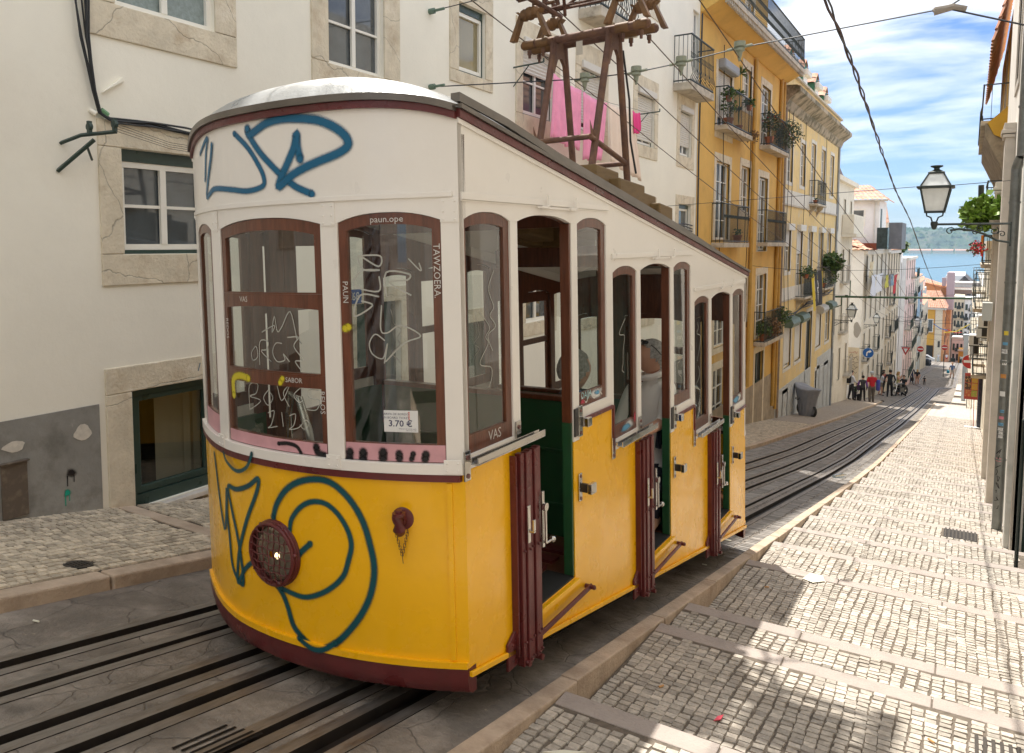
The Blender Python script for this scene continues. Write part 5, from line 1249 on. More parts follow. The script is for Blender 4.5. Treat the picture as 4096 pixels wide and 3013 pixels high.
# ---- plants
M_leaf = mat('leaf_green', (.075, .13, .03), .55, island=.35, var=.2); M_leaf2 = mat('grey_green_leaf', (.09, .12, .07), .6, island=.3); M_dry = mat('rusty_leaf', (.22, .12, .05), .7, island=.4); M_pot = mat('terracotta_pot', (.36, .12, .055), .75, var=.2, vscale=9); M_flower = mat('red_flower', (.65, .03, .06), .6, island=.3)
def foliage(c, r, n, m, rnd, ls=.05, sz=1.0, droop=0, mi=0, mb=None, spike=False):
    mb = mb or MB()
    for q in range(n):
        d = Vector((rnd.gauss(0, 1), rnd.gauss(0, 1), rnd.gauss(0, 1))); d.normalize(); rr = r * rnd.uniform(.2, 1) ** .6
        p = Vector(c) + Vector((d.x * rr, d.y * rr, d.z * rr * sz - droop * rr * rr))
        a = Vector((rnd.gauss(0, 1), rnd.gauss(0, 1), rnd.gauss(0, .6))).normalized(); b = a.cross(Vector((rnd.gauss(0, 1), rnd.gauss(0, 1), rnd.gauss(0, 1)))).normalized()
        l = ls * rnd.uniform(.6, 1.3); wv = l * (.12 if spike else .45)
        mb.face([p, p + a * l * .5 + b * wv, p + a * l, p + a * l * .5 - b * wv], mi)
    return mb
def potted(x, y, z, label, pr=.09, ph=.14, fr=.16, n=90, m=None, flowers=0, seed=1, stem=0, spiky=False, group=None, ls=.05, pot=True, sz=1.0):
    n = int(n * 2.0); ls *= 1.35; fr *= 1.15; flowers = int(flowers * 1.6)
    rnd = random.Random(seed); t = thing('potted_plant', label, 'plant', (x, y, z), group=group)
    if pot:
        mb = MB(); mb.lathe([(pr * .7, 0), (pr * .95, ph * .8), (pr * 1.08, ph * .8), (pr * 1.08, ph), (pr * .9, ph), (pr * .85, ph * .9)], (x, y, z), 14); mb.build('pot', M_pot, t, smooth=True)
    top = z + (ph if pot else 0) + stem
    if spiky:
        mb = MB(); 
        for hgt, sp in ((stem, .16), (stem * .62, .12), (stem * .3, .10)):
            cx = x + rnd.uniform(-.05, .05); cy = y + rnd.uniform(-.06, .1)
            for q in range(44):
                a = rnd.uniform(0, 6.28); e = rnd.uniform(-.4, 1.3); l = sp * rnd.uniform(1.1, 1.8); p = Vector((cx, cy, z + ph + hgt)); d = Vector((math.cos(a) * math.cos(e), math.sin(a) * math.cos(e), math.sin(e))); s_ = Vector((-math.sin(a), math.cos(a), 0)) * .010
                mb.face([p - s_, p + s_, p + d * l * .6 + s_ * .8 + Vector((0, 0, .01)), p + d * l + Vector((0, 0, -.03)), p + d * l * .6 - s_ * .8 + Vector((0, 0, .01))])
            mb.tube([(x, y, z + ph * .8), (cx, cy, z + ph + hgt)], .008, 5)
        mb.build('foliage', m or M_leaf, t)
    else:
        if stem:
            mb = MB()
            for q in range(5): mb.tube([(x, y, z + ph * .8), (x + rnd.uniform(-.5, .5) * fr, y + rnd.uniform(-.5, .5) * fr, top)], .006, 4)
            mb.build('stem', mat('plant_stem', (.09, .07, .03), .8), t)
        mb = foliage((x, y, top + fr * .5), fr, n, None, rnd, ls, sz=sz); mb.build('foliage', m or M_leaf, t)
    if flowers:
        mb = foliage((x + .02, y, top + fr * .5), fr * 1.05, flowers, None, rnd, .045); mb.build('blossom', M_flower, t)
    return t
def pk(x, y, z): return (x, y, z)

# ---- B2: strong yellow house
M_yw = mat('ochre_render', (.68, .42, .11), .85, var=.08, vscale=1.2, bump=.25, bscale=12, dirt=(.36, .22, .08), dscale=.9, damt=.5, dlo=.5, dhi=.75)
H2 = thing('yellow_house', 'tall ochre yellow house with iron balconies full of potted plants', 'house', (WX - 2, 23, gz(23)))
o2 = {'a': F(20.7, 22.1, 2.95, 4.55), 'b': F(23.4, 24.3, 4.0, 5.1), 'c': F(25.72, 26.95, 3.12, 5.0), 'd': F(20.75, 22.1, 1.05 - .9, 2.2), 'e': F(23.4, 24.45, .98, 2.3), 'f': F(25.7, 26.9, -.2, 2.15), 'g': F(25.75, 27.1, -3.0, -.95), 'h': F(25.8, 27.0, -6.6, -3.5), 'i': F(20.9, 22.2, -5.5, -3.4), 'j': F(20.9, 22.2, -2.8, -1.0), 'k': F(23.4, 24.4, -2.2, -1.0), 'l': F(23.4, 24.4, -5.2, -3.9), 'q': F(21, 22, 6.3, 7.9), 'r': F(26, 27, 6.3, 7.9), 's': F(23.5, 24.5, 6.3, 7.9)}
facade(H2, WX, 18.29, 27.9, -9, 5.76, [o for q, o in o2.items() if q not in 'qrs'], M_yw); shell(H2, WX, 18.29, 27.9, -9, 5.76, 6, M_yw)
facade(H2, WX - .6, 18.29, 27.9, 5.77, 8.7, [o for q, o in o2.items() if q in 'qrs'], M_yw, name='attic_wall'); shell(H2, WX - .6, 18.29, 27.9, 5.77, 8.7, 5, M_yw)
for kk, o in o2.items():
    WX_ = WX - .6 if kk in 'qrs' else WX
    surround(H2, WX_, sur(o, .17, .17, .2, .02 if kk in 'cfghd' else .15), o, t=.016)
    window(H2, WX_, o, 'tall' if kk in 'cdfgijqrs' else 'casement', bars=2, shut=.75 if kk == 'a' else 0, fm=M_green if kk in 'h' else None, outer=1 if kk in 'cf' else None, pm=M_dark if kk == 'h' else None)
mb = MB(); mb.box(WX, WX + .2, o2['a'][0] - .02, o2['a'][1] + .02, o2['a'][3] + .0, o2['a'][3] + .24); mb.build('shutter_box', mat('grey_blind_box', (.30, .31, .32), .5), H2, bevel=.05)
for (y0, y1, z, h, st_) in ((19.65, 22.3, 2.95, .93, 0), (24.5, 27.3, 2.97, .93, 0), (19.6, 22.2, .05, .97, 2), (24.5, 27.3, -1.98 + 2.05, .97, 2), (24.5, 27.4, -2.98, .93, 0)):
    balcony(H2, WX, y0, y1, z, dep=.33, h=h, style=st_, sl=.12)
mb = MB(); mb.hexa([(WX, 18.29, 5.35), (WX + .05, 18.29, 5.35), (WX + .05, 27.9, 5.35), (WX, 27.9, 5.35), (WX, 18.29, 5.6), (WX + .55, 18.29, 5.6), (WX + .55, 27.9, 5.6), (WX, 27.9, 5.6)]); mb.build('cove_cornice', M_yw, H2)
balcony(H2, WX, 18.32, 27.88, 5.74, dep=.62, h=.95, style=1, step=.10, sl=.13)
mb = MB()
for q in range(60): mb.box(WX + .52, WX + .6, 18.4 + q * .158, 18.46 + q * .158, 5.50, 5.608)
mb.build('dentils', M_slab, H2, kind='stuff')
for yy, r_, z0_, z1_ in ((23.6, .055, -4.2, 5.3), (27.2, .06, -5.4, 5.4), (27.68, .05, -5.6, 5.4)): pipe(H2, WX + .06, yy, z0_, z1_, r_, mat('yellow_pipe', (.50, .29, .06), .5, var=.15))
mb = MB(); mb.box(WX + .001, WX + .012, 18.3, 27.89, -9, -4.3); mb.build('stone_plinth', mat('stained_plinth', (.34, .28, .2), .8, var=.25, vscale=3, dirt=(.2, .16, .12), dscale=2, damt=.6), H2)
potted(-5.2, 20.0, 2.95 + .60, 'upper left terracotta pot hooked on the yellow house balcony rail', seed=2, fr=.14, pr=.08); potted(-5.19, 22.05, 3.62, 'terracotta pot hooked at the right of the first yellow balcony rail', seed=3, fr=.12, pr=.08)
potted(-5.3, 20.35, 2.95, 'large terracotta pot on the floor of the first yellow balcony', pr=.13, ph=.25, fr=.2, seed=4, n=60, stem=.2); potted(-5.3, 21.4, 2.95, 'tall spiky dragon tree on the first yellow house balcony', pr=.1, ph=.2, stem=1.35, spiky=True, seed=5)
potted(-5.17, 22.35, 2.86, 'dry reddish trailing plant at the right foot of the first balcony', pot=False, fr=.16, n=80, m=M_dry, seed=6)
potted(-5.25, 24.9, 3.0, 'terracotta pot with red flowers on the second yellow balcony', pr=.13, ph=.25, fr=.3, n=200, flowers=26, seed=7, stem=.3, m=M_leaf2); potted(-5.1, 26.8, 3.3, 'bushy grey green plant spilling over the second balcony rail', pot=False, fr=.42, n=420, m=M_leaf2, seed=8, flowers=6)
potted(-5.3, 21.6, .06, 'terracotta pot on the lower left yellow balcony', pr=.12, ph=.2, fr=.1, seed=9, n=30)
potted(-5.28, 25.0, -2.98, 'orange clay pot with fern on the lowest yellow balcony', pr=.13, ph=.24, fr=.25, n=200, seed=10); potted(-5.26, 25.9, -2.98, 'brown and green fern filling the lowest yellow balcony', pr=.1, ph=.15, fr=.33, n=320, seed=11, m=M_dry); potted(-5.12, 27.2, -2.5, 'green climbing plant at the right end of the lowest balcony', pot=False, fr=.26, n=220, seed=12)

# ---- B3: paler yellow house with flag
M_y3 = mat('faded_yellow_render', (.70, .52, .24), .88, var=.1, vscale=1, bump=.3, bscale=10, dirt=(.60, .50, .34), dscale=1.3, damt=.7, dlo=.52, dhi=.62, dirt2=(.30, .24, .17), d2scale=.7, d2lo=.6, d2hi=.8)
M_w3 = mat('old_white_render', (.66, .63, .57), .85, var=.1, dirt=(.35, .31, .26), dscale=1.5, damt=.5)
M_g3 = mat('pale_grey_paint', (.48, .50, .50), .8, var=.08, dirt=(.28, .26, .22), dscale=2, damt=.5)
H3 = thing('pale_yellow_house', 'faded pale yellow house with green dormers and grey ground floor', 'house', (WX - 2, 35, gz(35)))
o3 = {}
for q, y in enumerate((29.95, 32.55, 34.95, 37.55, 40.1)):
    o3['a%d' % q] = F(y, y + 1.0, 1.95 if q == 2 else 2.3, 3.95 if q < 2 else 4.2); 
for q, y in enumerate((30.05, 32.4, 34.85, 37.5, 40.0)): o3['b%d' % q] = F(y, y + 1.05, -2.05 if q in (1, 3) else -1.0, .55)
for q, y in enumerate((30.45, 32.6, 37.6, 40.2)): o3['c%d' % q] = F(y, y + 1.3, -4.65, -3.05)
o3['door'] = F(35.1, 36.4, -8.5, -2.85); o3['low'] = F(37.75, 38.8, -6.7, -5.7); o3['door2'] = F(40.3, 41.4, -8.6, -5.8); o3['lowl'] = F(30.5, 31.3, -6.6, -5.6)
facade(H3, WX, 27.91, 41.1, -11, 5.85, list(o3.values()), M_y3); shell(H3, WX, 27.91, 41.1, -11, 5.85, 6, M_y3)
for kk, o in o3.items():
    surround(H3, WX, sur(o, .12, .12, .14, .12), o, m=M_w3, t=.014)
    window(H3, WX, o, 'tall' if kk[0] == 'a' else 'casement', shut={'b0': .4, 'b1': .35, 'c0': .92, 'c1': .97, 'c2': .98}.get(kk, 0), pm=M_dark if 'door' in kk else None, fm=M_green if 'door' in kk else None)
for kk in ('b0', 'b1', 'b2', 'b3', 'b4'):
    o = o3[kk]; mb = MB(); mb.box(WX, WX + .14, o[0] - .05, o[1] + .05, o[3] - .02, o[3] + .22); mb.build('shutter_box', mat('shutter_box_white', (.66, .63, .57), .5), H3, bevel=.02)
for kk, mm in (('c0', 'g'), ('c1', 'g'), ('c2', 'w'), ('c3', 'g')):
    o = o3[kk]; mb = MB(); mb.poly([(0, 0), (.26, 0), (.33, .14), (.27, .28), (.1, .34), (0, .34)], lambda u, v, t: (WX + u, t, o[3] - .02 + v), o[0] - .08, o[1] + .1); mb.build('awning_box', mat('green_awning_box', (.10, .15, .12), .5, var=.15) if mm == 'g' else mat('pale_awning_box', (.42, .40, .36), .5), H3)
mb = MB(); mb.box(WX + .001, WX + .016, 27.92, 41.09, 1.42, 1.92); mb.build('white_band', M_w3, H3); mb = MB(); mb.box(WX + .001, WX + .05, 27.92, 41.09, 1.36, 1.42); mb.build('string_course', M_slab, H3)
mb = MB(); mb.box(WX + .001, WX + .016, 27.92, 41.09, -1.95, -1.52); mb.build('white_band', M_w3, H3); mb = MB(); mb.box(WX + .001, WX + .05, 27.92, 41.09, -2.0, -1.95); mb.build('string_course', M_slab, H3)
mb = MB(); mb.box(WX + .001, WX + .014, 27.92, 34.9, -11, -5.1); mb.box(WX + .001, WX + .014, 36.6, 41.09, -11, -4.95); mb.build('grey_dado', M_g3, H3)
mb = MB(); mb.poly([(0, 4.55), (.06, 4.6), (.16, 4.85), (.5, 5.1), (.5, 5.25), (.38, 5.3), (0, 5.32)], lambda u, v, t: (WX + u, t, v), 27.92, 41.2); mb.build('cornice', mat('mossy_cornice', (.36, .30, .22), .85, var=.25, vscale=2.5, bump=.6, bscale=14, dirt=(.09, .08, .04), dscale=2.2, damt=.9, dlo=.45, dhi=.6), H3)
mb = MB(); mb.box(WX - .3, WX + .10, 27.92, 41.12, 5.85, 5.93); mb.build('parapet_cap', M_slab, H3)
mb = MB(); mb.hexa([(WX - .6, 27.95, 5.8), (WX - .5, 27.95, 5.8), (WX - .5, 41, 5.8), (WX - .6, 41, 5.8), (WX - 2.5, 27.95, 7.6), (WX - 2.4, 27.95, 7.6), (WX - 2.4, 41, 7.6), (WX - 2.5, 41, 7.6)]); mb.build('roof', M_tile, H3)
M_gdorm = mat('green_dormer_sheet', (.02, .12, .06), .5, var=.3, vscale=7)
for q, (yc, zt_) in enumerate(((32.6, 7.45), (35.6, 7.5), (38.4, 7.45), (41.0, 7.3))):
    X0 = -6.0; z0 = zt_ - 1.55; mb = MB(); hw = .62
    mb.poly([(-hw, z0), (hw, z0), (hw, zt_ - .45), (0, zt_), (-hw, zt_ - .45)], lambda u, v, t: (X0 - t, yc - .9 + u, v), 0, 1.9)
    D = mb.build('dormer', M_gdorm, H3)
    mb = MB(); mb.box(X0 + .004, X0 + .03, yc - .9 - .42, yc - .9 + .42, z0 + .25, zt_ - .6); mb.build('window', M_pvc, D); mb = MB(); mb.box(X0 + .0, X0 + .2, yc - .9 - .5, yc - .9 + .5, zt_ - .66, zt_ - .42); mb.build('shutter_box', MATS['shutter_box_white'], D, bevel=.03)
    for sg in (-1, 1): tiles(D, (X0 + .06, yc - .9 + sg * (hw + .06), zt_ - .48), (X0 - 1.9, yc - .9 + sg * (hw + .06), zt_ - .48), (X0 - 1.9, yc - .9, zt_ + .04), (X0 + .06, yc - .9, zt_ + .04), 5, 2)
for (y0, y1, z, dep) in ((33.2, 35.4, 1.62, .34), (31.0, 33.0, -1.97, .34), (35.7, 38.2, -1.85, .36)): balcony(H3, WX, y0, y1, z, dep=dep, h=.9, step=.1, sl=.08); corbels(H3, WX, y0, y1, z - .08, .3)
pipe(H3, WX + .05, 40.7, -9, 4.9, .05, mat('grey_pipe', (.30, .32, .34), .45, metal=.4, var=.2)); pipe(H3, WX + .05, 28.1, -6.6, 4.9, .045, mat('rusting_pipe', (.27, .22, .18), .6, var=.3, dirt=(.2, .1, .05), dscale=4))
potted(-5.25, 33.6, 1.62, 'two small clay pots on the upper pale yellow balcony', pr=.1, ph=.15, fr=.06, n=12, seed=13)
potted(-5.15, 31.3, -1.25, 'green trough plant hanging on the flag balcony', pr=.11, ph=.14, fr=.2, n=90, seed=14); potted(-5.15, 32.2, -1.2, 'low bushy plant on the balcony rail above the flag', pot=False, fr=.2, n=150, seed=15, m=M_leaf2)
potted(-5.25, 36.1, -1.85, 'clay pot standing on the balcony right of the flag', pr=.14, ph=.22, fr=.14, n=50, seed=16); potted(-5.1, 37.4, -1.0, 'large spiky fern spilling over the balcony right of the flag', pot=False, fr=.38, n=420, seed=17, ls=.12); potted(-5.1, 37.6, -1.5, 'green creeper hanging down the balcony bars', pot=False, fr=.25, n=200, seed=18, sz=1.6)
# the flag
fl_ = thing('hanging_flag', 'black flag with white emblem and yellow border on a balcony', 'flag', (-5.05, 32.6, -1.1))
def flagpt(u, v, d=0): return (-5.06 + .03 * math.sin(u * 7 + v * 2) + d, 32.6 + u * 1.7 + v * .5, -1.05 - v * 1.4)
mb = MB(); mb.grid([[flagpt(u / 8, v / 8) for u in range(9)] for v in range(9)]); f_ = mb.build('cloth', mat('flag_black', (.018, .016, .02), .8), fl_, smooth=True)
mb = MB(); mb.grid([[flagpt(-.22 + .21 * u / 4, .02 + v / 8 * 1.08, -.01) for u in range(5)] for v in range(9)]); mb.build('border', mat('flag_yellow', (.62, .46, .02), .8), fl_, smooth=True)
mb = MB(); mb.grid([[flagpt(1.0 + .10 * u / 2, .0 + v / 8 * .75, -.01) for u in range(3)] for v in range(9)]); mb.build('border', MATS['flag_yellow'], fl_, smooth=True)
mb = MB()
for P in ([(.42, .38), (.5, .26), (.62, .38), (.62, .48), (.42, .48), (.42, .38)], [(.52, .48), (.46, .62), (.52, .9), (.58, .62), (.52, .48)]): ribbon(mb, lambda u, v, d=0: flagpt(u, v, .006), P, .022, sm=False)
ribbon(mb, lambda u, v, d=0: flagpt(u, v, .006), [(.5, .12), (.51, .2)], .03, sm=False, m=1)
mb.build('emblem', [mat('emblem_white', (.7, .68, .66), .7), mat('emblem_yellow', (.7, .55, .03), .7)], fl_)

# ---- generic house
def house(name, label, X, y0, y1, z1, wm, cols, floors, fh, zf, depth=6, bal=(), fm=None, outer=None, tall=True, gate=(), ww=.75, wh=1.35, seed=0, roof=None, sm=None, side=None, detail=True, ground_doors=True, shutf=0.0, bdep=.32):
    rnd = random.Random(seed); H = thing(name, label, 'house', (X - (2 if X < 0 else -2), (y0 + y1) / 2, gz(min((y0 + y1) / 2, 258))))
    holes = {}; n = cols; L_ = y1 - y0; zb_ = gz(min(y1, 258)) - 2
    for f in range(floors):
        for c in range(n):
            yc = y0 + L_ * (c + .5) / n; z = zf - f * fh; hh = wh
            if z < gz(yc) + .3: continue
            if f == floors - 1 and ground_doors: z0_ = gz(yc) + .1 ; 
            else: z0_ = z - (.0 if not tall else .35)
            if z0_ > z + hh - .3: continue
            holes[(f, c)] = (yc - ww / 2, yc + ww / 2, z0_, z + hh)
    facade(H, X, y0, y1, zb_, z1, list(holes.values()), wm, depth=.12); shell(H, X, y0, y1, zb_, z1, depth, side or wm)
    for (f, c), o in holes.items():
        if detail: surround(H, X, sur(o, .09, .09, .1, .08), o, m=sm or M_w3, t=.012)
        door = f == floors - 1 and ground_doors
        window(H, X, o, 'tall' if tall and not door else 'casement', fm=(M_green if door else fm), pm=M_dark if door else None, shut=(rnd.choice((.5, .9, 1)) if rnd.random() < shutf else 0), fine=False)
    s = 1 if X < 0 else -1
    for b in bal:
        f, c0, c1 = b[:3]; ya = y0 + L_ * (c0 + .5) / n - .75; yb = y0 + L_ * (c1 + .5) / n + .75; z = zf - f * fh - .38
        balcony(H, X, max(ya, y0 + .05), min(yb, y1 - .05), z, dep=bdep, h=.9, step=.12, sl=.1, panel=b[3] if len(b) > 3 else None)
    mb = MB(); mb.box(min(X + s * .001, X + s * .22), max(X + s * .001, X + s * .22), y0 + .01, y1 - .01, z1 - .22, z1 + .02); mb.build('cornice', sm or M_w3, H)
    if roof: 
        xb = X - s * depth * .55; mb = None
        tiles(H, (X + s * .3, y0, z1 + .03), (X + s * .3, y1, z1 + .03), (xb, y1, z1 + roof), (xb, y0, z1 + roof), max(4, int((y1 - y0) / .28)), max(3, int(depth * .55 / .4)))
        mb = MB(); mb.face([(X, y0 + .01, z1), (xb, y0 + .01, z1), (xb, y0 + .01, z1 + roof)]); mb.build('gable_end', wm, H)
    return H
M_cream = mat('cream_render', (.76, .70, .58), .85, var=.06, vscale=1, dirt=(.42, .37, .29), dscale=1, damt=.5); M_white2 = mat('bright_limewash', (.82, .81, .79), .85, var=.04, dirt=(.55, .53, .5), dscale=1, damt=.4)
M_pinkw = mat('pink_render', (.72, .54, .50), .85, var=.06, dirt=(.5, .4, .36), dscale=1, damt=.4); M_beige = mat('beige_render', (.66, .57, .42), .85, var=.08, dirt=(.36, .3, .22), dscale=1, damt=.5); M_orange = mat('orange_render', (.60, .29, .12), .85, var=.06, dirt=(.6, .4, .25), dscale=.6, damt=.5); M_orange2 = mat('amber_render', (.62, .34, .06), .85, var=.05); M_greyslate = mat('slate_grey_cladding', (.13, .135, .15), .6, var=.2); M_brownm = mat('brown_mansard', (.10, .055, .045), .6, var=.2, vscale=12, stretch=(1, 6, 1))
H4 = house('cream_house', 'narrow cream house with small curved balconies beside the grey downpipe', WX - .15, 41.12, 48.5, 3.35, M_cream, 3, 5, 2.6, 1.0, seed=3, bal=((1, 1, 1, mat('pale_railing', (.45, .42, .37), .7)), (2, 1, 1, mat('pale_railing', (.45, .42, .37), .7)), (3, 2, 2, mat('pale_railing', (.45, .42, .37), .7))), sm=M_cream)
mb = MB(); mb.box(WX - .14, WX + .42, 44.0, 48.3, .55, 1.55); mb.build('bay_parapet', M_cream, H4, bevel=.03); mb = MB(); mb.box(WX - .14, WX + .55, 43.9, 48.4, .40, .55); mb.build('bay_slab', M_cream, H4)
mb = MB(); mb.hexa([(WX - .3, 41.2, 3.37), (WX - .2, 41.2, 3.37), (WX - .2, 45, 3.37), (WX - .3, 45, 3.37), (WX - 1.2, 41.2, 5.6), (WX - 1.1, 41.2, 5.6), (WX - 1.1, 45, 5.6), (WX - 1.2, 45, 5.6)]); mb.build('brown_mansard', M_brownm, H4)
# B5 white corner house: blank gable towards the camera
X5 = -5.2
H5 = house('white_corner_house', 'white corner house with tall windows behind the hanging laundry', X5, 50.6, 66, -.35, M_cream, 5, 5, 2.35, -1.9, seed=5, wh=1.25, ww=.9, bal=((2, 0, 0), (2, 2, 2), (3, 3, 3)), side=M_white2, roof=.9, depth=5)
tiles(H5, (-8.5, 50.3, -.30), (X5 + .35, 50.3, -.32), (X5 - .6, 52.5, .3), (-8.5, 52.5, .3), 12, 3)
mb = MB(); S6 = lambda u, v, d=0: (u, 50.575 - d * 0, v)
rnd = random.Random(11)
for q in range(7):
    zc = -6.35 - q * .19; ribbon(mb, S6, [(-5.78 + .08 * j + rnd.uniform(-.03, .03), zc + rnd.uniform(-.11, .11)) for j in range(7)], .014, d=0, m=0 if q else 1)
mb.build('graffiti', [spray_mat('purple_spray', (.06, .03, .06)), M_red], H5)
mb = MB(); mb.face([(-5.86, 50.585, -8.3), (-5.24, 50.585, -8.3), (-5.24, 50.585, -6.05), (-5.86, 50.585, -6.05)]); mb.build('plaster_panel', M_beige, H5)
mb = MB(); blob(mb, lambda u, v, d: (u, 50.582, v), -5.42, -5.0, .2, .42); mb.build('bare_patch', mat('bare_grey_plaster', (.36, .34, .31), .9), H5)
# set-back upper storey above it, facing the camera
HU = thing('rooftop_house', 'set back white rooftop house with tiled hip roof and one window', 'house', (-6, 54, 0))
mb = MB(); mb.box(-9, -4.75, 53.4, 58, -.3, 2.75); HUw = mb.build('wall', M_white2, HU)
mb = MB(); mb.box(-6.25, -5.5, 53.36, 53.4, 1.15, 2.2); wq = mb.build('window', M_pvc, HU); mb = MB(); mb.box(-6.15, -5.6, 53.345, 53.358, 1.25, 2.1); mb.build('pane', M_pane, wq)
mb = MB(); mb.box(-4.75, -4.72, 54.2, 54.9, .9, 2.2); mb.build('window', M_green, HU)
tiles(HU, (-9, 53.1, 2.75), (-4.35, 53.1, 2.70), (-5.6, 55.6, 3.75), (-9, 55.6, 3.75), 18, 5); tiles(HU, (-4.35, 53.1, 2.70), (-4.35, 58, 2.70), (-5.6, 55.7, 3.75), (-5.6, 55.6, 3.75), 12, 5)
mb = MB(); mb.box(-6.9, -4.3, 53.0, 53.35, 2.62, 2.72); mb.build('eave', M_slab, HU)
pipe(HU, -5.0, 53.35, -.2, 2.6, .04, M_w3)
mb = MB(); mb.box(-6.3, -4.76, 52.6, 53.2, -.3, .1); mb.build('planter_wall', mat('red_oxide', (.30, .08, .04), .8), HU)
HV = thing('rooftop_annex', 'dark grey rooftop annex with a steep tiled dormer roof', 'house', (-5, 60, 0))
mb = MB(); mb.box(-7, -3.95, 60.2, 64, -.3, 1.5); mb.build('wall', M_greyslate, HV); mb = MB(); mb.box(-7, -4.75, 59.3, 60.19, -.3, 1.5); mb.build('wall', M_cream, HV)
tiles(HV, (-7, 59.2, 1.45), (-4.65, 59.2, 1.45), (-4.95, 60.2, 2.75), (-7, 60.2, 2.75), 10, 4)
for bx, lab, sd in ((-4.15, 'dark green glazed rooftop cabinet at the roof edge', 0),):
    mb = MB(); mb.box(-4.68, -4.12, 51.6, 52.6, -.25, 1.0); mb.build('rooftop_cabinet', mat('dark_glazed_box', (.03, .045, .045), .2, var=.5, vscale=5), None, label=lab, cat='cabinet')
H6 = house('striped_window_house', 'beige house with close set tall windows past the laundry', X5, 66.02, 78.4, -.45, M_beige, 5, 5, 2.35, -2.0, seed=6, wh=1.3, ww=.85, bal=((1, 1, 1), (2, 2, 3), (3, 1, 1), (2, 0, 0)), roof=.8)
potted(X5 + .1, 76.5, -.35, 'grassy plant on the tiled eave of the beige house', pot=False, fr=.45, n=160, seed=30, ls=.25)
H7 = house('pink_house', 'pale pink house with dark green balconies halfway down the street', -4.85, 81.0, 95, -1.2, M_pinkw, 4, 6, 2.3, -2.9, seed=7, bal=((0, 2, 3, M_green), (1, 1, 2, M_green), (2, 0, 1, M_green), (3, 1, 3, M_green), (4, 0, 2, M_green)), side=M_white2, bdep=.5)
H7b = house('white_slab_house', 'thin white fronted house between the beige and pink houses', -5.15, 78.42, 80.98, .0, M_white2, 1, 1, 2.4, -3, seed=8)
H8 = house('ochre_terrace_house', 'small pale house with two lines of balconies beyond the pink one', -5.0, 95.02, 108, -3.6, M_cream, 4, 5, 2.4, -5.2, seed=9, bal=((0, 1, 2), (1, 0, 1), (2, 2, 3), (1, 3, 3)), roof=1.0)
H9 = house('blue_washed_house', 'narrow pale blue house with orange roof tiles far down', -5.2, 108.02, 122, -4.6, mat('pale_blue_render', (.52, .58, .60), .85, var=.05), 4, 5, 2.4, -6.6, seed=10, bal=((1, 1, 2), (2, 2, 3), (3, 0, 1)), roof=1.2)
H10 = house('far_cream_house', 'cream house at the far end of the left row', -5.3, 122.02, 143, -8.2, M_cream, 5, 4, 2.6, -10.6, seed=12, bal=((0, 1, 2), (1, 3, 4)), roof=1.6)
# orange house closing the street
HO = thing('orange_house', 'orange house with tiled roof closing the end of the street', 'house', (-5.4, 190, gz(190)))
mb = MB(); mb.box(-9.2, -3.95, 190, 262, -33, -13.4); mb.build('wall', M_orange, HO); mb = MB(); mb.box(-7.3, -5.75, 189.9, 189.99, -24.8, -13.6); mb.build('amber_front', M_orange2, HO)
mb = MB(); mb.box(-5.65, -4.35, 189.85, 189.99, -25.4, -13.5); mb.build('stone_pilaster', M_stone, HO); mb = MB(); mb.box(-9.3, -3.7, 189.6, 189.98, -13.6, -13.1); mb.build('cornice', M_w3, HO)
for (x0, x1, z0, z1, nm, mm) in ((-7.0, -5.95, -18.4, -15.6, 'window', M_pvc), (-7.2, -5.8, -25.3, -21.2, 'door', M_dark), (-5.0, -4.6, -21.5, -20.2, 'window', M_dark)):
    mb = MB(); mb.box(x0, x1, 189.78, 189.84, z0, z1); w_ = mb.build(nm, mm, HO)
    if nm == 'window': mb = MB(); mb.box(x0 + .15, x1 - .15, 189.74, 189.775, z0 + .15, z1 - .15); mb.build('pane', M_pane, w_)
tiles(HO, (-9.4, 189.4, -13.2), (-3.6, 189.4, -13.2), (-5.3, 195, -9.9), (-9.4, 195, -9.9), 16, 8, amp=.12); tiles(HO, (-3.6, 189.4, -13.2), (-3.6, 262, -13.2), (-5.3, 262, -9.9), (-5.3, 195, -9.9), 60, 7, amp=.12)
for yy in (193, 200, 210, 225, 245):
    for zz_ in (-17.5, -21.5, -25.5): mb = MB(); mb.box(-3.94, -3.88, yy, yy + 1.3, zz_, zz_ + 2.1); mb.build('window', M_dark, HO)
HP = thing('tall_orange_block', 'taller orange block with chimney behind the tiled roof', 'house', (-5, 205, -20))
mb = MB(); mb.box(-8.2, -3.1, 200, 212, -20, -9.4); mb.build('wall', M_orange, HP); tiles(HP, (-8.3, 199.5, -8.4), (-3.0, 199.5, -9.9), (-3.0, 206, -9.6), (-8.3, 206, -7.6), 18, 5, amp=.1)
mb = MB(); mb.hexa([(-8.2, 200, -9.4), (-3.1, 200, -9.4), (-3.1, 212, -9.4), (-8.2, 212, -9.4), (-8.2, 200, -8.3), (-3.1, 200, -9.35), (-3.1, 212, -9.35), (-8.2, 212, -8.3)]); mb.build('gable_top', M_orange, HP)
mb = MB(); mb.box(-5.7, -4.3, 199.9, 199.99, -12.6, -11.3); w_ = mb.build('window', M_pvc, HP); mb = MB(); mb.box(-5.5, -4.5, 199.85, 199.895, -12.4, -11.5); mb.build('pane', M_dark, w_)
mb = MB(); mb.box(-4.1, -2.6, 198.2, 199.4, -14.2, -5.9); mb.build('chimney', mat('mauve_render', (.46, .36, .38), .85), HP, bevel=.25); mb = MB(); mb.box(-5.0, -4.2, 199, 199.8, -9, -7.2); mb.build('chimney', MATS['mauve_render'], HP)
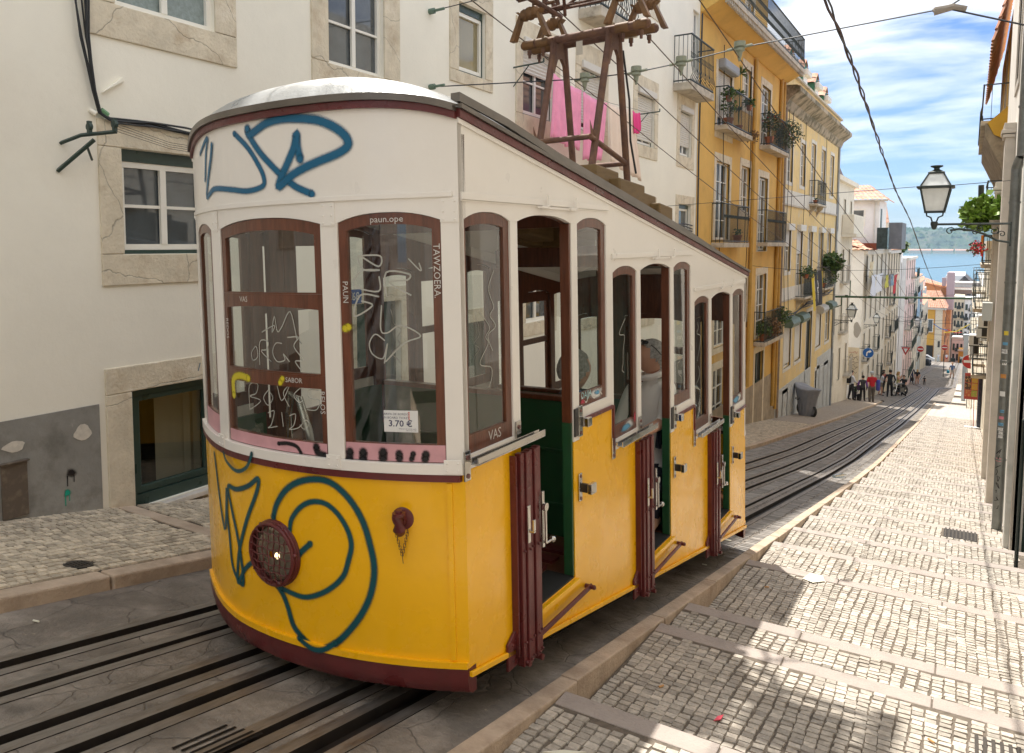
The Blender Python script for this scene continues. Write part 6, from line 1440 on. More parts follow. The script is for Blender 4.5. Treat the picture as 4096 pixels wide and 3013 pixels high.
# distant rows
def block(name, label, x0, x1, y0, y1, z1, m, rows, cols, bal=False, zb_=-42):
    B = thing(name, label, 'building', ((x0 + x1) / 2, y0, zb_)); mb = MB(); mb.box(x0, x1, y0, y1, zb_, z1); mb.build('wall', m, B)
    for r_ in range(rows):
        for c in range(cols):
            xc = x0 + (x1 - x0) * (c + .5) / cols; z = z1 - 1.8 - r_ * 3.0; w_ = min(.55, (x1 - x0) / cols * .28)
            mb = MB(); mb.box(xc - w_, xc + w_, y0 - .08, y0 - .002, z - 1.9, z); mb.build('window', M_dark if (r_ + c) % 3 else M_green, B)
            if bal and (r_ + c) % 2: mb = MB(); mb.box(xc - w_ - .3, xc + w_ + .3, y0 - .8, y0 - .1, z - 2.2, z - 1.2); mb.build('balcony', M_iron, B)
    mb = MB(); mb.box(x0 - .2, x1 + .2, y0 - .3, y0 - .01, z1 - .3, z1 + .15); mb.build('cornice', M_w3, B)
    return B
block('apartment_block', 'far beige apartment block behind the orange house', -3.9, -1.0, 300, 325, -17.0, M_beige, 6, 3, True)
block('apartment_block', 'far white apartment block right of the beige one', -.95, 2.6, 300.5, 325, -17.6, M_white2, 6, 3, True)
block('apartment_block', 'pale row with flat grey roof above the far apartments', -6, 5, 330, 345, -13.6, M_w3, 1, 6)
WH = thing('warehouse', 'large riverside shed with white roof and dark gable', 'building', (-2, 360, -40))
mb = MB(); mb.poly([(-6.5, -42), (4.0, -42), (4.0, -16.0), (1.6, -15.2), (-1.6, -12.0), (-4.8, -15.6), (-6.5, -16.3)], lambda u, v, t: (u, t, v), 356, 400); mb.build('wall', mat('dark_gable', (.06, .055, .055), .8, var=.4, vscale=.8, dirt=(.35, .32, .3), dscale=.5, damt=.7), WH)
mb = MB(); mb.hexa([(-10.2, 356.5, -16.9), (-4.6, 356.5, -15.5), (-1.4, 356.5, -11.9), (-7.6, 356.5, -11.9), (-10.2, 400, -16.7), (-4.6, 400, -15.3), (-1.4, 400, -11.7), (-7.6, 400, -11.7)]); mb.build('roof', mat('white_sheet_roof', (.72, .72, .72), .5), WH)
block('brick_row', 'brown roofed low row below the riverside shed', -4.6, 4.6, 318, 329, -15.2, mat('brown_brick', (.17, .11, .085), .85, var=.3), 1, 5)
# small tiled roofs between the left row and the orange house
tagd = thing('tiled_cottage', 'pale cottage with two small tiled roofs left of the orange house', 'house', (-8, 150, -20))
mb = MB(); mb.box(-12, -6.3, 147, 160, -25, -7.4); mb.build('wall', MATS['pale_blue_render'], tagd); tiles(tagd, (-12, 146.5, -7.2), (-6.0, 146.5, -7.5), (-6.4, 153, -5.4), (-12, 153, -5.2), 20, 6, amp=.1)
# ------------------------------------------------------------- right-hand row
M_pil = mat('veined_pilaster_stone', (.56, .51, .44), .6, var=.12, vscale=6, bump=.25, bscale=60, dirt=(.33, .28, .24), dscale=3, damt=.5, dirt2=(.16, .13, .11), d2scale=12, d2lo=.7, d2hi=.76)
M_rw = mat('bright_right_render', (.82, .79, .73), .85, var=.08, vscale=1.2, bump=.2, dirt=(.45, .4, .34), dscale=1, damt=.4)
HR = thing('stone_fronted_house', 'stone pilastered house front along the right edge of the stepped pavement', 'house', (2, 5, gz(5)))
RX = .5
ro = {'d1': (7.45, 9.85, -5, -.2), 'd2': (12.2, 13.9, -6.5, -.3), 'd3': (15.6, 17.2, -7, -.4), 'w1': (-.6, .6, -.4, 1.3), 'd4': (2.2, 3.4, -3, .8), 'd5': (4.8, 5.9, -4, .4), 'w2': (-3.4, -2.3, .3, 1.9)}
for q in range(7):
    ro['u%d' % q] = (-6 + q * 3.4, -5 + q * 3.4, 2.5, 4.2)
facade(HR, RX, -9, 18.95, -8, 4.9, list(ro.values()), M_rw); shell(HR, RX, -9, 18.95, -8, 4.9, 6, M_rw)
for kk, o in ro.items():
    surround(HR, RX, sur(o, .16, .16, .18, .12 if kk[0] != 'd' else .0), o, m=M_pil, t=.02)
    window(HR, RX, o, 'tall' if kk[0] == 'u' else 'casement', fm=M_green if kk[0] == 'd' else None, pm=M_dark if kk[0] == 'd' else None, rec=.1)
mb = MB(); mb.box(RX - .014, RX - .001, -9, 7.2, -8, -1.0); mb.build('stone_plinth', M_pil, HR)
for (ya, yb, xa, zt_) in ((18.4, 18.75, .37, 1.0), (14.45, 14.9, .365, 1.62), (10.02, 10.22, .43, 4.8), (7.05, 7.35, .47, 4)):
    mb = MB(); mb.box(xa, RX - .002, ya, yb, gz(yb) - .2, zt_); mb.build('pilaster', M_pil if xa < .42 or xa > .45 else mat('chipped_white_jamb', (.62, .62, .58), .6, var=.12, dirt=(.3, .36, .33), dscale=5, damt=.4), HR, bevel=.006)
    if zt_ < 2:
        for q, (e, hh) in enumerate(((.03, .05), (.05, .06), (.02, .10))): mb = MB(); mb.box(xa - e, RX - .003, ya - e, yb + e, zt_ + q * .06 + .001, zt_ + q * .06 + hh - .0); mb.build('capital_moulding', M_pil, HR, bevel=.008)
mb = MB(); mb.box(.60, .63, 7.6, 9.8, -5, -.2); mb.build('door_leaf', M_green, HR)
mb = MB(); mb.tube([(.475, 8.6, gz(8.6) + .03), (.475, 8.6, -1.6)], .016, 8); mb.sphere((.475, 8.6, -1.6), .02, 8); mb.build('black_post', M_iron, HR)
M_zinc = mat('zinc_pipe', (.20, .21, .20), .4, metal=.6, var=.2, vscale=8, dirt=(.10, .10, .09), dscale=5, damt=.5, rvar=.1)
dp = MB(); dp.tube([(.412, 11.3, rstep(11.3) - .02), (.412, 11.3, .90)], .055, 16); dp.tube([(.412, 11.3, .90), (.43, 11.25, .97), (.452, 11.2, 1.03)], .055, 16, cap=False); dp.tube([(.452, 11.2, 1.03), (.452, 11.2, 4.8)], .052, 16)
for z in (-.45, -1.4, -2.6, .5, 1.6): dp.tube([(.412 if z < 1 else .452, 11.3 if z < 1 else 11.2, z - .012), (.412 if z < 1 else .452, 11.3 if z < 1 else 11.2, z + .012)], .061, 16)
DP = dp.build('zinc_downpipe', M_zinc, None, smooth=True, auto=30, label='thick grey zinc downpipe covered in stickers on the right wall', cat='downpipe')
def onpipe(a, z, d=.0012): return (.412 + (.055 + d) * math.cos(a), 11.3 + (.055 + d) * math.sin(a), z)
for q, (z, hgt, mm, txt) in enumerate(((-1.30, .05, 'sticker_white', 'DNEY'), (-1.44, .06, 'sticker_white', 'SERVAS'), (-1.20, .035, 'sticker_blue', ''), (-1.60, .05, 'sticker_orange', ''), (-2.02, .035, 'sticker_blue', 'Day'), (-2.10, .035, 'sticker_pink', ''), (-2.18, .035, 'sticker_blue', 'Day'), (-2.24, .035, 'sticker_white', 'SKOYA'), (-2.285, .035, 'sticker_white', 'SKOYA'), (-2.33, .035, 'sticker_white', 'SKOYA'), (-1.82, .06, 'sticker_white', ''), (-2.62, .04, 'sticker_pink', ''), (-1.08, .05, 'sticker_yellow', ''))):
    colr = {'sticker_white': (.7, .7, .68), 'sticker_blue': (.12, .32, .5), 'sticker_orange': (.55, .24, .06), 'sticker_pink': (.6, .2, .25), 'sticker_yellow': (.65, .5, .05)}[mm]
    mb = MB(); a0, a1 = R(-150 + (q * 17) % 23), R(-82); mb.grid([[onpipe(a0 + (a1 - a0) * i / 8, zq) for i in range(9)] for zq in (z, z + hgt)]); st_ = mb.build('sticker', mat(mm, colr, .4, var=.1, vscale=30), DP)
    if txt:
        mb = MB(); text_mb(mb, txt, hgt * 1.0, lambda x, y: onpipe((a0 + a1) / 2 + x / .055, z + hgt / 2 + y, .002), sx=.75); mb.build('print', mat('sticker_ink', (.02, .02, .03), .5), st_)
mb = MB(); rnd = random.Random(2)
for q in range(9):
    z0 = -2.50 - q * .085; ribbon(mb, lambda u, v, d=0: onpipe(-2.05 + u / .055, v, .0016), [(rnd.uniform(-.03, .03), z0 + rnd.uniform(-.04, .04)) for _ in range(4)], .0055, d=0)
mb.build('graffiti', M_blk, DP)
mb = MB(); ribbon(mb, lambda u, v, d=0: (.3635, u, v), [(14.6, -.6), (14.7, -1.2), (14.62, -1.9), (14.75, -2.4), (14.6, -2.9)], .03); mb.build('graffiti', spray_mat('magenta_spray', (.42, .12, .30)), HR)
# grates in the pavement
def grate(x0, x1, y0, y1, label):
    T_ = thing('drain_grate', label, 'drain grate', ((x0 + x1) / 2, (y0 + y1) / 2, rstep((y0 + y1) / 2)), group='drain grates in the stepped pavement')
    zf = lambda y: rstep(y) + .012; mb = MB()
    mb.face([(x0, y0, zf(y0) - .008), (x1, y0, zf(y0) - .008), (x1, y1, zf(y1) - .008), (x0, y1, zf(y1) - .008)]); mb.build('frame', M_groove, T_)
    n = 9; mb = MB()
    for q in range(n): x = x0 + (x1 - x0) * (q + .25) / n; w = (x1 - x0) / n * .45; mb.hexa([(x, y0, zf(y0) - .006), (x + w, y0, zf(y0) - .006), (x + w, y1, zf(y1) - .006), (x, y1, zf(y1) - .006), (x, y0, zf(y0)), (x + w, y0, zf(y0)), (x + w, y1, zf(y1)), (x, y1, zf(y1))])
    mb.build('grate_bar', MATS['cast_iron_cover'], T_, kind='stuff')
grate(-.12, .20, 10.05, 10.45, 'iron drain grate in the pavement at the foot of the zinc downpipe'); grate(.10, .38, 3.55, 4.02, 'iron drain grate at the bottom right corner of the pavement')
# R2 yellow house with tiled slope, balconies
HS = thing('yellow_right_house', 'yellow house on the right with red tiled slope and iron balconies', 'house', (2.5, 23, gz(23)))
so = {}
for f, z in enumerate((-6.8, -4.4, -1.9, .6, 3.0)):
    for q in range(3): so[(f, q)] = (20 + q * 3.0, 21 + q * 3.0, max(z, gz(22) + .2), z + 1.8)
facade(HS, .56, 18.97, 28.5, -9, 5.2, list(so.values()), mat('right_yellow', (.58, .36, .05), .85, var=.08)); shell(HS, .56, 18.97, 28.5, -9, 5.2, 6, MATS['right_yellow'])
for o in so.values(): window(HS, .56, o, 'tall', fine=False); surround(HS, .56, sur(o, .1, .1, .1, .05), o, m=M_pil)
tiles(HS, (.24, 19.6, 4.2), (.24, 28.5, 4.2), (.60, 28.5, 5.8), (.60, 19.6, 5.8), 26, 7, m=M_tile)
mb = MB(); mb.poly([(.56, 2.15), (.30, 2.30), (.18, 2.55), (.56, 2.9)], lambda u, v, t: (u, t, v), 19.8, 26.5); mb.build('cove_cornice', MATS['right_yellow'], HS)
mb = MB(); mb.poly([(.56, 1.3), (.46, 1.6), (.28, 2.0), (.14, 2.3), (.14, 2.55), (.17, 2.551), (.30, 2.295), (.56, 2.145)], lambda u, v, t: (u, t, v), 19.85, 26.4); mb.build('stone_corbel', mat('stained_stone', (.30, .26, .2), .85, var=.4, vscale=5, dirt=(.12, .1, .08), dscale=3, damt=.7), HS)
balcony(HS, .56, 20, 26.4, 2.62, dep=.50, h=.75, style=1, step=.14, sl=.1)
balcony(HS, .56, 20.0, 22.4, .55, dep=.34, h=.8, step=.1); balcony(HS, .56, 20.2, 22.6, -.42, dep=.36, h=.62, step=.1); balcony(HS, .56, 23.2, 25.8, -1.6, dep=.44, h=.9, step=.1); balcony(HS, .56, 23.4, 26.5, -3.3, dep=.42, h=.9, step=.1); 
potted(.16, 17.6, .42, 'leafy bright green shrub growing on the right balcony above the lamp bracket', pot=False, fr=.30, n=330, seed=40, ls=.10, m=mat('fresh_leaf', (.16, .27, .03), .5, island=.4)); potted(.10, 19.2, -.15, 'magenta flowering plant hanging from the right balcony', pot=False, fr=.14, n=40, seed=41, flowers=70, m=M_leaf2)
mb = MB(); mb.box(.30, .5, 17.2, 18.2, .30, .40); mb.box(.26, .5, 17.15, 18.25, .40, .45); mb.build('stone_ledge', MATS['stained_stone'], HR)
mb = MB(); mb.grid([[(.17 + .02 * u, 19.5 + .05 * u, .20 - v * .10) for u in range(3)] for v in range(5)]); mb.build('small_flag', mat('orange_cloth', (.55, .22, .03), .8), None, label='small orange and green flag on the right balcony', cat='flag')
mb = MB(); mb.box(.235, .40, 18.0, 18.35, -1.47, -1.12); mb.build('grey_meter_cabinet', mat('grey_cabinet', (.44, .45, .42), .5, var=.05), None, label='grey metal electrical cabinet mounted on the right wall', cat='electrical box', bevel=.006)
mb = MB(); mb.tube([(.36, 18.36, 1.0), (.36, 18.36, -1.9)], .018, 8); 
for z in (-.6, -.2, .3, -1.0): mb.box(.33, .39, 18.33, 18.38, z, z + .03)
mb.build('conduit_pipe', mat('beige_conduit', (.52, .45, .36), .6), None, label='thin beige conduit pipe running down the right wall', cat='pipe')
M_ac = mat('ac_white', (.60, .62, .62), .5, var=.05)
for q, (x0, z0, yy) in enumerate(((.20, -1.78, 20.0), (.19, -2.12, 21.2), (.06, -2.55, 23.4), (.09, -3.0, 25.2))):
    T_ = thing('air_conditioner', ['upper pale air conditioner unit on the right wall under the grey cabinet', 'second air conditioner unit down the right wall', 'third air conditioner unit sticking out above the balcony', 'lowest air conditioner unit of the right wall'][q], 'air conditioner', (x0 + .1, yy, z0), group='air conditioners on the right row')
    mb = MB(); mb.box(x0, x0 + .22, yy, yy + .5, z0, z0 + .26); mb.build('casing', M_ac, T_, bevel=.01); mb = MB(); mb.box(x0 + .10, x0 + .20, yy - .004, yy - .001, z0 + .03, z0 + .23); mb.build('grille', M_dark, T_)
    mb = MB(); mb.box(x0 + .0, .56, yy + .05, yy + .08, z0 - .03, z0 - .004); mb.box(x0 + .0, .56, yy + .42, yy + .45, z0 - .03, z0 - .004); mb.build('bracket', M_iron, T_)
mb = MB(); mb.tube([(.12, 18.9, 1.2), (.13, 18.9, .8)], .05, 8); mb.tube([(.13, 18.9, .8), (.2, 18.9, .7)], .06, 8)
mb.build('speaker_horn', M_iron, None, label='black loudspeaker box fixed under the right stone corbel', cat='loudspeaker')
H12 = house('long_right_house', 'pale house with many balconies down the right row', .62, 28.52, 48, .1, M_cream, 6, 4, 2.4, -1.6, seed=21, bal=((0, 0, 1), (1, 2, 3), (1, 4, 5), (0, 3, 4)), detail=False, bdep=.5)
H13 = house('dark_right_house', 'grey house with dark balconies further down the right row', .80, 48.02, 75, -2.2, M_w3, 7, 4, 2.5, -4.2, seed=22, bal=((0, 0, 2), (1, 2, 4), (2, 1, 3), (1, 5, 6), (2, 5, 6), (0, 4, 5)), detail=False, bdep=.65)
H14 = house('far_right_house', 'far white house at the lower end of the right row', .95, 80, 112, -5.5, M_white2, 7, 4, 2.6, -7.6, seed=23, bal=((0, 0, 2), (1, 2, 4), (2, 4, 5)), detail=False, bdep=.7)
H15 = house('lowest_right_house', 'lowest visible house of the right row by the crest', 1.1, 112.1, 150, -9.5, M_beige, 7, 4, 2.6, -12, seed=24, bal=((0, 1, 3), (1, 3, 5)), detail=False, bdep=.8)
H16 = house('hidden_slope_house', 'small brownish houses below the crest right of the orange house', 1.6, 195, 240, -20.5, M_pinkw, 6, 3, 2.6, -23, seed=25, detail=False, roof=2.0)
block('lower_street_house', 'brown tiled low houses seen over the crest of the street', -3.4, .3, 262, 268, -26.5, M_pinkw, 3, 4, True)
block('pharmacy_front', 'yellow house front with green pharmacy cross beyond the crest', -1.6, 2.4, 244, 250, -28.0, M_orange2, 2, 3)
mb = MB(); mb.box(-.9, .3, 243.7, 243.88, -31.6, -31.2); mb.box(-.5, -.1, 243.7, 243.88, -32.0, -30.8); mb.build('green_cross_sign', mat('green_sign', (.02, .35, .18), .5), None, label='green pharmacy cross sign far down the street', cat='sign')
# back of the street behind the camera so reflections see a street
HB = house('uphill_left_house', 'pale house uphill behind the viewer on the left side', WX, -30, -12.05, 10.5, M_beige, 5, 3, 2.8, 7.5, seed=31, detail=False)
HC = house('uphill_right_house', 'grey house uphill behind the viewer on the right side', .55, -30, -9.05, 7.5, M_w3, 5, 2, 2.8, 5.5, seed=32, detail=False)

# ------------------------------------------------------------- street lamps
M_lglass = mat('lantern_glass', (.78, .81, .80), .35, trans=.0, var=.08, vscale=9, spec=.6)
def lantern(c, s, label, wall=None, arm=None, group='wall lanterns along the street', sidex=1):
    """four-sided lantern; c = centre of the rim, s = half width of the rim"""
    t = thing('street_lamp', label, 'street lamp', (c[0], c[1], c[2] - s * 2.2), group=group)
    X, Y_, Z_ = c
    sq = lambda r, z: [(X - r, Y_ - r, Z_ + z), (X + r, Y_ - r, Z_ + z), (X + r, Y_ + r, Z_ + z), (X - r, Y_ + r, Z_ + z)]
    mb = MB(); mb.grid([sq(s * 1.0, -.04 * s), sq(s * 1.0, .05 * s), sq(s * .74, .09 * s), sq(s * .74, -.10 * s), sq(s * 1.0, -.04 * s)], 0, True)
    def edges(r0, z0, r1, z1, w):
        for sx, sy in ((-1, -1), (1, -1), (1, 1), (-1, 1)): mb.tube([(X + sx * r0, Y_ + sy * r0, Z_ + z0), (X + sx * r1, Y_ + sy * r1, Z_ + z1)], w, 4)
    edges(s * .78, -.1 * s, s * .50, -1.5 * s, s * .055); edges(s * .78, .08 * s, s * .38, .85 * s, s * .06)
    mb.grid([sq(s * .56, -1.56 * s), sq(s * .56, -1.46 * s), sq(s * .46, -1.46 * s), sq(s * .46, -1.56 * s), sq(s * .56, -1.56 * s)], 0, True)
    mb.grid([sq(s * .44, .82 * s), sq(s * .44, .92 * s), sq(s * .30, 1.0 * s)], 0, True)
    mb.lathe([(s * .32, 1.0 * s), (s * .16, 1.1 * s), (s * .15, 1.18 * s), (s * .34, 1.26 * s), (s * .34, 1.33 * s), (s * .1, 1.36 * s)], (X, Y_, Z_), 14)
    for sx in (-1, 1): mb.tube([(X + sx * s * .45, Y_, Z_ - 1.55 * s), (X + sx * s * .42, Y_, Z_ - 1.75 * s), (X + sx * s * .2, Y_, Z_ - 1.85 * s), (X + sx * s * .12, Y_, Z_ - 2.1 * s)], s * .05, 6)
    mb.lathe([(s * .14, -2.1 * s), (s * .2, -2.15 * s), (s * .2, -2.3 * s), (s * .12, -2.55 * s), (s * .05, -2.6 * s)], (X, Y_, Z_), 10)
    mb.build('lamp_frame', M_iron, t)
    g = MB(); g.grid([sq(s * .49, -1.47 * s), sq(s * .755, -.1 * s)], 0, True); g.grid([sq(s * .75, .09 * s), sq(s * .38, .83 * s)], 0, True); g.build('lamp_glass', M_lglass, t)
    zb_ = Z_ - 2.28 * s
    if wall is not None:
        b = MB(); b.tube([(X, Y_, zb_), (wall, Y_, zb_)], s * .075, 6); b.box(min(wall, wall + sidex * s * .08), max(wall, wall + sidex * s * .08), Y_ - s * .1, Y_ + s * .1, zb_ - 1.35 * s, zb_ + .1 * s)
        L_ = wall - X
        P = [(X + L_ * u, Y_, zb_ - s * v) for u, v in ((.22, .38), (.34, .30), (.5, .38), (.68, .62), (.84, 1.0), (1.0, 1.12))]; b.tube(P, s * .07, 6)
        def curl(cx, cz, r, turns, dirn=1, ph=0):
            Q = [(X + L_ * cx + dirn * (1 if L_ > 0 else -1) * r * s * (1 - k / 22) * math.cos(k * turns * .45 + ph), Y_, zb_ - s * cz + r * s * (1 - k / 22) * math.sin(k * turns * .45 + ph)) for k in range(18)]; b.tube(Q, s * .032, 5)
        curl(.22, .42, .26, 1); curl(.42, .28, .16, -1, -1); curl(.62, .25, .2, 1, 1, 2); curl(.8, .42, .24, -1, 1, 1); curl(.55, .48, .15, 1, -1, 3); curl(.9, .62, .2, 1, -1, 0)
        b.build('bracket', M_iron, t)
    return t
lantern((-.385, 11.0, .69), .195, 'large green iron lantern hanging over the stepped pavement on the right', wall=.37)
lantern((-4.64, 41.0, -3.08), .24, 'nearest lantern on the left row beside the grey downpipe', wall=WX + .02, sidex=-1)
lantern((-4.54, 52.0, -4.33), .2, 'lantern on the white corner house left of the striped windows', wall=-5.19, sidex=-1)
lantern((-4.2, 90.0, -7.6), .3, 'distant left lantern in front of the pink house', wall=-4.84, sidex=-1)
lantern((-.10, 90.0, -8.85), .27, 'distant lantern on the right above the white post', wall=.95)
# ------------------------------------------------------------- signs
def disc_sign(name, label, x, y, z, r, ring_m, parts, arm=None, grp=None):
    t = thing(name, label, 'road sign', (x, y, z - r), group=grp)
    mb = MB(); mb.tube([(x, y + .01, z), (x, y - .01, z)], r, 28); mb.build('sign_plate', ring_m, t)
    for k, (P, m) in enumerate(parts):
        mb = MB(); mb.poly(P, lambda u, v, q: (x + u * r, y + q, z + v * r), -.016 - .003 * k, -.0105 - .0 * k); mb.build('symbol', m, t)
    if arm is not None: mb = MB(); mb.tube([(arm, y + .03, z + r * .8), (x, y + .03, z + r * .8)], .02, 6); mb.tube([(x, y + .03, z + r * .8), (x, y + .03, z - r * .6)], .02, 6); mb.build('sign_arm', M_iron, t)
    return t
M_sw = mat('sign_white', (.72, .72, .70), .4); M_sb = mat('sign_blue', (.01, .10, .36), .35); M_sr = mat('sign_red', (.45, .025, .02), .4)
circ = lambda r, n=24: [(r * math.cos(2 * math.pi * k / n), r * math.sin(2 * math.pi * k / n)) for k in range(n)]
disc_sign('turn_right_sign', 'round blue sign with white right turn arrow on the left row', -4.72, 50.0, -6.24, .30, M_sw, [(circ(.94), M_sb), ([(-.34, -.62), (-.14, -.62), (-.12, -.1), (.12, .16), (.2, .16), (.14, -.04), (.6, .26), (.24, .66), (.2, .42), (.0, .40), (-.28, .12), (-.34, -.2)], M_sw)], arm=-5.19)
nob = [([(-.78, -.17), (.78, -.17), (.78, .17), (-.78, .17)], M_sw)]
disc_sign('no_entry_sign', 'large red no entry sign at the right edge of the street', .20, 42, -5.33, .33, M_sw, [(circ(.95), M_sr)] + nob, arm=.62)
disc_sign('no_entry_sign', 'small red no entry sign on the left near the tall striped houses', -4.25, 100, -11.65, .34, M_sw, [(circ(.95), M_sr)] + nob)
disc_sign('no_entry_sign', 'small red no entry sign in front of the orange house', -2.06, 105, -11.88, .33, M_sw, [(circ(.95), M_sr)] + nob)
mb = MB(); mb.tube([(-4.25, 100.05, -11.3), (-4.25, 100.05, gz(100))], .05, 6); mb.tube([(-2.06, 105.05, -11.7), (-2.06, 105.05, gz(105))], .05, 6) if False else None; mb.build('sign_pole', M_w3, None, label='white pole carrying the small no entry sign on the left', cat='pole')
mb = MB(); mb.tube([(-2.06, 105.06, -11.6), (-2.06, 105.06, gz(105))], .04, 6); mb.build('sign_pole', M_iron, None, label='dark pole of the no entry sign before the orange house', cat='pole')
t = thing('yield_sign', 'red triangular yield sign hanging on the pale pink wall', 'road sign', (-4.5, 80, -10)); mb = MB(); mb.poly([(-.36, .3), (.36, .3), (0, -.42)], lambda u, v, q: (-4.55 + u, 80 + q, -9.55 + v), -.02, 0); mb.build('sign_plate', M_sr, t); mb = MB(); mb.poly([(-.18, .19), (.18, .19), (0, -.18)], lambda u, v, q: (-4.55 + u, 80 + q, -9.55 + v), -.03, -.021); mb.build('symbol', M_sw, t); mb = MB(); mb.tube([(-4.95, 80.03, -9.2), (-4.1, 80.03, -9.2)], .02, 5); mb.build('sign_arm', M_iron, t)
t = thing('poster_stand', 'red framed food poster on a thin red pole by the right wall', 'poster stand', (.30, 36.4, gz(36.4)))
mb = MB(); mb.box(.02, .48, 36.38, 36.42, -6.12, -5.08); mb.build('board', mat('poster_red', (.42, .05, .03), .5), t); mb = MB(); mb.tube([(.36, 36.42, -6.1), (.38, 36.42, gz(36.4) + .05)], .014, 6); mb.build('pole', MATS['poster_red'], t); mb = MB(); mb.box(.08, .62, 36.2, 36.7, rstep(36.5), rstep(36.3) + .05); mb.build('base', M_sw, t, bevel=.02)
rnd = random.Random(8)
for q, (cx, cz, m) in enumerate(((.14, -5.32, (.07, .03, .02)), (.36, -5.32, (.60, .36, .03)), (.14, -5.60, (.06, .025, .02)), (.36, -5.60, (.62, .33, .02)), (.14, -5.88, (.50, .10, .04)), (.36, -5.88, (.30, .38, .04)))):
    mm = mat('poster_print_%s' % 'abcdef'[q], m, .5, dirt=(.55, .30, .10), dscale=14, damt=1, dlo=.5, dhi=.58); mb = MB(); mb.box(cx - .10, cx + .10, 36.366, 36.379, cz - .125, cz + .125); mb.build('food_picture', mm, t)
mb = MB(); mb.box(.50, .60, 36.6, 38.4, -7.4, -5.2); mb.build('blackboard', mat('chalkboard', (.03, .035, .05), .6, dirt=(.2, .2, .25), dscale=10, damt=.5), None, label='dark painted board leaning on the right wall behind the poster', cat='board')
mb = MB(); mb.box(-.13, .13, 62, 62.3, gz(62), -6.15); mb.box(-.17, .17, 61.96, 62.34, -6.15, -6.05); mb.box(-.3, .5, 62.02, 62.1, -7.75, -7.6); mb.build('white_post', mat('blue_white_paint', (.55, .60, .66), .6, var=.1), None, label='tall white painted post at the right of the street', cat='post')
# ------------------------------------------------------------- wires
M_wire = mat('dark_wire', (.025, .028, .035), .5); M_cop = mat('aged_copper_wire', (.10, .06, .035), .55, metal=.4); M_gb = mat('green_steel_beam', (.03, .08, .03), .5, var=.2)
def wire(name, pts, r, label, m=None, cat='wire', n=5, grp=None, sag=0):
    mb = MB(); P = []
    for i in range(len(pts) - 1):
        a, b = Vector(pts[i]), Vector(pts[i + 1]); k = 6 if sag else 1
        for q in range(k): t_ = q / k; p = a.lerp(b, t_); p.z -= sag * 4 * t_ * (1 - t_); P.append(p)
    P.append(Vector(pts[-1])); mb.tube(P, r, n, cap=False); return mb.build(name, m or M_wire, None, label=label, cat=cat, group=grp)
INS = [(-3.64, 8, 1.82), (-3.05, 8, 1.82), (-2.57, 8, 1.86), (-1.99, 8, 1.93)]
wire('span_wire', [(-5.43, 7.6, 1.86)] + INS + [(-.27, 8, 2.03)], .007, 'dark span wire with four insulators stretched from the cream wall across the street')
wire('span_wire', [(-.27, 8, 2.03), (.5, 8.0, 1.72)], .008, 'black stay wire running from the wire joint to the right wall'); wire('span_wire', [(-.25, 8, 2.04), (.5, 8.05, 2.5)], .008, 'black stay wire running up and right from the wire joint')
wire('span_wire', [(-5.43, 7.6, 2.73), (-4.6, 7.7, 2.80), (-3, 7.8, 2.9), (.5, 8, 3.1)], .006, 'upper span wire fixed to the cream wall near the small window')
for (x, y, z, l) in ((-5.40, 7.6, 1.86, 'grey green wire anchor bolt on the cream wall, lower one'), (-5.40, 7.6, 2.73, 'mint green wire anchor bolt on the cream wall, upper one')):
    mb = MB(); mb.tube([(WX, y, z), (x + .02, y, z)], .035, 8); mb.tube([(x + .02, y, z), (x + .16, y, z + .004)], .016, 6); mb.build('wire_anchor', mat('oxidised_bronze', (.13, .2, .15), .6), None, label=l, cat='wire anchor')
for q, (x, y, z) in enumerate(INS):
    mb = MB(); mb.lathe([(.012, .075), (.055, .07), (.058, .02), (.04, .012), (.05, .0), (.05, -.02), (.03, -.03), (.02, -.08), (.008, -.12)], (x, y, z - .01), 12); mb.tube([(x - .12, y, z - .01), (x + .12, y, z + .015)], .015, 6)
    mb.build('insulator', mat('grey_green_porcelain', (.25, .27, .20), .35), None, smooth=True, label='%s porcelain insulator along the near span wire' % ['leftmost', 'second', 'third', 'rightmost'][q], cat='insulator', group='insulators on the near span wire')
slope = lambda y: gz(y) - gz(8)
lowp = [(-3.4, 41, -3.2), (-2.9, 41, -3.2), (-2.4, 41, -3.15), (-1.9, 41, -3.1)]
for q, ((x, y, z), b) in enumerate(zip(INS, lowp)):
    wire('trolley_wire', [(x + .05, -6, z + 2.3), (x, 8, z - .1), (b[0] + .1, 24, -.75 + .02 * q), (b[0], 41, b[2]), (b[0] - .2, 75, -6.9), (b[0] - .2, 100, -9.6)], .0055, '%s contact wire running down above the tracks' % ['leftmost', 'second', 'third', 'rightmost'][q], m=M_cop, grp='contact wires above the tracks', sag=.10)
for q, (y, z) in enumerate(((24, -.72), (33, -1.95))):
    wire('span_wire', [(WX, y, z + .1), (-3, y, z), (.5, y, z + .25)], .006, ['thin span wire crossing in front of the pale yellow house', 'span wire with small insulators crossing at the cream house'][q], sag=.05)
mb = MB(); mb.tube([(WX + .02, 41, -2.5), (.60, 41, -2.37)], .045, 8); 
for x in (-4.9, -3.9, -2.4, -1.3): mb.tube([(x, 41, -2.52), (x, 41, -2.40)], .07, 8)
mb.tube([(-4.75, 41, -2.45), (-4.75, 41, -1.7)], .025, 6); mb.tube([(-5.1, 41, -2.5), (-5.1, 41, -2.9), (-5.35, 41, -3.0)], .03, 6)
mb.build('green_cross_beam', M_gb, None, label='long green steel beam spanning the street from left to right', cat='beam')
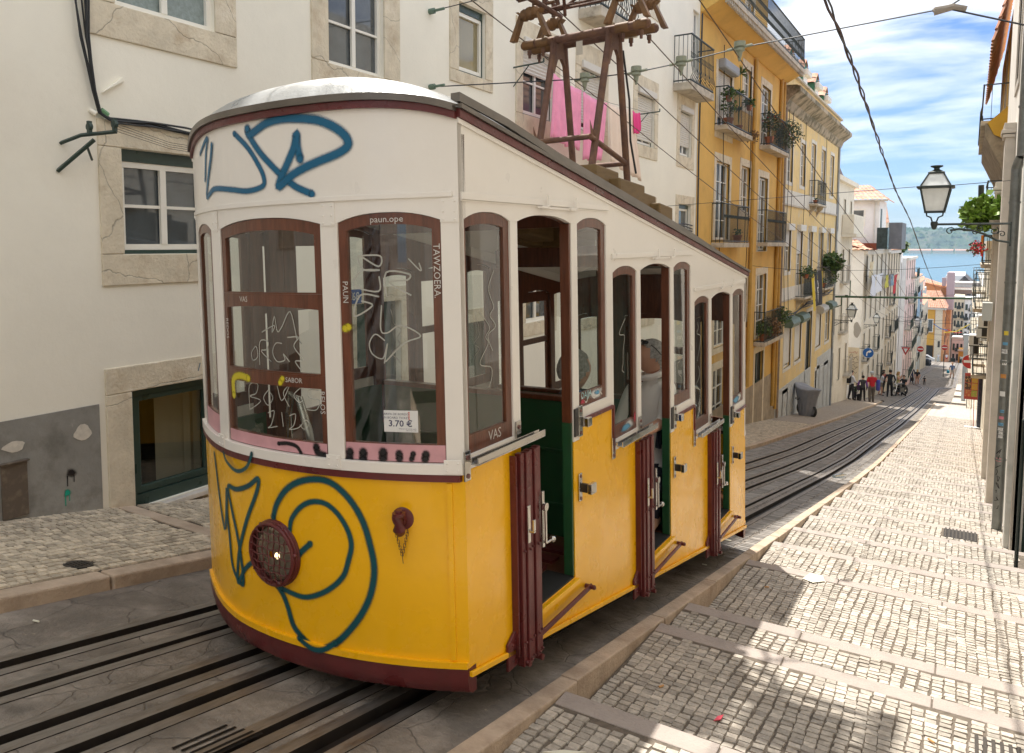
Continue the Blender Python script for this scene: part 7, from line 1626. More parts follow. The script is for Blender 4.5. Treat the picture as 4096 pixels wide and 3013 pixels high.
for q, (y, z) in enumerate(((60, -5.2), (75, -6.2), (90, -8.3), (98, -9.6), (105, -10.4), (118, -12.4))):
    wire('span_wire', [(-5.2, y, z + .15), (-2.4, y, z - .1), (.8, y, z + .2)], .012, ['nearest', 'second', 'third', 'fourth', 'fifth', 'farthest'][q] + ' of the thin wires crossing the lower street', grp='thin wires across the lower street')
rope = [(-.55, 2.6, 1.3), (-0.61, 4.0, 1.13), (-0.63, 5.2, 1.05), (-0.7, 6.8, 1.0), (-0.79, 9.0, 0.91), (-0.89, 12.0, 0.74), (-0.99, 17.0, 0.47), (-1.14, 27.0, -0.53), (-1.18, 45.0, -2.73), (-1.1, 70.0, -5.95)]
mb = MB(); P1, P2 = [], []
for i in range(len(rope) - 1):
    a, b = Vector(rope[i]), Vector(rope[i + 1])
    for q in range(10):
        p = a.lerp(b, q / 10); ph = (i * 10 + q) * .9; rr = .004 + .006 * abs(math.sin((i * 10 + q) * .21)) * (1 if i < 4 else .6)
        P1.append(p + Vector((math.cos(ph) * rr, 0, math.sin(ph) * rr))); P2.append(p - Vector((math.cos(ph) * rr, 0, math.sin(ph) * rr)))
mb.tube(P1, .0065, 6, cap=False); mb.build('twisted_cable', mat('wine_dark_cable', (.06, .03, .03), .6), None, label='reddish strand of the thick twisted cable hanging down the street', cat='cable', group='strands of the twisted overhead cable'); mb = MB(); mb.tube(P2, .005, 6, cap=False); mb.build('twisted_cable', M_wire, None, label='dark blue strand of the thick twisted cable hanging down the street', cat='cable', group='strands of the twisted overhead cable')
wire('lamp_wire', [(WX + .3, 13.5, .65), (-.60, 11, .705)], .004, 'thin wire from the left houses to the big lantern'); wire('lamp_wire', [(-.19, 11, .71), (.37, 11.6, .78)], .004, 'short thin wire from the big lantern to the right wall')
mb = MB(); mb.lathe([(.010, -.1), (.028, -.08), (.028, .06), (.012, .1)], (0, 0, 0), 8, T=Matrix.Translation((-.27, 8, 2.03)) @ Matrix.Rotation(R(88), 4, 'Y')); mb.tube([(-.36, 8, 2.01), (-.22, 8, 2.035)], .03, 8); mb.tube([(-.22, 8, 2.035), (-.12, 8, 2.0)], .026, 8); mb.build('wire_joint', mat('old_tape', (.30, .26, .22), .7), None, label='taped joint where the span wires meet against the sky', cat='wire joint')
# wire clutter on the facades
mb = MB(); rnd = random.Random(5)
for q in range(4): mb.tube([(WX + .06, 13.5 + i * .62, .42 + .05 * math.sin(i * 1.3 + q) - .03 * q) for i in range(8)], .016, 5, cap=False)
mb.build('cable_bundle', MATS['black_cable'], None, label='sagging black cable bundle along the cream wall above the green window', cat='cable')
mb = MB()
for q in range(3): mb.tube([(WX + .06, 27.9 + i * 1.35, -2.6 + i * .06 + .07 * math.sin(i * 1.9 + q) - .04 * q) for i in range(10)], .02, 5, cap=False)
mb.build('cable_bundle', MATS['black_cable'], None, label='black cable bundle swagged across the pale yellow house', cat='cable')
for y, w_ in ((20.2, 'left of the balconies of the ochre house'), (23.1, 'between the balcony columns of the ochre house'), (28.6, 'just right of the ochre house corner'), (29.3, 'beside the first window of the pale yellow house'), (31.8, 'between the first two windows of the pale yellow house'), (36.8, 'right of the middle balcony of the pale yellow house')):
    mb = MB(); mb.tube([(WX + .05, y, 5), (WX + .07, y + .1, 2), (WX + .05, y - .05, -1), (WX + .06, y + .2, -2.4)], .010, 4, cap=False); mb.build('facade_wire', MATS['black_cable'], None, label='thin black wire ' + w_, cat='wire', group='wires down the yellow fronts')
wire('corner_cable', [(WX + .05, 18.28, 5.3), (WX + .05, 18.25, 2), (WX + .05, 18.3, .3), (WX + .06, 18.25, -3)], .02, 'black cable running down the corner between cream and yellow houses')
# bunting far away
for q, (P, colr, nm) in enumerate((([(-3.45, 110, -9.6), (-2.7, 110, -10.15), (-1.93, 110, -10.35)], (.02, .14, .42), 'blue'), ([(-2.3, 110, -10.65), (-1.0, 110, -10.4), (.48, 110, -9.3)], (.70, .52, .05), 'yellow'), ([(-2.0, 112, -10.4), (-1.2, 112, -10.8), (-.5, 112, -10.7)], (.55, .06, .04), 'red'))):
    wire('bunting', P, .05, nm + ' strip of party bunting strung across the lower street', m=mat(nm + '_bunting', colr, .7), cat='bunting', grp='bunting over the lower street')
# laundry in front of the white corner house
def hung(name, label, x, y0, y1, z0, z1, colr, taper=0):
    mb = MB(); mb.grid([[(x + .04 * math.sin(u * 3 + v), y0 + (y1 - y0) * (u / 5) * (1 - taper * v / 6) , z0 + (z1 - z0) * v / 6) for u in range(6)] for v in range(7)]); mb.build(name, mat('cloth_' + name + str(int(colr[0] * 99)), colr, .85), None, smooth=True, label=label, cat='laundry', group='laundry on the white corner house')
hung('white_trousers', 'pair of long white trousers hanging out at the left of the line', -4.8, 50.9, 53.4, -1.8, -3.1, (.66, .68, .74)); hung('white_sheet', 'crumpled white sheet hanging next to the white trousers', -4.8, 53.6, 58, -1.85, -3.0, (.72, .72, .74), .2); hung('yellow_shirt', 'yellow shirt on the laundry line of the corner house', -4.75, 59.4, 61.6, -2.05, -2.95, (.55, .50, .06)); hung('grey_shirt', 'grey shirt hanging between the yellow and red cloths', -4.75, 62, 63.6, -2.1, -2.95, (.18, .17, .2)); hung('blue_shirt', 'blue and white cloth beside the red cloth', -4.75, 63.8, 66, -2.15, -3.0, (.2, .32, .4)); hung('red_cloth', 'bright red cloth dangling at the right of the line', -4.75, 66.4, 69.6, -2.3, -3.7, (.55, .02, .03), .6); hung('cream_blanket', 'cream blanket hanging from the upper window of the corner house', -4.9, 50.8, 53, -1.0, -1.95, (.62, .52, .33), .3)
wire('laundry_pole', [(-5.15, 51, -1.85), (-4.7, 58, -2.0), (-4.7, 70, -2.3)], .02, 'dark pole and line holding the laundry of the corner house'); 
hung('blue_bedspread', 'long pale blue bedspread hanging far down the left row', -4.55, 96, 102, -5.2, -8.0, (.25, .38, .52), .2); hung('dark_red_cloth', 'dark red cloth beside the pale blue bedspread', -4.55, 102.3, 104, -5.2, -6.6, (.4, .05, .05), .2)
# ------------------------------------------------------------- people
M_skin = mat('skin', (.60, .34, .24), .5, var=.06); M_hairg = mat('grey_hair', (.36, .35, .33), .8, var=.4, vscale=60); M_hair = mat('dark_hair', (.02, .014, .010), .6); M_hairb = mat('blonde_hair', (.42, .27, .10), .6); M_hairr = mat('red_brown_hair', (.12, .04, .02), .6)
def cm(c, n='fabric'): return mat('%s_%d_%d_%d' % (n, c[0] * 99, c[1] * 99, c[2] * 99), c, .85, var=.08, vscale=12)
def person(pos, h, face, label, shirt, legs, hair=None, sleeve='short', legskin=0, shoe=(.03, .025, .02), arms=None, stride=.05, hat=None, grp=None, wide=1.0, kids=0, skirt=False, lean=0, sit=False, headtilt=0, build=1.0):
    """standing figure as one skinned surface; face = heading in degrees (0 looks downhill, 180 uphill)"""
    x, y, z = pos; a = R(face); f = Vector((math.sin(a), math.cos(a), 0)); s = Vector((math.cos(a), -math.sin(a), 0)); up = Vector((0, 0, 1)); base = Vector(pos)
    def P(sd, fw, u): return base + (s * sd + f * (fw + lean * max(0, u - .5)) + up * u) * h
    arms = arms or ((-.02, 0), (-.02, 0)); J = {}
    J['pel'] = P(0, 0, .52); J['bel'] = P(0, .005, .62); J['che'] = P(0, .0, .74); J['nec'] = P(0, .0, .825); J['nk2'] = P(0, .01, .855); J['hed'] = P(0, .02, .905); J['top'] = P(0, .015, .96)
    hw = .052
    for sg, n in ((-1, 'L'), (1, 'R')):
        st_ = stride * sg
        J['hip' + n] = P(sg * hw, 0, .49); J['kne' + n] = P(sg * .055, st_ * .6 + .01, .275); J['ank' + n] = P(sg * .06, st_ - .015, .04); J['toe' + n] = P(sg * .075, st_ + .085, .018)
        J['sho' + n] = P(sg * .105 * wide, 0, .80)
        el, ha = (arms[0] if sg < 0 else arms[1]) if isinstance(arms[0][0], tuple) else ((.145, -.02, .63), (.135, .02, .47))
        J['elb' + n] = P(sg * el[0], el[1], el[2]); J['wri' + n] = P(sg * ha[0], ha[1], ha[2]); d = (J['wri' + n] - J['elb' + n]).normalized(); J['han' + n] = J['wri' + n] + d * h * .05
    E = [('pel', 'bel', 't'), ('bel', 'che', 't'), ('che', 'nec', 't'), ('nec', 'nk2', 'n'), ('nk2', 'hed', 'h'), ('hed', 'top', 'h')]
    for n in 'LR': E += [('pel', 'hip' + n, 'p'), ('hip' + n, 'kne' + n, 'u'), ('kne' + n, 'ank' + n, 'c'), ('ank' + n, 'toe' + n, 'f'), ('che', 'sho' + n, 't'), ('sho' + n, 'elb' + n, 'a'), ('elb' + n, 'wri' + n, 'w'), ('wri' + n, 'han' + n, 's')]
    rad = {'pel': (.085, .065), 'bel': (.078, .06), 'che': (.09, .062), 'nec': (.05, .04), 'nk2': (.03, .03), 'hed': (.046, .056), 'top': (.035, .042), 'hip': (.058, .055), 'kne': (.036, .036), 'ank': (.022, .024), 'toe': (.022, .014), 'sho': (.04, .038), 'elb': (.027, .027), 'wri': (.018, .018), 'han': (.018, .012)}
    if legskin == 0: rad['ank'] = (.03, .03); rad['kne'] = (.042, .042)
    names = list(J); me = bpy.data.meshes.new('b'); me.from_pydata([tuple(J[n]) for n in names], [(names.index(p), names.index(q)) for p, q, _ in E], [])
    ob = bpy.data.objects.new('b', me); C.objects.link(ob); md = ob.modifiers.new('s', 'SKIN'); md.use_smooth_shade = True; sv = me.skin_vertices[0].data
    for i, n in enumerate(names):
        k = n if n in rad else n[:3]; r = rad[k]; b_ = build if k not in ('hed', 'top', 'nk2', 'han', 'wri') else 1; sv[i].radius = (r[0] * h * b_, r[1] * h * b_); sv[i].use_root = (n == 'pel')
    sb = ob.modifiers.new('d', 'SUBSURF'); sb.levels = 2; sb.render_levels = 2
    dg = bpy.context.evaluated_depsgraph_get(); m2 = bpy.data.meshes.new_from_object(ob.evaluated_get(dg)); bpy.data.objects.remove(ob)
    mats = [cm(shirt), cm(legs), M_skin, cm(shoe, 'shoe')]; m2.materials.clear()
    for m in mats: m2.materials.append(m)
    segs = [(J[p], J[q], t) for p, q, t in E]
    idx = []
    for p in m2.polygons:
        c = p.center; best = None
        for A, B_, t in segs:
            ab = B_ - A; u = max(0, min(1, (c - A).dot(ab) / max(ab.length_squared, 1e-9))); dd = (c - (A + ab * u)).length
            if best is None or dd < best[0]: best = (dd, t, u)
        t, u = best[1], best[2]; hz = (c.z - z) / h
        k = {'t': 0, 'p': 1, 'u': 1, 'c': 1, 'f': 3, 'n': 2, 'h': 2, 'a': 0, 'w': 0 if sleeve == 'long' else 2, 's': 2}[t]
        if t == 't' and hz < .56: k = 0 if hz > .50 else 1
        if t == 'n' and u < .3: k = 0
        if t == 'a' and sleeve == 'none': k = 2
        if t == 'a' and sleeve == 'short' and u > .75: k = 2
        if legskin and t == 'c': k = 2
        if legskin and t == 'u' and u > 1 - legskin * .5: k = 2
        idx.append(k)
    m2.polygons.foreach_set('material_index', idx); m2.polygons.foreach_set('use_smooth', [True] * len(m2.polygons)); m2.transform(Matrix.Translation(-base)); m2.name = 'person'
    T_ = thing('person', label, 'person', pos, group=grp)
    b = bpy.data.objects.new('body', m2); C.objects.link(b); b.parent = T_
    hd = P(0, .018, .93)
    if hair:
        mb = MB(); mb.sphere(tuple(hd + up * .012 * h - f * .012 * h), .062 * h, 12, sx=.95, sy=.98, sz=.95)
        mb.v = [v for v in mb.v]; keep = []
        for q, fc in enumerate(mb.f):
            c = sum((Vector(mb.v[i]) for i in fc), Vector()) / len(fc) - hd
            if c.z > .012 * h or c.dot(f) < -.02 * h: keep.append(fc)
        mb.f = keep; mb.m = [0] * len(keep); mb.build('hair', hair, T_, smooth=True)
        if hair in (M_hairb, M_hairr): mb = MB(); mb.tube([tuple(hd - f * .045 * h), tuple(hd - f * .06 * h - up * .08 * h), tuple(hd - f * .06 * h - up * .13 * h)], [.045 * h, .05 * h, .02 * h], 8); mb.build('long_hair', hair, T_, smooth=True)
    if hat: mb = MB(); mb.lathe([(.085 * h if hat[1] else .06 * h, .008 * h), (.062 * h, .015 * h), (.058 * h, .045 * h), (.035 * h, .065 * h), (.01 * h, .07 * h)], tuple(hd + up * .02 * h), 14); mb.build('hat', cm(hat[0], 'hat'), T_, smooth=True)
    if skirt:
        mb = MB(); rows = []
        for q, (u, r) in enumerate(((.60, .075), (.52, .10), (.38, .12), (skirt, .145))): rows.append([tuple(base + (s * math.cos(t) * r + f * math.sin(t) * r * .8 + up * u) * h) for t in [2 * math.pi * k / 16 for k in range(16)]])
        mb.grid(rows, 0, True); mb.build('skirt', cm(legs), T_, smooth=True)
    return T_, P
def bag(T_, P, sd, fw, u, w, hgt, dp, colr, name='bag', strap=None):
    c = P(sd, fw, u); mb = MB(); mb.box(c.x - w / 2, c.x + w / 2, c.y - dp / 2, c.y + dp / 2, c.z - hgt / 2, c.z + hgt / 2); o = mb.build(name, cm(colr, 'bag'), T_, bevel=min(w, dp) * .35, smooth=True)
    if strap: mb = MB(); mb.tube([tuple(P(*strap[0])), tuple(P(*strap[1])), tuple(c)], .015, 5); mb.build('strap', cm(colr, 'bag'), o if False else T_)
G = 'people standing on the pavement by the left houses'
DNA = ((.14, .05, .66), (.09, .16, .62)); FW = (DNA, DNA)
q, P = person((-5.37, 48.6, gz(48.6) + LH), 1.72, 60, 'man in a white shirt with a black backpack looking right', (.62, .64, .70), (.02, .018, .022), M_hair, 'long', arms=(((.14, .05, .66), (.06, .15, .6)), ((.14, .05, .66), (.06, .15, .6))), grp=G); bag(q, P, 0, -.12, .72, .34, .52, .24, (.012, .012, .015), 'backpack')
q, P = person((-5.24, 49.2, gz(49.2)), 1.1, 150, 'person in dark green crouching over bags behind the backpack man', (.05, .08, .06), (.03, .03, .04), M_hair, 'long', lean=.5, grp=G)
q, P = person((-4.79, 48.6, gz(48.6) + LH), 1.48, 10, 'woman in a grey vest over purple sleeves seen from behind', (.05, .055, .06), (.012, .012, .015), M_hair, 'long', grp=G, wide=1.05)
mb = MB()
for sg in (-1, 1): mb.tube([tuple(P(sg * .115, 0, .79)), tuple(P(sg * .15, -.02, .63)), tuple(P(sg * .15, .05, .54))], [.055, .05, .04], 8)
mb.build('purple_sleeve', cm((.16, .05, .28)), q, smooth=True); bag(q, P, -.12, .04, .5, .3, .3, .15, (.06, .03, .07), 'handbag', strap=((.09, 0, .82), (.0, -.08, .68)))
mb = MB(); mb.box(-5.12, -4.88, 48.9, 49.2, gz(49) + .05, gz(49) + .45); mb.build('black_suitcase', cm((.015, .015, .018)), None, label='black bag on the ground beside the woman in purple', cat='bag', bevel=.05)
q, P = person((-4.35, 48.7, gz(48.7)), 1.80, -20, 'man in a bright red shirt and pale cap with a blue bag', (.42, .01, .02), (.11, .09, .075), M_hairg, 'short', hat=((.42, .47, .5), 0), build=1.1, grp=G); bag(q, P, .18, .0, .58, .20, .62, .30, (.05, .06, .30), 'shoulder_bag', strap=((.1, 0, .83), (.14, 0, .75)))
q, P = person((-4.87, 60.7, gz(60.7)), 1.68, 80, 'man in a pale shirt and shorts leaning toward the others', (.60, .62, .66), (.25, .2, .16), M_hair, 'short', legskin=1, lean=.2, grp=G, arms=(((.12, .08, .66), (.1, .2, .62)), ((.12, .08, .66), (.1, .2, .62))))
q, P = person((-5.1, 65.6, gz(65.6)), 1.78, 120, 'man in a dark red shirt behind the pale shirted man', (.30, .01, .02), (.02, .02, .03), M_hair, 'short', grp=G, arms=(((.12, .08, .66), (.1, .2, .62)), ((.12, .08, .66), (.1, .2, .62))))
q, P = person((-4.23, 59.6, gz(59.6)), 1.90, 0, 'man in a black jacket with legs apart seen from behind', (.022, .026, .03), (.012, .012, .016), M_hair, 'long', stride=.10, shoe=(.6, .6, .6), grp=G, arms=(((.17, -.02, .64), (.16, .06, .5)), ((.17, -.02, .64), (.12, .08, .52))), wide=1.1)
q, P = person((-4.05, 64.4, gz(64.4)), 1.76, 100, 'blonde woman in a yellow dress raising a hand to her face', (.42, .40, .18), (.42, .40, .18), M_hairb, 'none', legskin=1, grp=G, skirt=.3, arms=(((.13, .06, .68), (.04, .12, .82)), ((.13, .06, .68), (.04, .12, .82))))
q, P = person((-5.08, 94.1, gz(94.1)), 1.80, -10, 'man in a light blue shirt and white cap walking downhill', (.50, .55, .60), (.3, .32, .36), M_hairg, 'short', hat=((.65, .65, .65), 0), stride=.1, grp='people walking down the street')
q, P = person((-4.72, 94.6, gz(94.6)), 1.78, 0, 'woman in a navy top with red brown hair carrying a white bag', (.02, .03, .08), (.03, .04, .09), M_hairr, 'long', grp='people walking down the street'); bag(q, P, .2, 0, .36, .35, .5, .2, (.66, .66, .66), 'plastic_bag')
q, P = person((-4.13, 93.2, gz(93.2)), 1.60, 0, 'blonde woman in a black top and tan trousers walking with the child', (.012, .012, .014), (.34, .20, .13), M_hairb, 'short', legskin=.6, build=1.2, grp='people walking down the street'); bag(q, P, -.28, 0, .32, .3, .4, .2, (.01, .01, .01), 'black_bag')
q, P = person((-3.47, 93.0, gz(93)), .95, 20, 'small child in dark clothes beside the blonde woman', (.015, .015, .02), (.02, .02, .03), M_hair, 'short', grp='people walking down the street')
q, P = person((-1.19, 103.9, gz(103.9)), 1.80, 185, 'man in a blue shirt and straw hat walking uphill on the rails', (.12, .19, .36), (.46, .42, .36), M_hairg, 'short', legskin=.9, stride=.12, hat=((.42, .25, .15), 1), grp='people walking up the street'); bag(q, P, .22, .0, .40, .3, .35, .2, (.02, .25, .38), 'blue_bag')
q, P = person((.15, 104.5, gz(104.5) + .1), 1.50, 190, 'girl in a pale dress holding her arm out on the raised paving', (.36, .26, .30), (.62, .58, .66), M_hairr, 'none', legskin=1, skirt=.28, arms=(((.15, 0, .72), (.22, 0, .7)), ((.12, 0, .7), (.1, .1, .62))), grp='people walking up the street')
q, P = person((-4.70, 188, gz(188)), 1.72, 10, 'far person in white top and pale trousers before the orange house', (.66, .66, .68), (.45, .52, .55), M_hairg, 'short', grp='people by the orange house')
q, P = person((-3.25, 188, gz(188)), 1.80, 10, 'far man in white shirt and red shorts with a dark strap', (.66, .66, .68), (.45, .02, .04), M_hair, 'short', legskin=.9, grp='people by the orange house')

# ------------------------------------------------------------- driver and passenger inside the car
def head(parent, c, h, face, hairm, tilt=0, glasses=False, back=False):
    """modelled head: skull, brow, nose, lips, chin, ears, hair; local frame of the car"""
    a = R(face); f = Vector((math.sin(a), math.cos(a), 0)); s = Vector((math.cos(a), -math.sin(a), 0)); up = Vector((0, 0, 1)); c = Vector(c); nu, nv = 40, 32; rows = []; HR_ = []
    for j in range(nv + 1):
        v = -math.pi / 2 + math.pi * j / nv; row = []; hr = []
        for i in range(nu):
            u = 2 * math.pi * i / nu; cx = math.sin(u); cy = math.cos(u); cz = math.sin(v); rr = max(math.cos(v), .02)
            X = cx * rr * .36; Y = cy * rr * .47; Z = cz * .5
            if Z < 0: k = 1 + Z * .62 * (.7 if cy < 0 else 1); X *= k; Y *= (1 + Z * .25)
            if Y < 0 and Z < -.15: Y *= .75
            g = lambda mu, sg, val: math.exp(-((val - mu) / sg) ** 2)
            if cy > 0:
                Y += .085 * g(0, .10, X) * g(-.09, .07, Z) + .045 * g(0, .06, X) * g(.0, .09, Z)      # nose
                Y += .02 * g(.09, .05, Z) * g(0, .3, X) - .035 * (g(.13, .07, X) + g(-.13, .07, X)) * g(.02, .05, Z)   # brow, sockets
                Y += .022 * g(0, .12, X) * (g(-.215, .022, Z) + g(-.26, .022, Z)) - .01 * g(0, .12, X) * g(-.237, .01, Z)   # lips
                Y += .035 * g(0, .12, X) * g(-.40, .07, Z)
            row.append(c + (s * X + f * Y + up * Z) * h)
            n = Vector((X, Y, Z)).normalized(); e = .04 + .016 * noise.noise(Vector((X * 12, Y * 12, Z * 12)))
            hr.append((c + (s * (X + n.x * e) + f * (Y + n.y * e) + up * (Z + n.z * e)) * h, X, Y, Z))
        rows.append(row); HR_.append(hr)
    mb = MB(); mb.grid(rows, 0, True); hd = mb.build('head', M_skin, parent, smooth=True, world=False, auto=180)
    hb = MB(); vi = []
    for row in HR_: hb.v += [tuple(p[0]) for p in row]
    for j in range(nv):
        for i in range(nu):
            X, Y, Z = HR_[j][i][1:]
            ok = Z > .24 - .16 * (1 if Y < .1 else 0) or (Y < -.02 and Z > -.30 + max(0, Y + .2) * 1.2)
            if abs(X) > .2 and -.06 < Y < .12 and Z > -.02: ok = True
            if Y > .22 and Z < .33: ok = False
            if ok: hb.f.append((j * nu + i, j * nu + (i + 1) % nu, (j + 1) * nu + (i + 1) % nu, (j + 1) * nu + i)); hb.m.append(0)
    hb.build('hair', hairm, parent, smooth=True, world=False, auto=180)
    e = MB()
    for sg in (-1, 1):
        p = c + (s * sg * .355 + f * -.02 + up * -.04) * h
        Q = [p + (f * .05 * math.cos(t) + up * .085 * math.sin(t) + s * sg * .02) * h for t in [2 * math.pi * k / 10 for k in range(10)]]; e.tube(Q + [Q[0]], .014 * h, 5, cap=False); e.face(Q if sg > 0 else Q[::-1])
    e.build('ear', M_skin, parent, smooth=True, world=False)
    e = MB()
    for sg in (-1, 1): e.sphere(tuple(c + (s * sg * .13 + f * .405 + up * .015) * h), .032 * h, 8)
    e.build('eye', mat('dark_eye', (.03, .02, .015), .2), parent, smooth=True, world=False)
    e = MB()
    for sg in (-1, 1): e.tube([tuple(c + (s * sg * x_ + f * y_ + up * z_) * h) for x_, y_, z_ in ((.05, .46, .085), (.12, .455, .105), (.2, .41, .085))], .013 * h, 4)
    e.build('eyebrow', hairm, parent, world=False)
    if glasses:
        e = MB()
        for sg in (-1, 1): e.tube([tuple(c + (s * sg * .40 + f * y_ + up * z_) * h) for y_, z_ in ((-.16, .10), (.0, .28), (.14, .40))], .012 * h, 5); e.box(*[w for w in (0, 0, 0, 0, 0, 0)]) if False else None; e.sphere(tuple(c + (s * sg * .17 + f * .24 + up * .455) * h), .10 * h, 10, sz=.5)
        e.build('sunglasses', M_rubber, parent, smooth=True, world=False)
DR = thing('person', 'driver in a white polo shirt with sunglasses on his grey hair in the middle doorway', 'person', mat=TM @ Matrix.Translation((-.20, 2.66, -1.05)))
HH = .235; off = Vector((.20, -2.66, 1.05)); cc = Vector((-.20, 2.66, .115)) + off
head(DR, tuple(cc), HH, 232, M_hairg, glasses=True)
def skinobj(name, parent, V, Ed, rad, m, root, lv=2):
    me = bpy.data.meshes.new('b'); ns = list(V); me.from_pydata([tuple(V[n]) for n in ns], [(ns.index(a), ns.index(b)) for a, b in Ed], []); ob = bpy.data.objects.new('b', me); C.objects.link(ob)
    ob.modifiers.new('s', 'SKIN').use_smooth_shade = True
    for i, n in enumerate(ns): me.skin_vertices[0].data[i].radius = rad[n]; me.skin_vertices[0].data[i].use_root = n == root
    sb = ob.modifiers.new('d', 'SUBSURF'); sb.levels = lv; dg = bpy.context.evaluated_depsgraph_get(); m2 = bpy.data.meshes.new_from_object(ob.evaluated_get(dg)); bpy.data.objects.remove(ob)
    m2.materials.clear(); 
    for q in (m if isinstance(m, list) else [m]): m2.materials.append(q)
    m2.polygons.foreach_set('use_smooth', [True] * len(m2.polygons)); o = bpy.data.objects.new(name, m2); C.objects.link(o); o.parent = parent; return o, m2
M_polo = mat('polo_white', (.86, .84, .80), .85, var=.05, bump=.3, bscale=9, bdist=.02); M_navy = mat('navy_cloth', (.012, .014, .03), .85)
Lr = lambda x, y, z: Vector((x, y, z)) + off
V = {'pel': Lr(-.22, 2.70, -.60), 'bel': Lr(-.22, 2.68, -.44), 'che': Lr(-.21, 2.69, -.22), 'nec': Lr(-.21, 2.68, -.06), 'nk2': Lr(-.205, 2.665, .02),
     'shR': Lr(-.08, 2.66, -.10), 'elR': Lr(-.085, 2.53, -.32), 'wrR': Lr(-.20, 2.34, -.38), 'haR': Lr(-.24, 2.28, -.37), 'shL': Lr(-.36, 2.72, -.10), 'elL': Lr(-.42, 2.62, -.34), 'wrL': Lr(-.36, 2.4, -.42),
     'hiR': Lr(-.14, 2.66, -.68), 'knR': Lr(-.12, 2.42, -.74), 'anR': Lr(-.14, 2.52, -1.0), 'hiL': Lr(-.31, 2.68, -.68), 'knL': Lr(-.34, 2.40, -.74), 'anL': Lr(-.34, 2.46, -1.02)}
Ed = [('pel', 'bel'), ('bel', 'che'), ('che', 'nec'), ('nec', 'nk2'), ('che', 'shR'), ('shR', 'elR'), ('elR', 'wrR'), ('wrR', 'haR'), ('che', 'shL'), ('shL', 'elL'), ('elL', 'wrL'), ('pel', 'hiR'), ('hiR', 'knR'), ('knR', 'anR'), ('pel', 'hiL'), ('hiL', 'knL'), ('knL', 'anL')]
rad = {'pel': (.13, .11), 'bel': (.135, .12), 'che': (.14, .10), 'nec': (.06, .06), 'nk2': (.05, .05), 'shR': (.062, .06), 'elR': (.045, .045), 'wrR': (.03, .03), 'haR': (.032, .02), 'shL': (.062, .06), 'elL': (.045, .045), 'wrL': (.03, .03), 'hiR': (.08, .08), 'knR': (.06, .06), 'anR': (.045, .045), 'hiL': (.08, .08), 'knL': (.06, .06), 'anL': (.045, .045)}
b, m2 = skinobj('body', DR, V, Ed, rad, [M_polo, M_skin, M_navy], 'pel')
idx = []
for p in m2.polygons:
    c = p.center - off; k = 0
    if c.z < -.66 or (c.y < 2.58 and c.z < -.58): k = 2
    elif c.z > -.005: k = 1
    elif c.y < 2.50 and c.z > -.55: k = 1
    idx.append(k)
m2.polygons.foreach_set('material_index', idx)
mb = MB(); mb.tube([tuple(Lr(-.09, 2.70, -.05)), tuple(Lr(-.065, 2.62, -.14)), tuple(Lr(-.10, 2.575, -.30)), tuple(Lr(-.12, 2.56, -.5))], .022, 6); mb.build('navy_strap', M_navy, DR, world=False, smooth=True)
mb = MB(); mb.tube([tuple(Lr(-.21 + .075 * math.cos(t), 2.67 + .07 * math.sin(t), -.015 + .02 * math.sin(t + 1))) for t in [2 * math.pi * k / 14 for k in range(15)]], .022, 6, cap=False); mb.build('collar', M_polo, DR, world=False, smooth=True)
for (x, y) in ((-.145, 2.50), (-.34, 2.44)):
    V2 = {'a': Lr(x, y + .05, -.985), 'b': Lr(x, y - .02, -1.0), 'c': Lr(x, y - .14, -1.02)}; skinobj('boot', DR, V2, [('a', 'b'), ('b', 'c')], {'a': (.055, .05), 'b': (.058, .05), 'c': (.045, .03)}, mat('tan_suede', (.30, .17, .11), .8, var=.2), 'b')
PS = thing('person', 'grey haired passenger in a blue collared top seated behind the green partition', 'person', mat=TM @ Matrix.Translation((-.33, 1.72, -1.06)))
off = Vector((.33, -1.72, 1.06)); Lr = lambda x, y, z: Vector((x, y, z)) + off
head(PS, tuple(Lr(-.33, 1.70, .145)), .245, 10, M_hairg)
V = {'pel': Lr(-.35, 1.76, -.60), 'che': Lr(-.34, 1.74, -.25), 'nec': Lr(-.335, 1.72, -.04), 'nk2': Lr(-.33, 1.71, .03), 'shR': Lr(-.17, 1.74, -.10), 'elR': Lr(-.12, 1.82, -.36), 'shL': Lr(-.50, 1.74, -.10), 'elL': Lr(-.55, 1.82, -.36), 'knR': Lr(-.25, 2.1, -.62), 'anR': Lr(-.25, 2.15, -1.0), 'knL': Lr(-.45, 2.1, -.62), 'anL': Lr(-.45, 2.15, -1.0), 'wR': Lr(-.2, 2.0, -.5), 'wL': Lr(-.48, 2.0, -.5)}
skinobj('body', PS, V, [('pel', 'che'), ('che', 'nec'), ('nec', 'nk2'), ('che', 'shR'), ('shR', 'elR'), ('elR', 'wR'), ('che', 'shL'), ('shL', 'elL'), ('elL', 'wL'), ('pel', 'knR'), ('knR', 'anR'), ('pel', 'knL'), ('knL', 'anL')], {'pel': (.14, .12), 'che': (.15, .11), 'nec': (.07, .065), 'nk2': (.05, .05), 'shR': (.06, .06), 'elR': (.045, .045), 'shL': (.06, .06), 'elL': (.045, .045), 'knR': (.07, .07), 'anR': (.045, .045), 'knL': (.07, .07), 'anL': (.045, .045), 'wR': (.03, .03), 'wL': (.03, .03)}, mat('royal_blue_knit', (.03, .09, .28), .85), 'pel')
mb = MB(); mb.tube([tuple(Lr(-.33 + .085 * math.cos(t), 1.715 + .08 * math.sin(t), .0)) for t in [2 * math.pi * k / 14 for k in range(15)]], .02, 6, cap=False); mb.build('collar', mat('dark_collar', (.06, .06, .07), .8), PS, world=False, smooth=True)

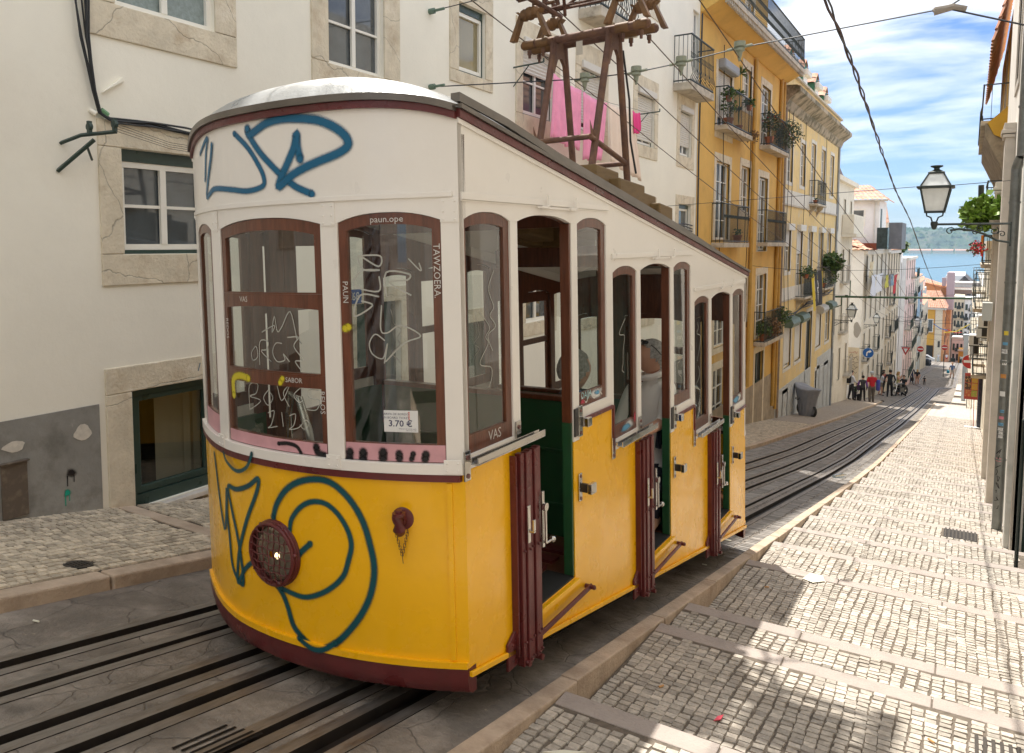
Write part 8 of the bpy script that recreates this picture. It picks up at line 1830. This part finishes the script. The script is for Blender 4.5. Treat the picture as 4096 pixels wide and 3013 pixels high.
# ------------------------------------------------------------- motorcycles, car, litter
t = thing('motorcycle', 'black classic motorcycle with round headlight parked facing uphill', 'motorcycle', (-3.85, 63.1, gz(63.1)))
def wheel(par, cx, cy, cz, r, m=None, hx=.05):
    mb = MB(); k = 24; rows = []
    for i in range(k): 
        a = 2 * math.pi * i / k; rows.append([(cx + hx * math.cos(b), cy + (r + hx * math.sin(b)) * math.cos(a), cz + (r + hx * math.sin(b)) * math.sin(a)) for b in [2 * math.pi * j / 8 for j in range(8)]])
    rows.append(rows[0]); mb.grid(rows, 0, True); w_ = mb.build('wheel', M_rubber, par, smooth=True)
    mb = MB()
    for i in range(12): a = 2 * math.pi * i / 12; mb.tube([(cx, cy, cz), (cx, cy + r * .92 * math.cos(a), cz + r * .92 * math.sin(a))], .007, 4)
    mb.tube([(cx - .06, cy, cz), (cx + .06, cy, cz)], .06, 10); mb.build('spokes', M_chrome, w_)
gy = gz(63.1); Rz = Matrix.Translation((-3.85, 63.1, gy)) @ Matrix.Rotation(R(-28), 4, 'Z'); t.matrix_world = Rz
def mot(name, mb, m, **k): mb.v = [tuple(v) for v in mb.v]; return mb.build(name, m, t, world=False, **k)
mb = MB()
for cy in (-.62, .62):
    k = 24; rows = []
    for i in range(k): a = 2 * math.pi * i / k; rows.append([(.055 * math.cos(b), cy + (.29 + .055 * math.sin(b)) * math.cos(a), .34 + (.29 + .055 * math.sin(b)) * math.sin(a)) for b in [2 * math.pi * j / 8 for j in range(8)]])
    rows.append(rows[0]); w_ = MB(); w_.grid(rows, 0, True); wo = mot('wheel', w_, M_rubber, smooth=True); w2 = MB()
    for i in range(12): a = 2 * math.pi * i / 12; w2.tube([(0, cy, .34), (0, cy + .27 * math.cos(a), .34 + .27 * math.sin(a))], .007, 4)
    w2.tube([(-.06, cy, .34), (.06, cy, .34)], .055, 10); w2.build('spokes', M_chrome, wo, world=False)
mb = MB(); mb.tube([(-.07, -.62, .34), (-.07, -.42, .92)], .022, 6); mb.tube([(.07, -.62, .34), (.07, -.42, .92)], .022, 6); mb.tube([(-.36, -.28, 1.02), (-.2, -.38, .98), (.2, -.38, .98), (.36, -.28, 1.02)], .016, 6); mot('fork', mb, M_chrome)
mb = MB(); mb.tube([(0, -.60, .84), (0, -.44, .84)], .10, 16); mot('headlight', mb, mat('moto_lens', (.6, .6, .58), .15, metal=.5), smooth=True)
mb = MB(); mb.sphere((0, -.12, .80), .2, 14, sx=.75, sy=1.4, sz=.75); mot('tank', mb, mat('black_gloss', (.012, .012, .014), .15, coat=1), smooth=True)
mb = MB(); mb.sphere((0, .35, .80), .2, 12, sx=.7, sy=1.7, sz=.4); mot('seat', mb, M_rubber, smooth=True)
mb = MB(); mb.box(-.17, .17, -.22, .28, .28, .6); mb.tube([(-.2, -.1, .35), (-.2, .7, .32)], .045, 8); mb.tube([(0, -.40, .88), (0, -.2, .6), (0, .3, .65), (0, .62, .34)], .025, 6); mot('engine', mb, mat('engine_metal', (.10, .10, .10), .35, metal=.7), bevel=.03)
mb = MB(); mb.grid([[(x_, -.62 + .40 * math.cos(a), .34 + .40 * math.sin(a)) for x_ in (-.08, 0, .08)] for a in [R(20 + 14 * k) for k in range(10)]]); mot('mudguard', mb, MATS['black_gloss'], smooth=True)
q, P = person((-3.65, 63.9, gz(63.9) - .1), 1.62, 200, 'rider in black sitting astride the parked motorcycle', (.012, .012, .014), (.02, .02, .025), M_hair, 'short', grp=G, arms=(((.14, .1, .66), (.16, .22, .62)), ((.14, .1, .66), (.16, .22, .62))))
# covered motorcycle
cv = MB(); rows = []; nu, nv = 44, 26
for j in range(nv + 1):
    v = j / nv; row = []
    for i in range(nu):
        a = 2 * math.pi * i / nu; lx = math.cos(a); ly = math.sin(a)
        cap = min(1, v / .16); dn = max(0, (v - .16) / .84); ztop = 1.06 + .14 * math.exp(-((lx * cap + .8) / .45) ** 2) + .05 * math.exp(-((lx * cap - .85) / .3) ** 2)
        r_l = (.62 * cap ** .8) * (1 - .60 * dn ** .8); r_w = (.34 * cap ** .8) * (1 - .35 * dn)
        fold = 1 + (.10 * math.sin(a * 6 + v * 2.5) + .05 * math.sin(a * 13 + 1)) * (.2 + dn); prof = 1; pinch = 1
        zz_ = ztop * (1 - dn) ** .95 + .04 - .05 * cap + (.04 * math.sin(a * 6 + 1) if v > .9 else 0)
        row.append((lx * r_l * prof * fold, ly * r_w * prof * pinch * fold, zz_))
    rows.append(row)
cv.grid(rows, 0, True); cv.face(rows[0])
T_ = thing('covered_motorcycle', 'motorcycle under a grey cover parked by the pale yellow house', 'motorcycle', mat=Matrix.Translation((-4.95, 31.3, gz(31.3) + LH)) @ Matrix.Rotation(R(-38), 4, 'Z'))
cv.build('cover', mat('grey_tarpaulin', (.24, .25, .28), .55, var=.15, bump=.6, bscale=7, bdist=.05), T_, smooth=True, world=False, auto=180)
mb = MB()
for x_ in (-.26, .26): 
    k = 16; rows = []
    for i in range(k): a = 2 * math.pi * i / k; rows.append([(x_ + (.2 + .05 * math.sin(b)) * math.cos(a), .05 * math.cos(b), .24 + (.2 + .05 * math.sin(b)) * math.sin(a)) for b in [2 * math.pi * j / 6 for j in range(6)]])
    rows.append(rows[0]); mb.grid(rows, 0, True)
mb.build('wheels', M_rubber, T_, world=False, smooth=True)
mb = MB(); mb.tube([(-.16, -.36, .72), (-.16, -.40, .66), (.0, -.40, .66), (.0, -.36, .72)], .015, 5); mb.build('handle_strap', M_rubber, T_, world=False)
# parked car and scooter far down
T_ = thing('parked_car', 'pale silver car parked beyond the crest near the orange house', 'car', (-7.3, 176, gz(176)))
mb = MB(); prof = [(-2, .3), (-2, .7), (-1.7, .85), (-.9, .92), (-.4, 1.38), (.8, 1.4), (1.5, .95), (2, .8), (2, .3)]; mb.poly(prof, lambda u, v, t: (-7.0 + u, 176 + t, gz(176) + v), -.8, .8); mb.build('body', mat('silver_paint', (.5, .52, .54), .3, metal=.5), T_, bevel=.1)
mb = MB(); mb.poly([(-.75, .94), (-.35, 1.3), (.75, 1.32), (1.3, .96)], lambda u, v, t: (-7.0 + u, 176 + t, gz(176) + v), -.83, -.81); mb.build('window', M_pane, T_)
for x_ in (-8.3, -5.8): mb = MB(); mb.tube([(x_, 175.1, gz(176) + .32), (x_, 175.4, gz(176) + .32)], .32, 14); mb.build('wheel', M_rubber, T_)
mb = MB(); mb.sphere((-5.3, 150, gz(150) + .6), .55, 12, sx=.8, sy=1.3, sz=1.15); mb.sphere((-5.3, 149.2, gz(150) + .95), .35, 10); mb.sphere((-5.05, 150.4, gz(150) + .3), .35, 10)
mb.build('dark_covered_scooter', mat('black_cover', (.03, .035, .045), .6, bump=.5, bscale=6), None, smooth=True, label='dark covered scooter at the end of the left pavement', cat='scooter')
mb = MB(); a = Vector((-1.82, 14.5, gz(14.5) + .035)); b = Vector((-1.70, 15.1, gz(15.1) + .035)); mb.tube([tuple(a), tuple(a.lerp(b, .25)), tuple(a.lerp(b, .7)), tuple(a.lerp(b, .85)), tuple(b)], [.03, .034, .034, .014, .012], 10); mb.build('plastic_bottle', glass_mat('clear_plastic', (.75, .85, .9), .25, .1), None, smooth=True, label='crushed clear plastic bottle lying on the road by the kerb', cat='bottle')
def litter(name, pts, z, m, label): 
    mb = MB(); mb.poly(pts, lambda u, v, t: (u, v, z(u, v) + t), 0, .003); mb.build(name, m, None, label=label, cat='litter')
M_pap = mat('paper', (.72, .70, .58), .7)
litter('paper_scrap', [(-.98, 6.28), (-.90, 6.24), (-.83, 6.33), (-.86, 6.44), (-.95, 6.44)], lambda u, v: rstep(v) + .014, M_pap, 'creased white paper scrap lying on the stepped pavement'); litter('paper_scrap', [(-1.85, 7.22), (-1.76, 7.22), (-1.76, 7.28), (-1.85, 7.28)], lambda u, v: gz(v) + .012, M_pap, 'small white paper on the road beyond the tram')
litter('feather', [(-1.30, 2.54), (-1.22, 2.58), (-1.16, 2.64), (-1.24, 2.60)], lambda u, v: rstep(v) + .014, M_pap, 'small white feather on the nearest cobbles'); litter('red_petal', [(-.885, 3.42), (-.86, 3.45), (-.86, 3.50), (-.88, 3.47)], lambda u, v: rstep(v) + .014, mat('petal', (.55, .05, .08), .6), 'red petal on the shaded cobbles')
litter('leaf', [(-1.09, 3.02), (-1.06, 3.0), (-1.03, 3.03), (-1.06, 3.06)], lambda u, v: rstep(v) + .014, mat('dull_leaf', (.3, .36, .3), .6), 'pale green leaf on the nearest cobbles')
rnd = random.Random(12)
for q in range(6):
    x = rnd.uniform(-1.4, .1); y = rnd.uniform(3.5, 9); a = rnd.uniform(0, 3); mb = MB(); mb.tube([(x, y, rstep(y) + .017), (x + .03 * math.cos(a), y + .03 * math.sin(a), rstep(y + .03 * math.sin(a)) + .017)], .005, 6); mb.build('cigarette_butt', mat('cork_tip', (.55, .30, .12), .7), None, label='orange cigarette butt on the stepped pavement', cat='cigarette butt', group='cigarette butts on the stepped pavement')
for q, (x, y) in enumerate(((-3.75, 1.9), (-3.2, 1.4), (-2.9, 1.2), (-1.95, 1.7), (-1.7, 6.1))):
    mb = MB(); mb.tube([(x, y, gz(y) + .008), (x + .035, y + .01, gz(y + .01) + .008)], .0045, 6); mb.build('cigarette_butt', M_pap, None, label='white cigarette butt lying on the road', cat='cigarette butt', group='cigarette butts on the road')
# ------------------------------------------------------------- river, far shore, air
mw = bpy.data.materials.new('river_water'); mw.use_nodes = True; b_ = mw.node_tree.nodes['Principled BSDF']; b_.inputs['Base Color'].default_value = (.03, .12, .16, 1); b_.inputs['Roughness'].default_value = .18
nz = mw.node_tree.nodes.new('ShaderNodeTexNoise'); nz.inputs['Scale'].default_value = .25; nz.inputs['Detail'].default_value = 8; g_ = mw.node_tree.nodes.new('ShaderNodeNewGeometry'); mw.node_tree.links.new(g_.outputs['Position'], nz.inputs['Vector']); bp = mw.node_tree.nodes.new('ShaderNodeBump'); bp.inputs['Strength'].default_value = .35; bp.inputs['Distance'].default_value = 1.2; mw.node_tree.links.new(nz.outputs[0], bp.inputs['Height']); mw.node_tree.links.new(bp.outputs[0], b_.inputs['Normal'])
mb = MB(); mb.face([(-7000, 430, -40), (7000, 430, -40), (7000, 4400, -40), (-7000, 4400, -40)]); mb.build('river', mw, kind='structure')
mb = MB(); rows = []
for j in range(26):
    row = []
    for i in range(161):
        x = -3200 + i * 30; y = 4300 + j * 26; n = noise.fractal(Vector((x * .0012, y * .003, 3)), 1.0, 2.0, 5); t_ = j / 25
        cliff = min(1, max(0, (t_ - .14) / .30)); z = -41 + 12 * min(1, t_ * 9) + 108 * (cliff * cliff * (3 - 2 * cliff)) * (1 + .10 * n - .22 * max(0, (-x - 420) / 1400)) + noise.noise(Vector((x * .02, y * .02, 1))) * 4 * (1 if t_ > .1 else 0)
        row.append((x, y, z))
    rows.append(row)
mb.grid(rows); mb.build('far_hills', mat('wooded_cliff', (.045, .075, .03), .9, var=.35, vscale=.012, dirt=(.16, .13, .08), dscale=.009, damt=.6, dlo=.5, dhi=.62, dirt2=(.02, .035, .015), d2scale=.03, d2lo=.5, d2hi=.6), kind='structure')
mb = MB(); rnd = random.Random(3)
for q in range(5200):
    x = rnd.uniform(-1100, 700); j = rnd.random(); y = 4310 + j * 560; k = int((x + 3200) / 30); jj = min(24, int((y - 4300) / 26)); z = rows[jj][k][2]
    s_ = rnd.uniform(5, 12); n0 = len(mb.v)
    for a in range(5): mb.v.append((x + s_ * math.cos(a * 1.257), y - 4 + s_ * .6 * math.sin(a * 1.257), z - 1))
    mb.v.append((x + rnd.uniform(-2, 2), y, z + s_ * rnd.uniform(.7, 1.3)))
    for a in range(5): mb.f.append((n0 + a, n0 + (a + 1) % 5, n0 + 5)); mb.m.append(0)
mb.build('far_woods', mat('far_foliage', (.05, .09, .03), .9, island=.5), kind='stuff', label='distant woods covering the far river bank', cat='woods')
rnd = random.Random(6)
for q, (x0, x1) in enumerate(((-330, -290), (-250, -160), (-150, -70), (-60, 40))):
    T_ = thing('waterside_warehouse', 'long red roofed warehouse on the far shore, %s' % ['leftmost of four', 'second from the left', 'third from the left', 'rightmost of four'][q], 'warehouse', ((x0 + x1) / 2, 4285, -39), group='warehouses on the far shore')
    mb = MB(); mb.box(x0, x1, 4280, 4296, -40, -27); mb.build('wall', M_beige, T_); mb = MB(); mb.poly([(4278, -27), (4298, -27), (4288, -20)], lambda u, v, t: (t, u, v), x0 - 2, x1 + 2); mb.build('roof', M_tile, T_)
hz = bpy.data.materials.new('haze_air'); hz.use_nodes = True; n_ = hz.node_tree.nodes; n_.clear(); o_ = n_.new('ShaderNodeOutputMaterial'); pv = n_.new('ShaderNodeVolumePrincipled'); pv.inputs['Color'].default_value = (.50, .74, .98, 1); pv.inputs['Density'].default_value = .00008; pv.inputs['Anisotropy'].default_value = .2; hz.node_tree.links.new(pv.outputs[0], o_.inputs['Volume'])
mb = MB(); mb.box(-7500, 7500, -60, 9500, -44, 112); HZ = mb.build('haze', hz, kind='stuff', origin=(0, 0, -44))
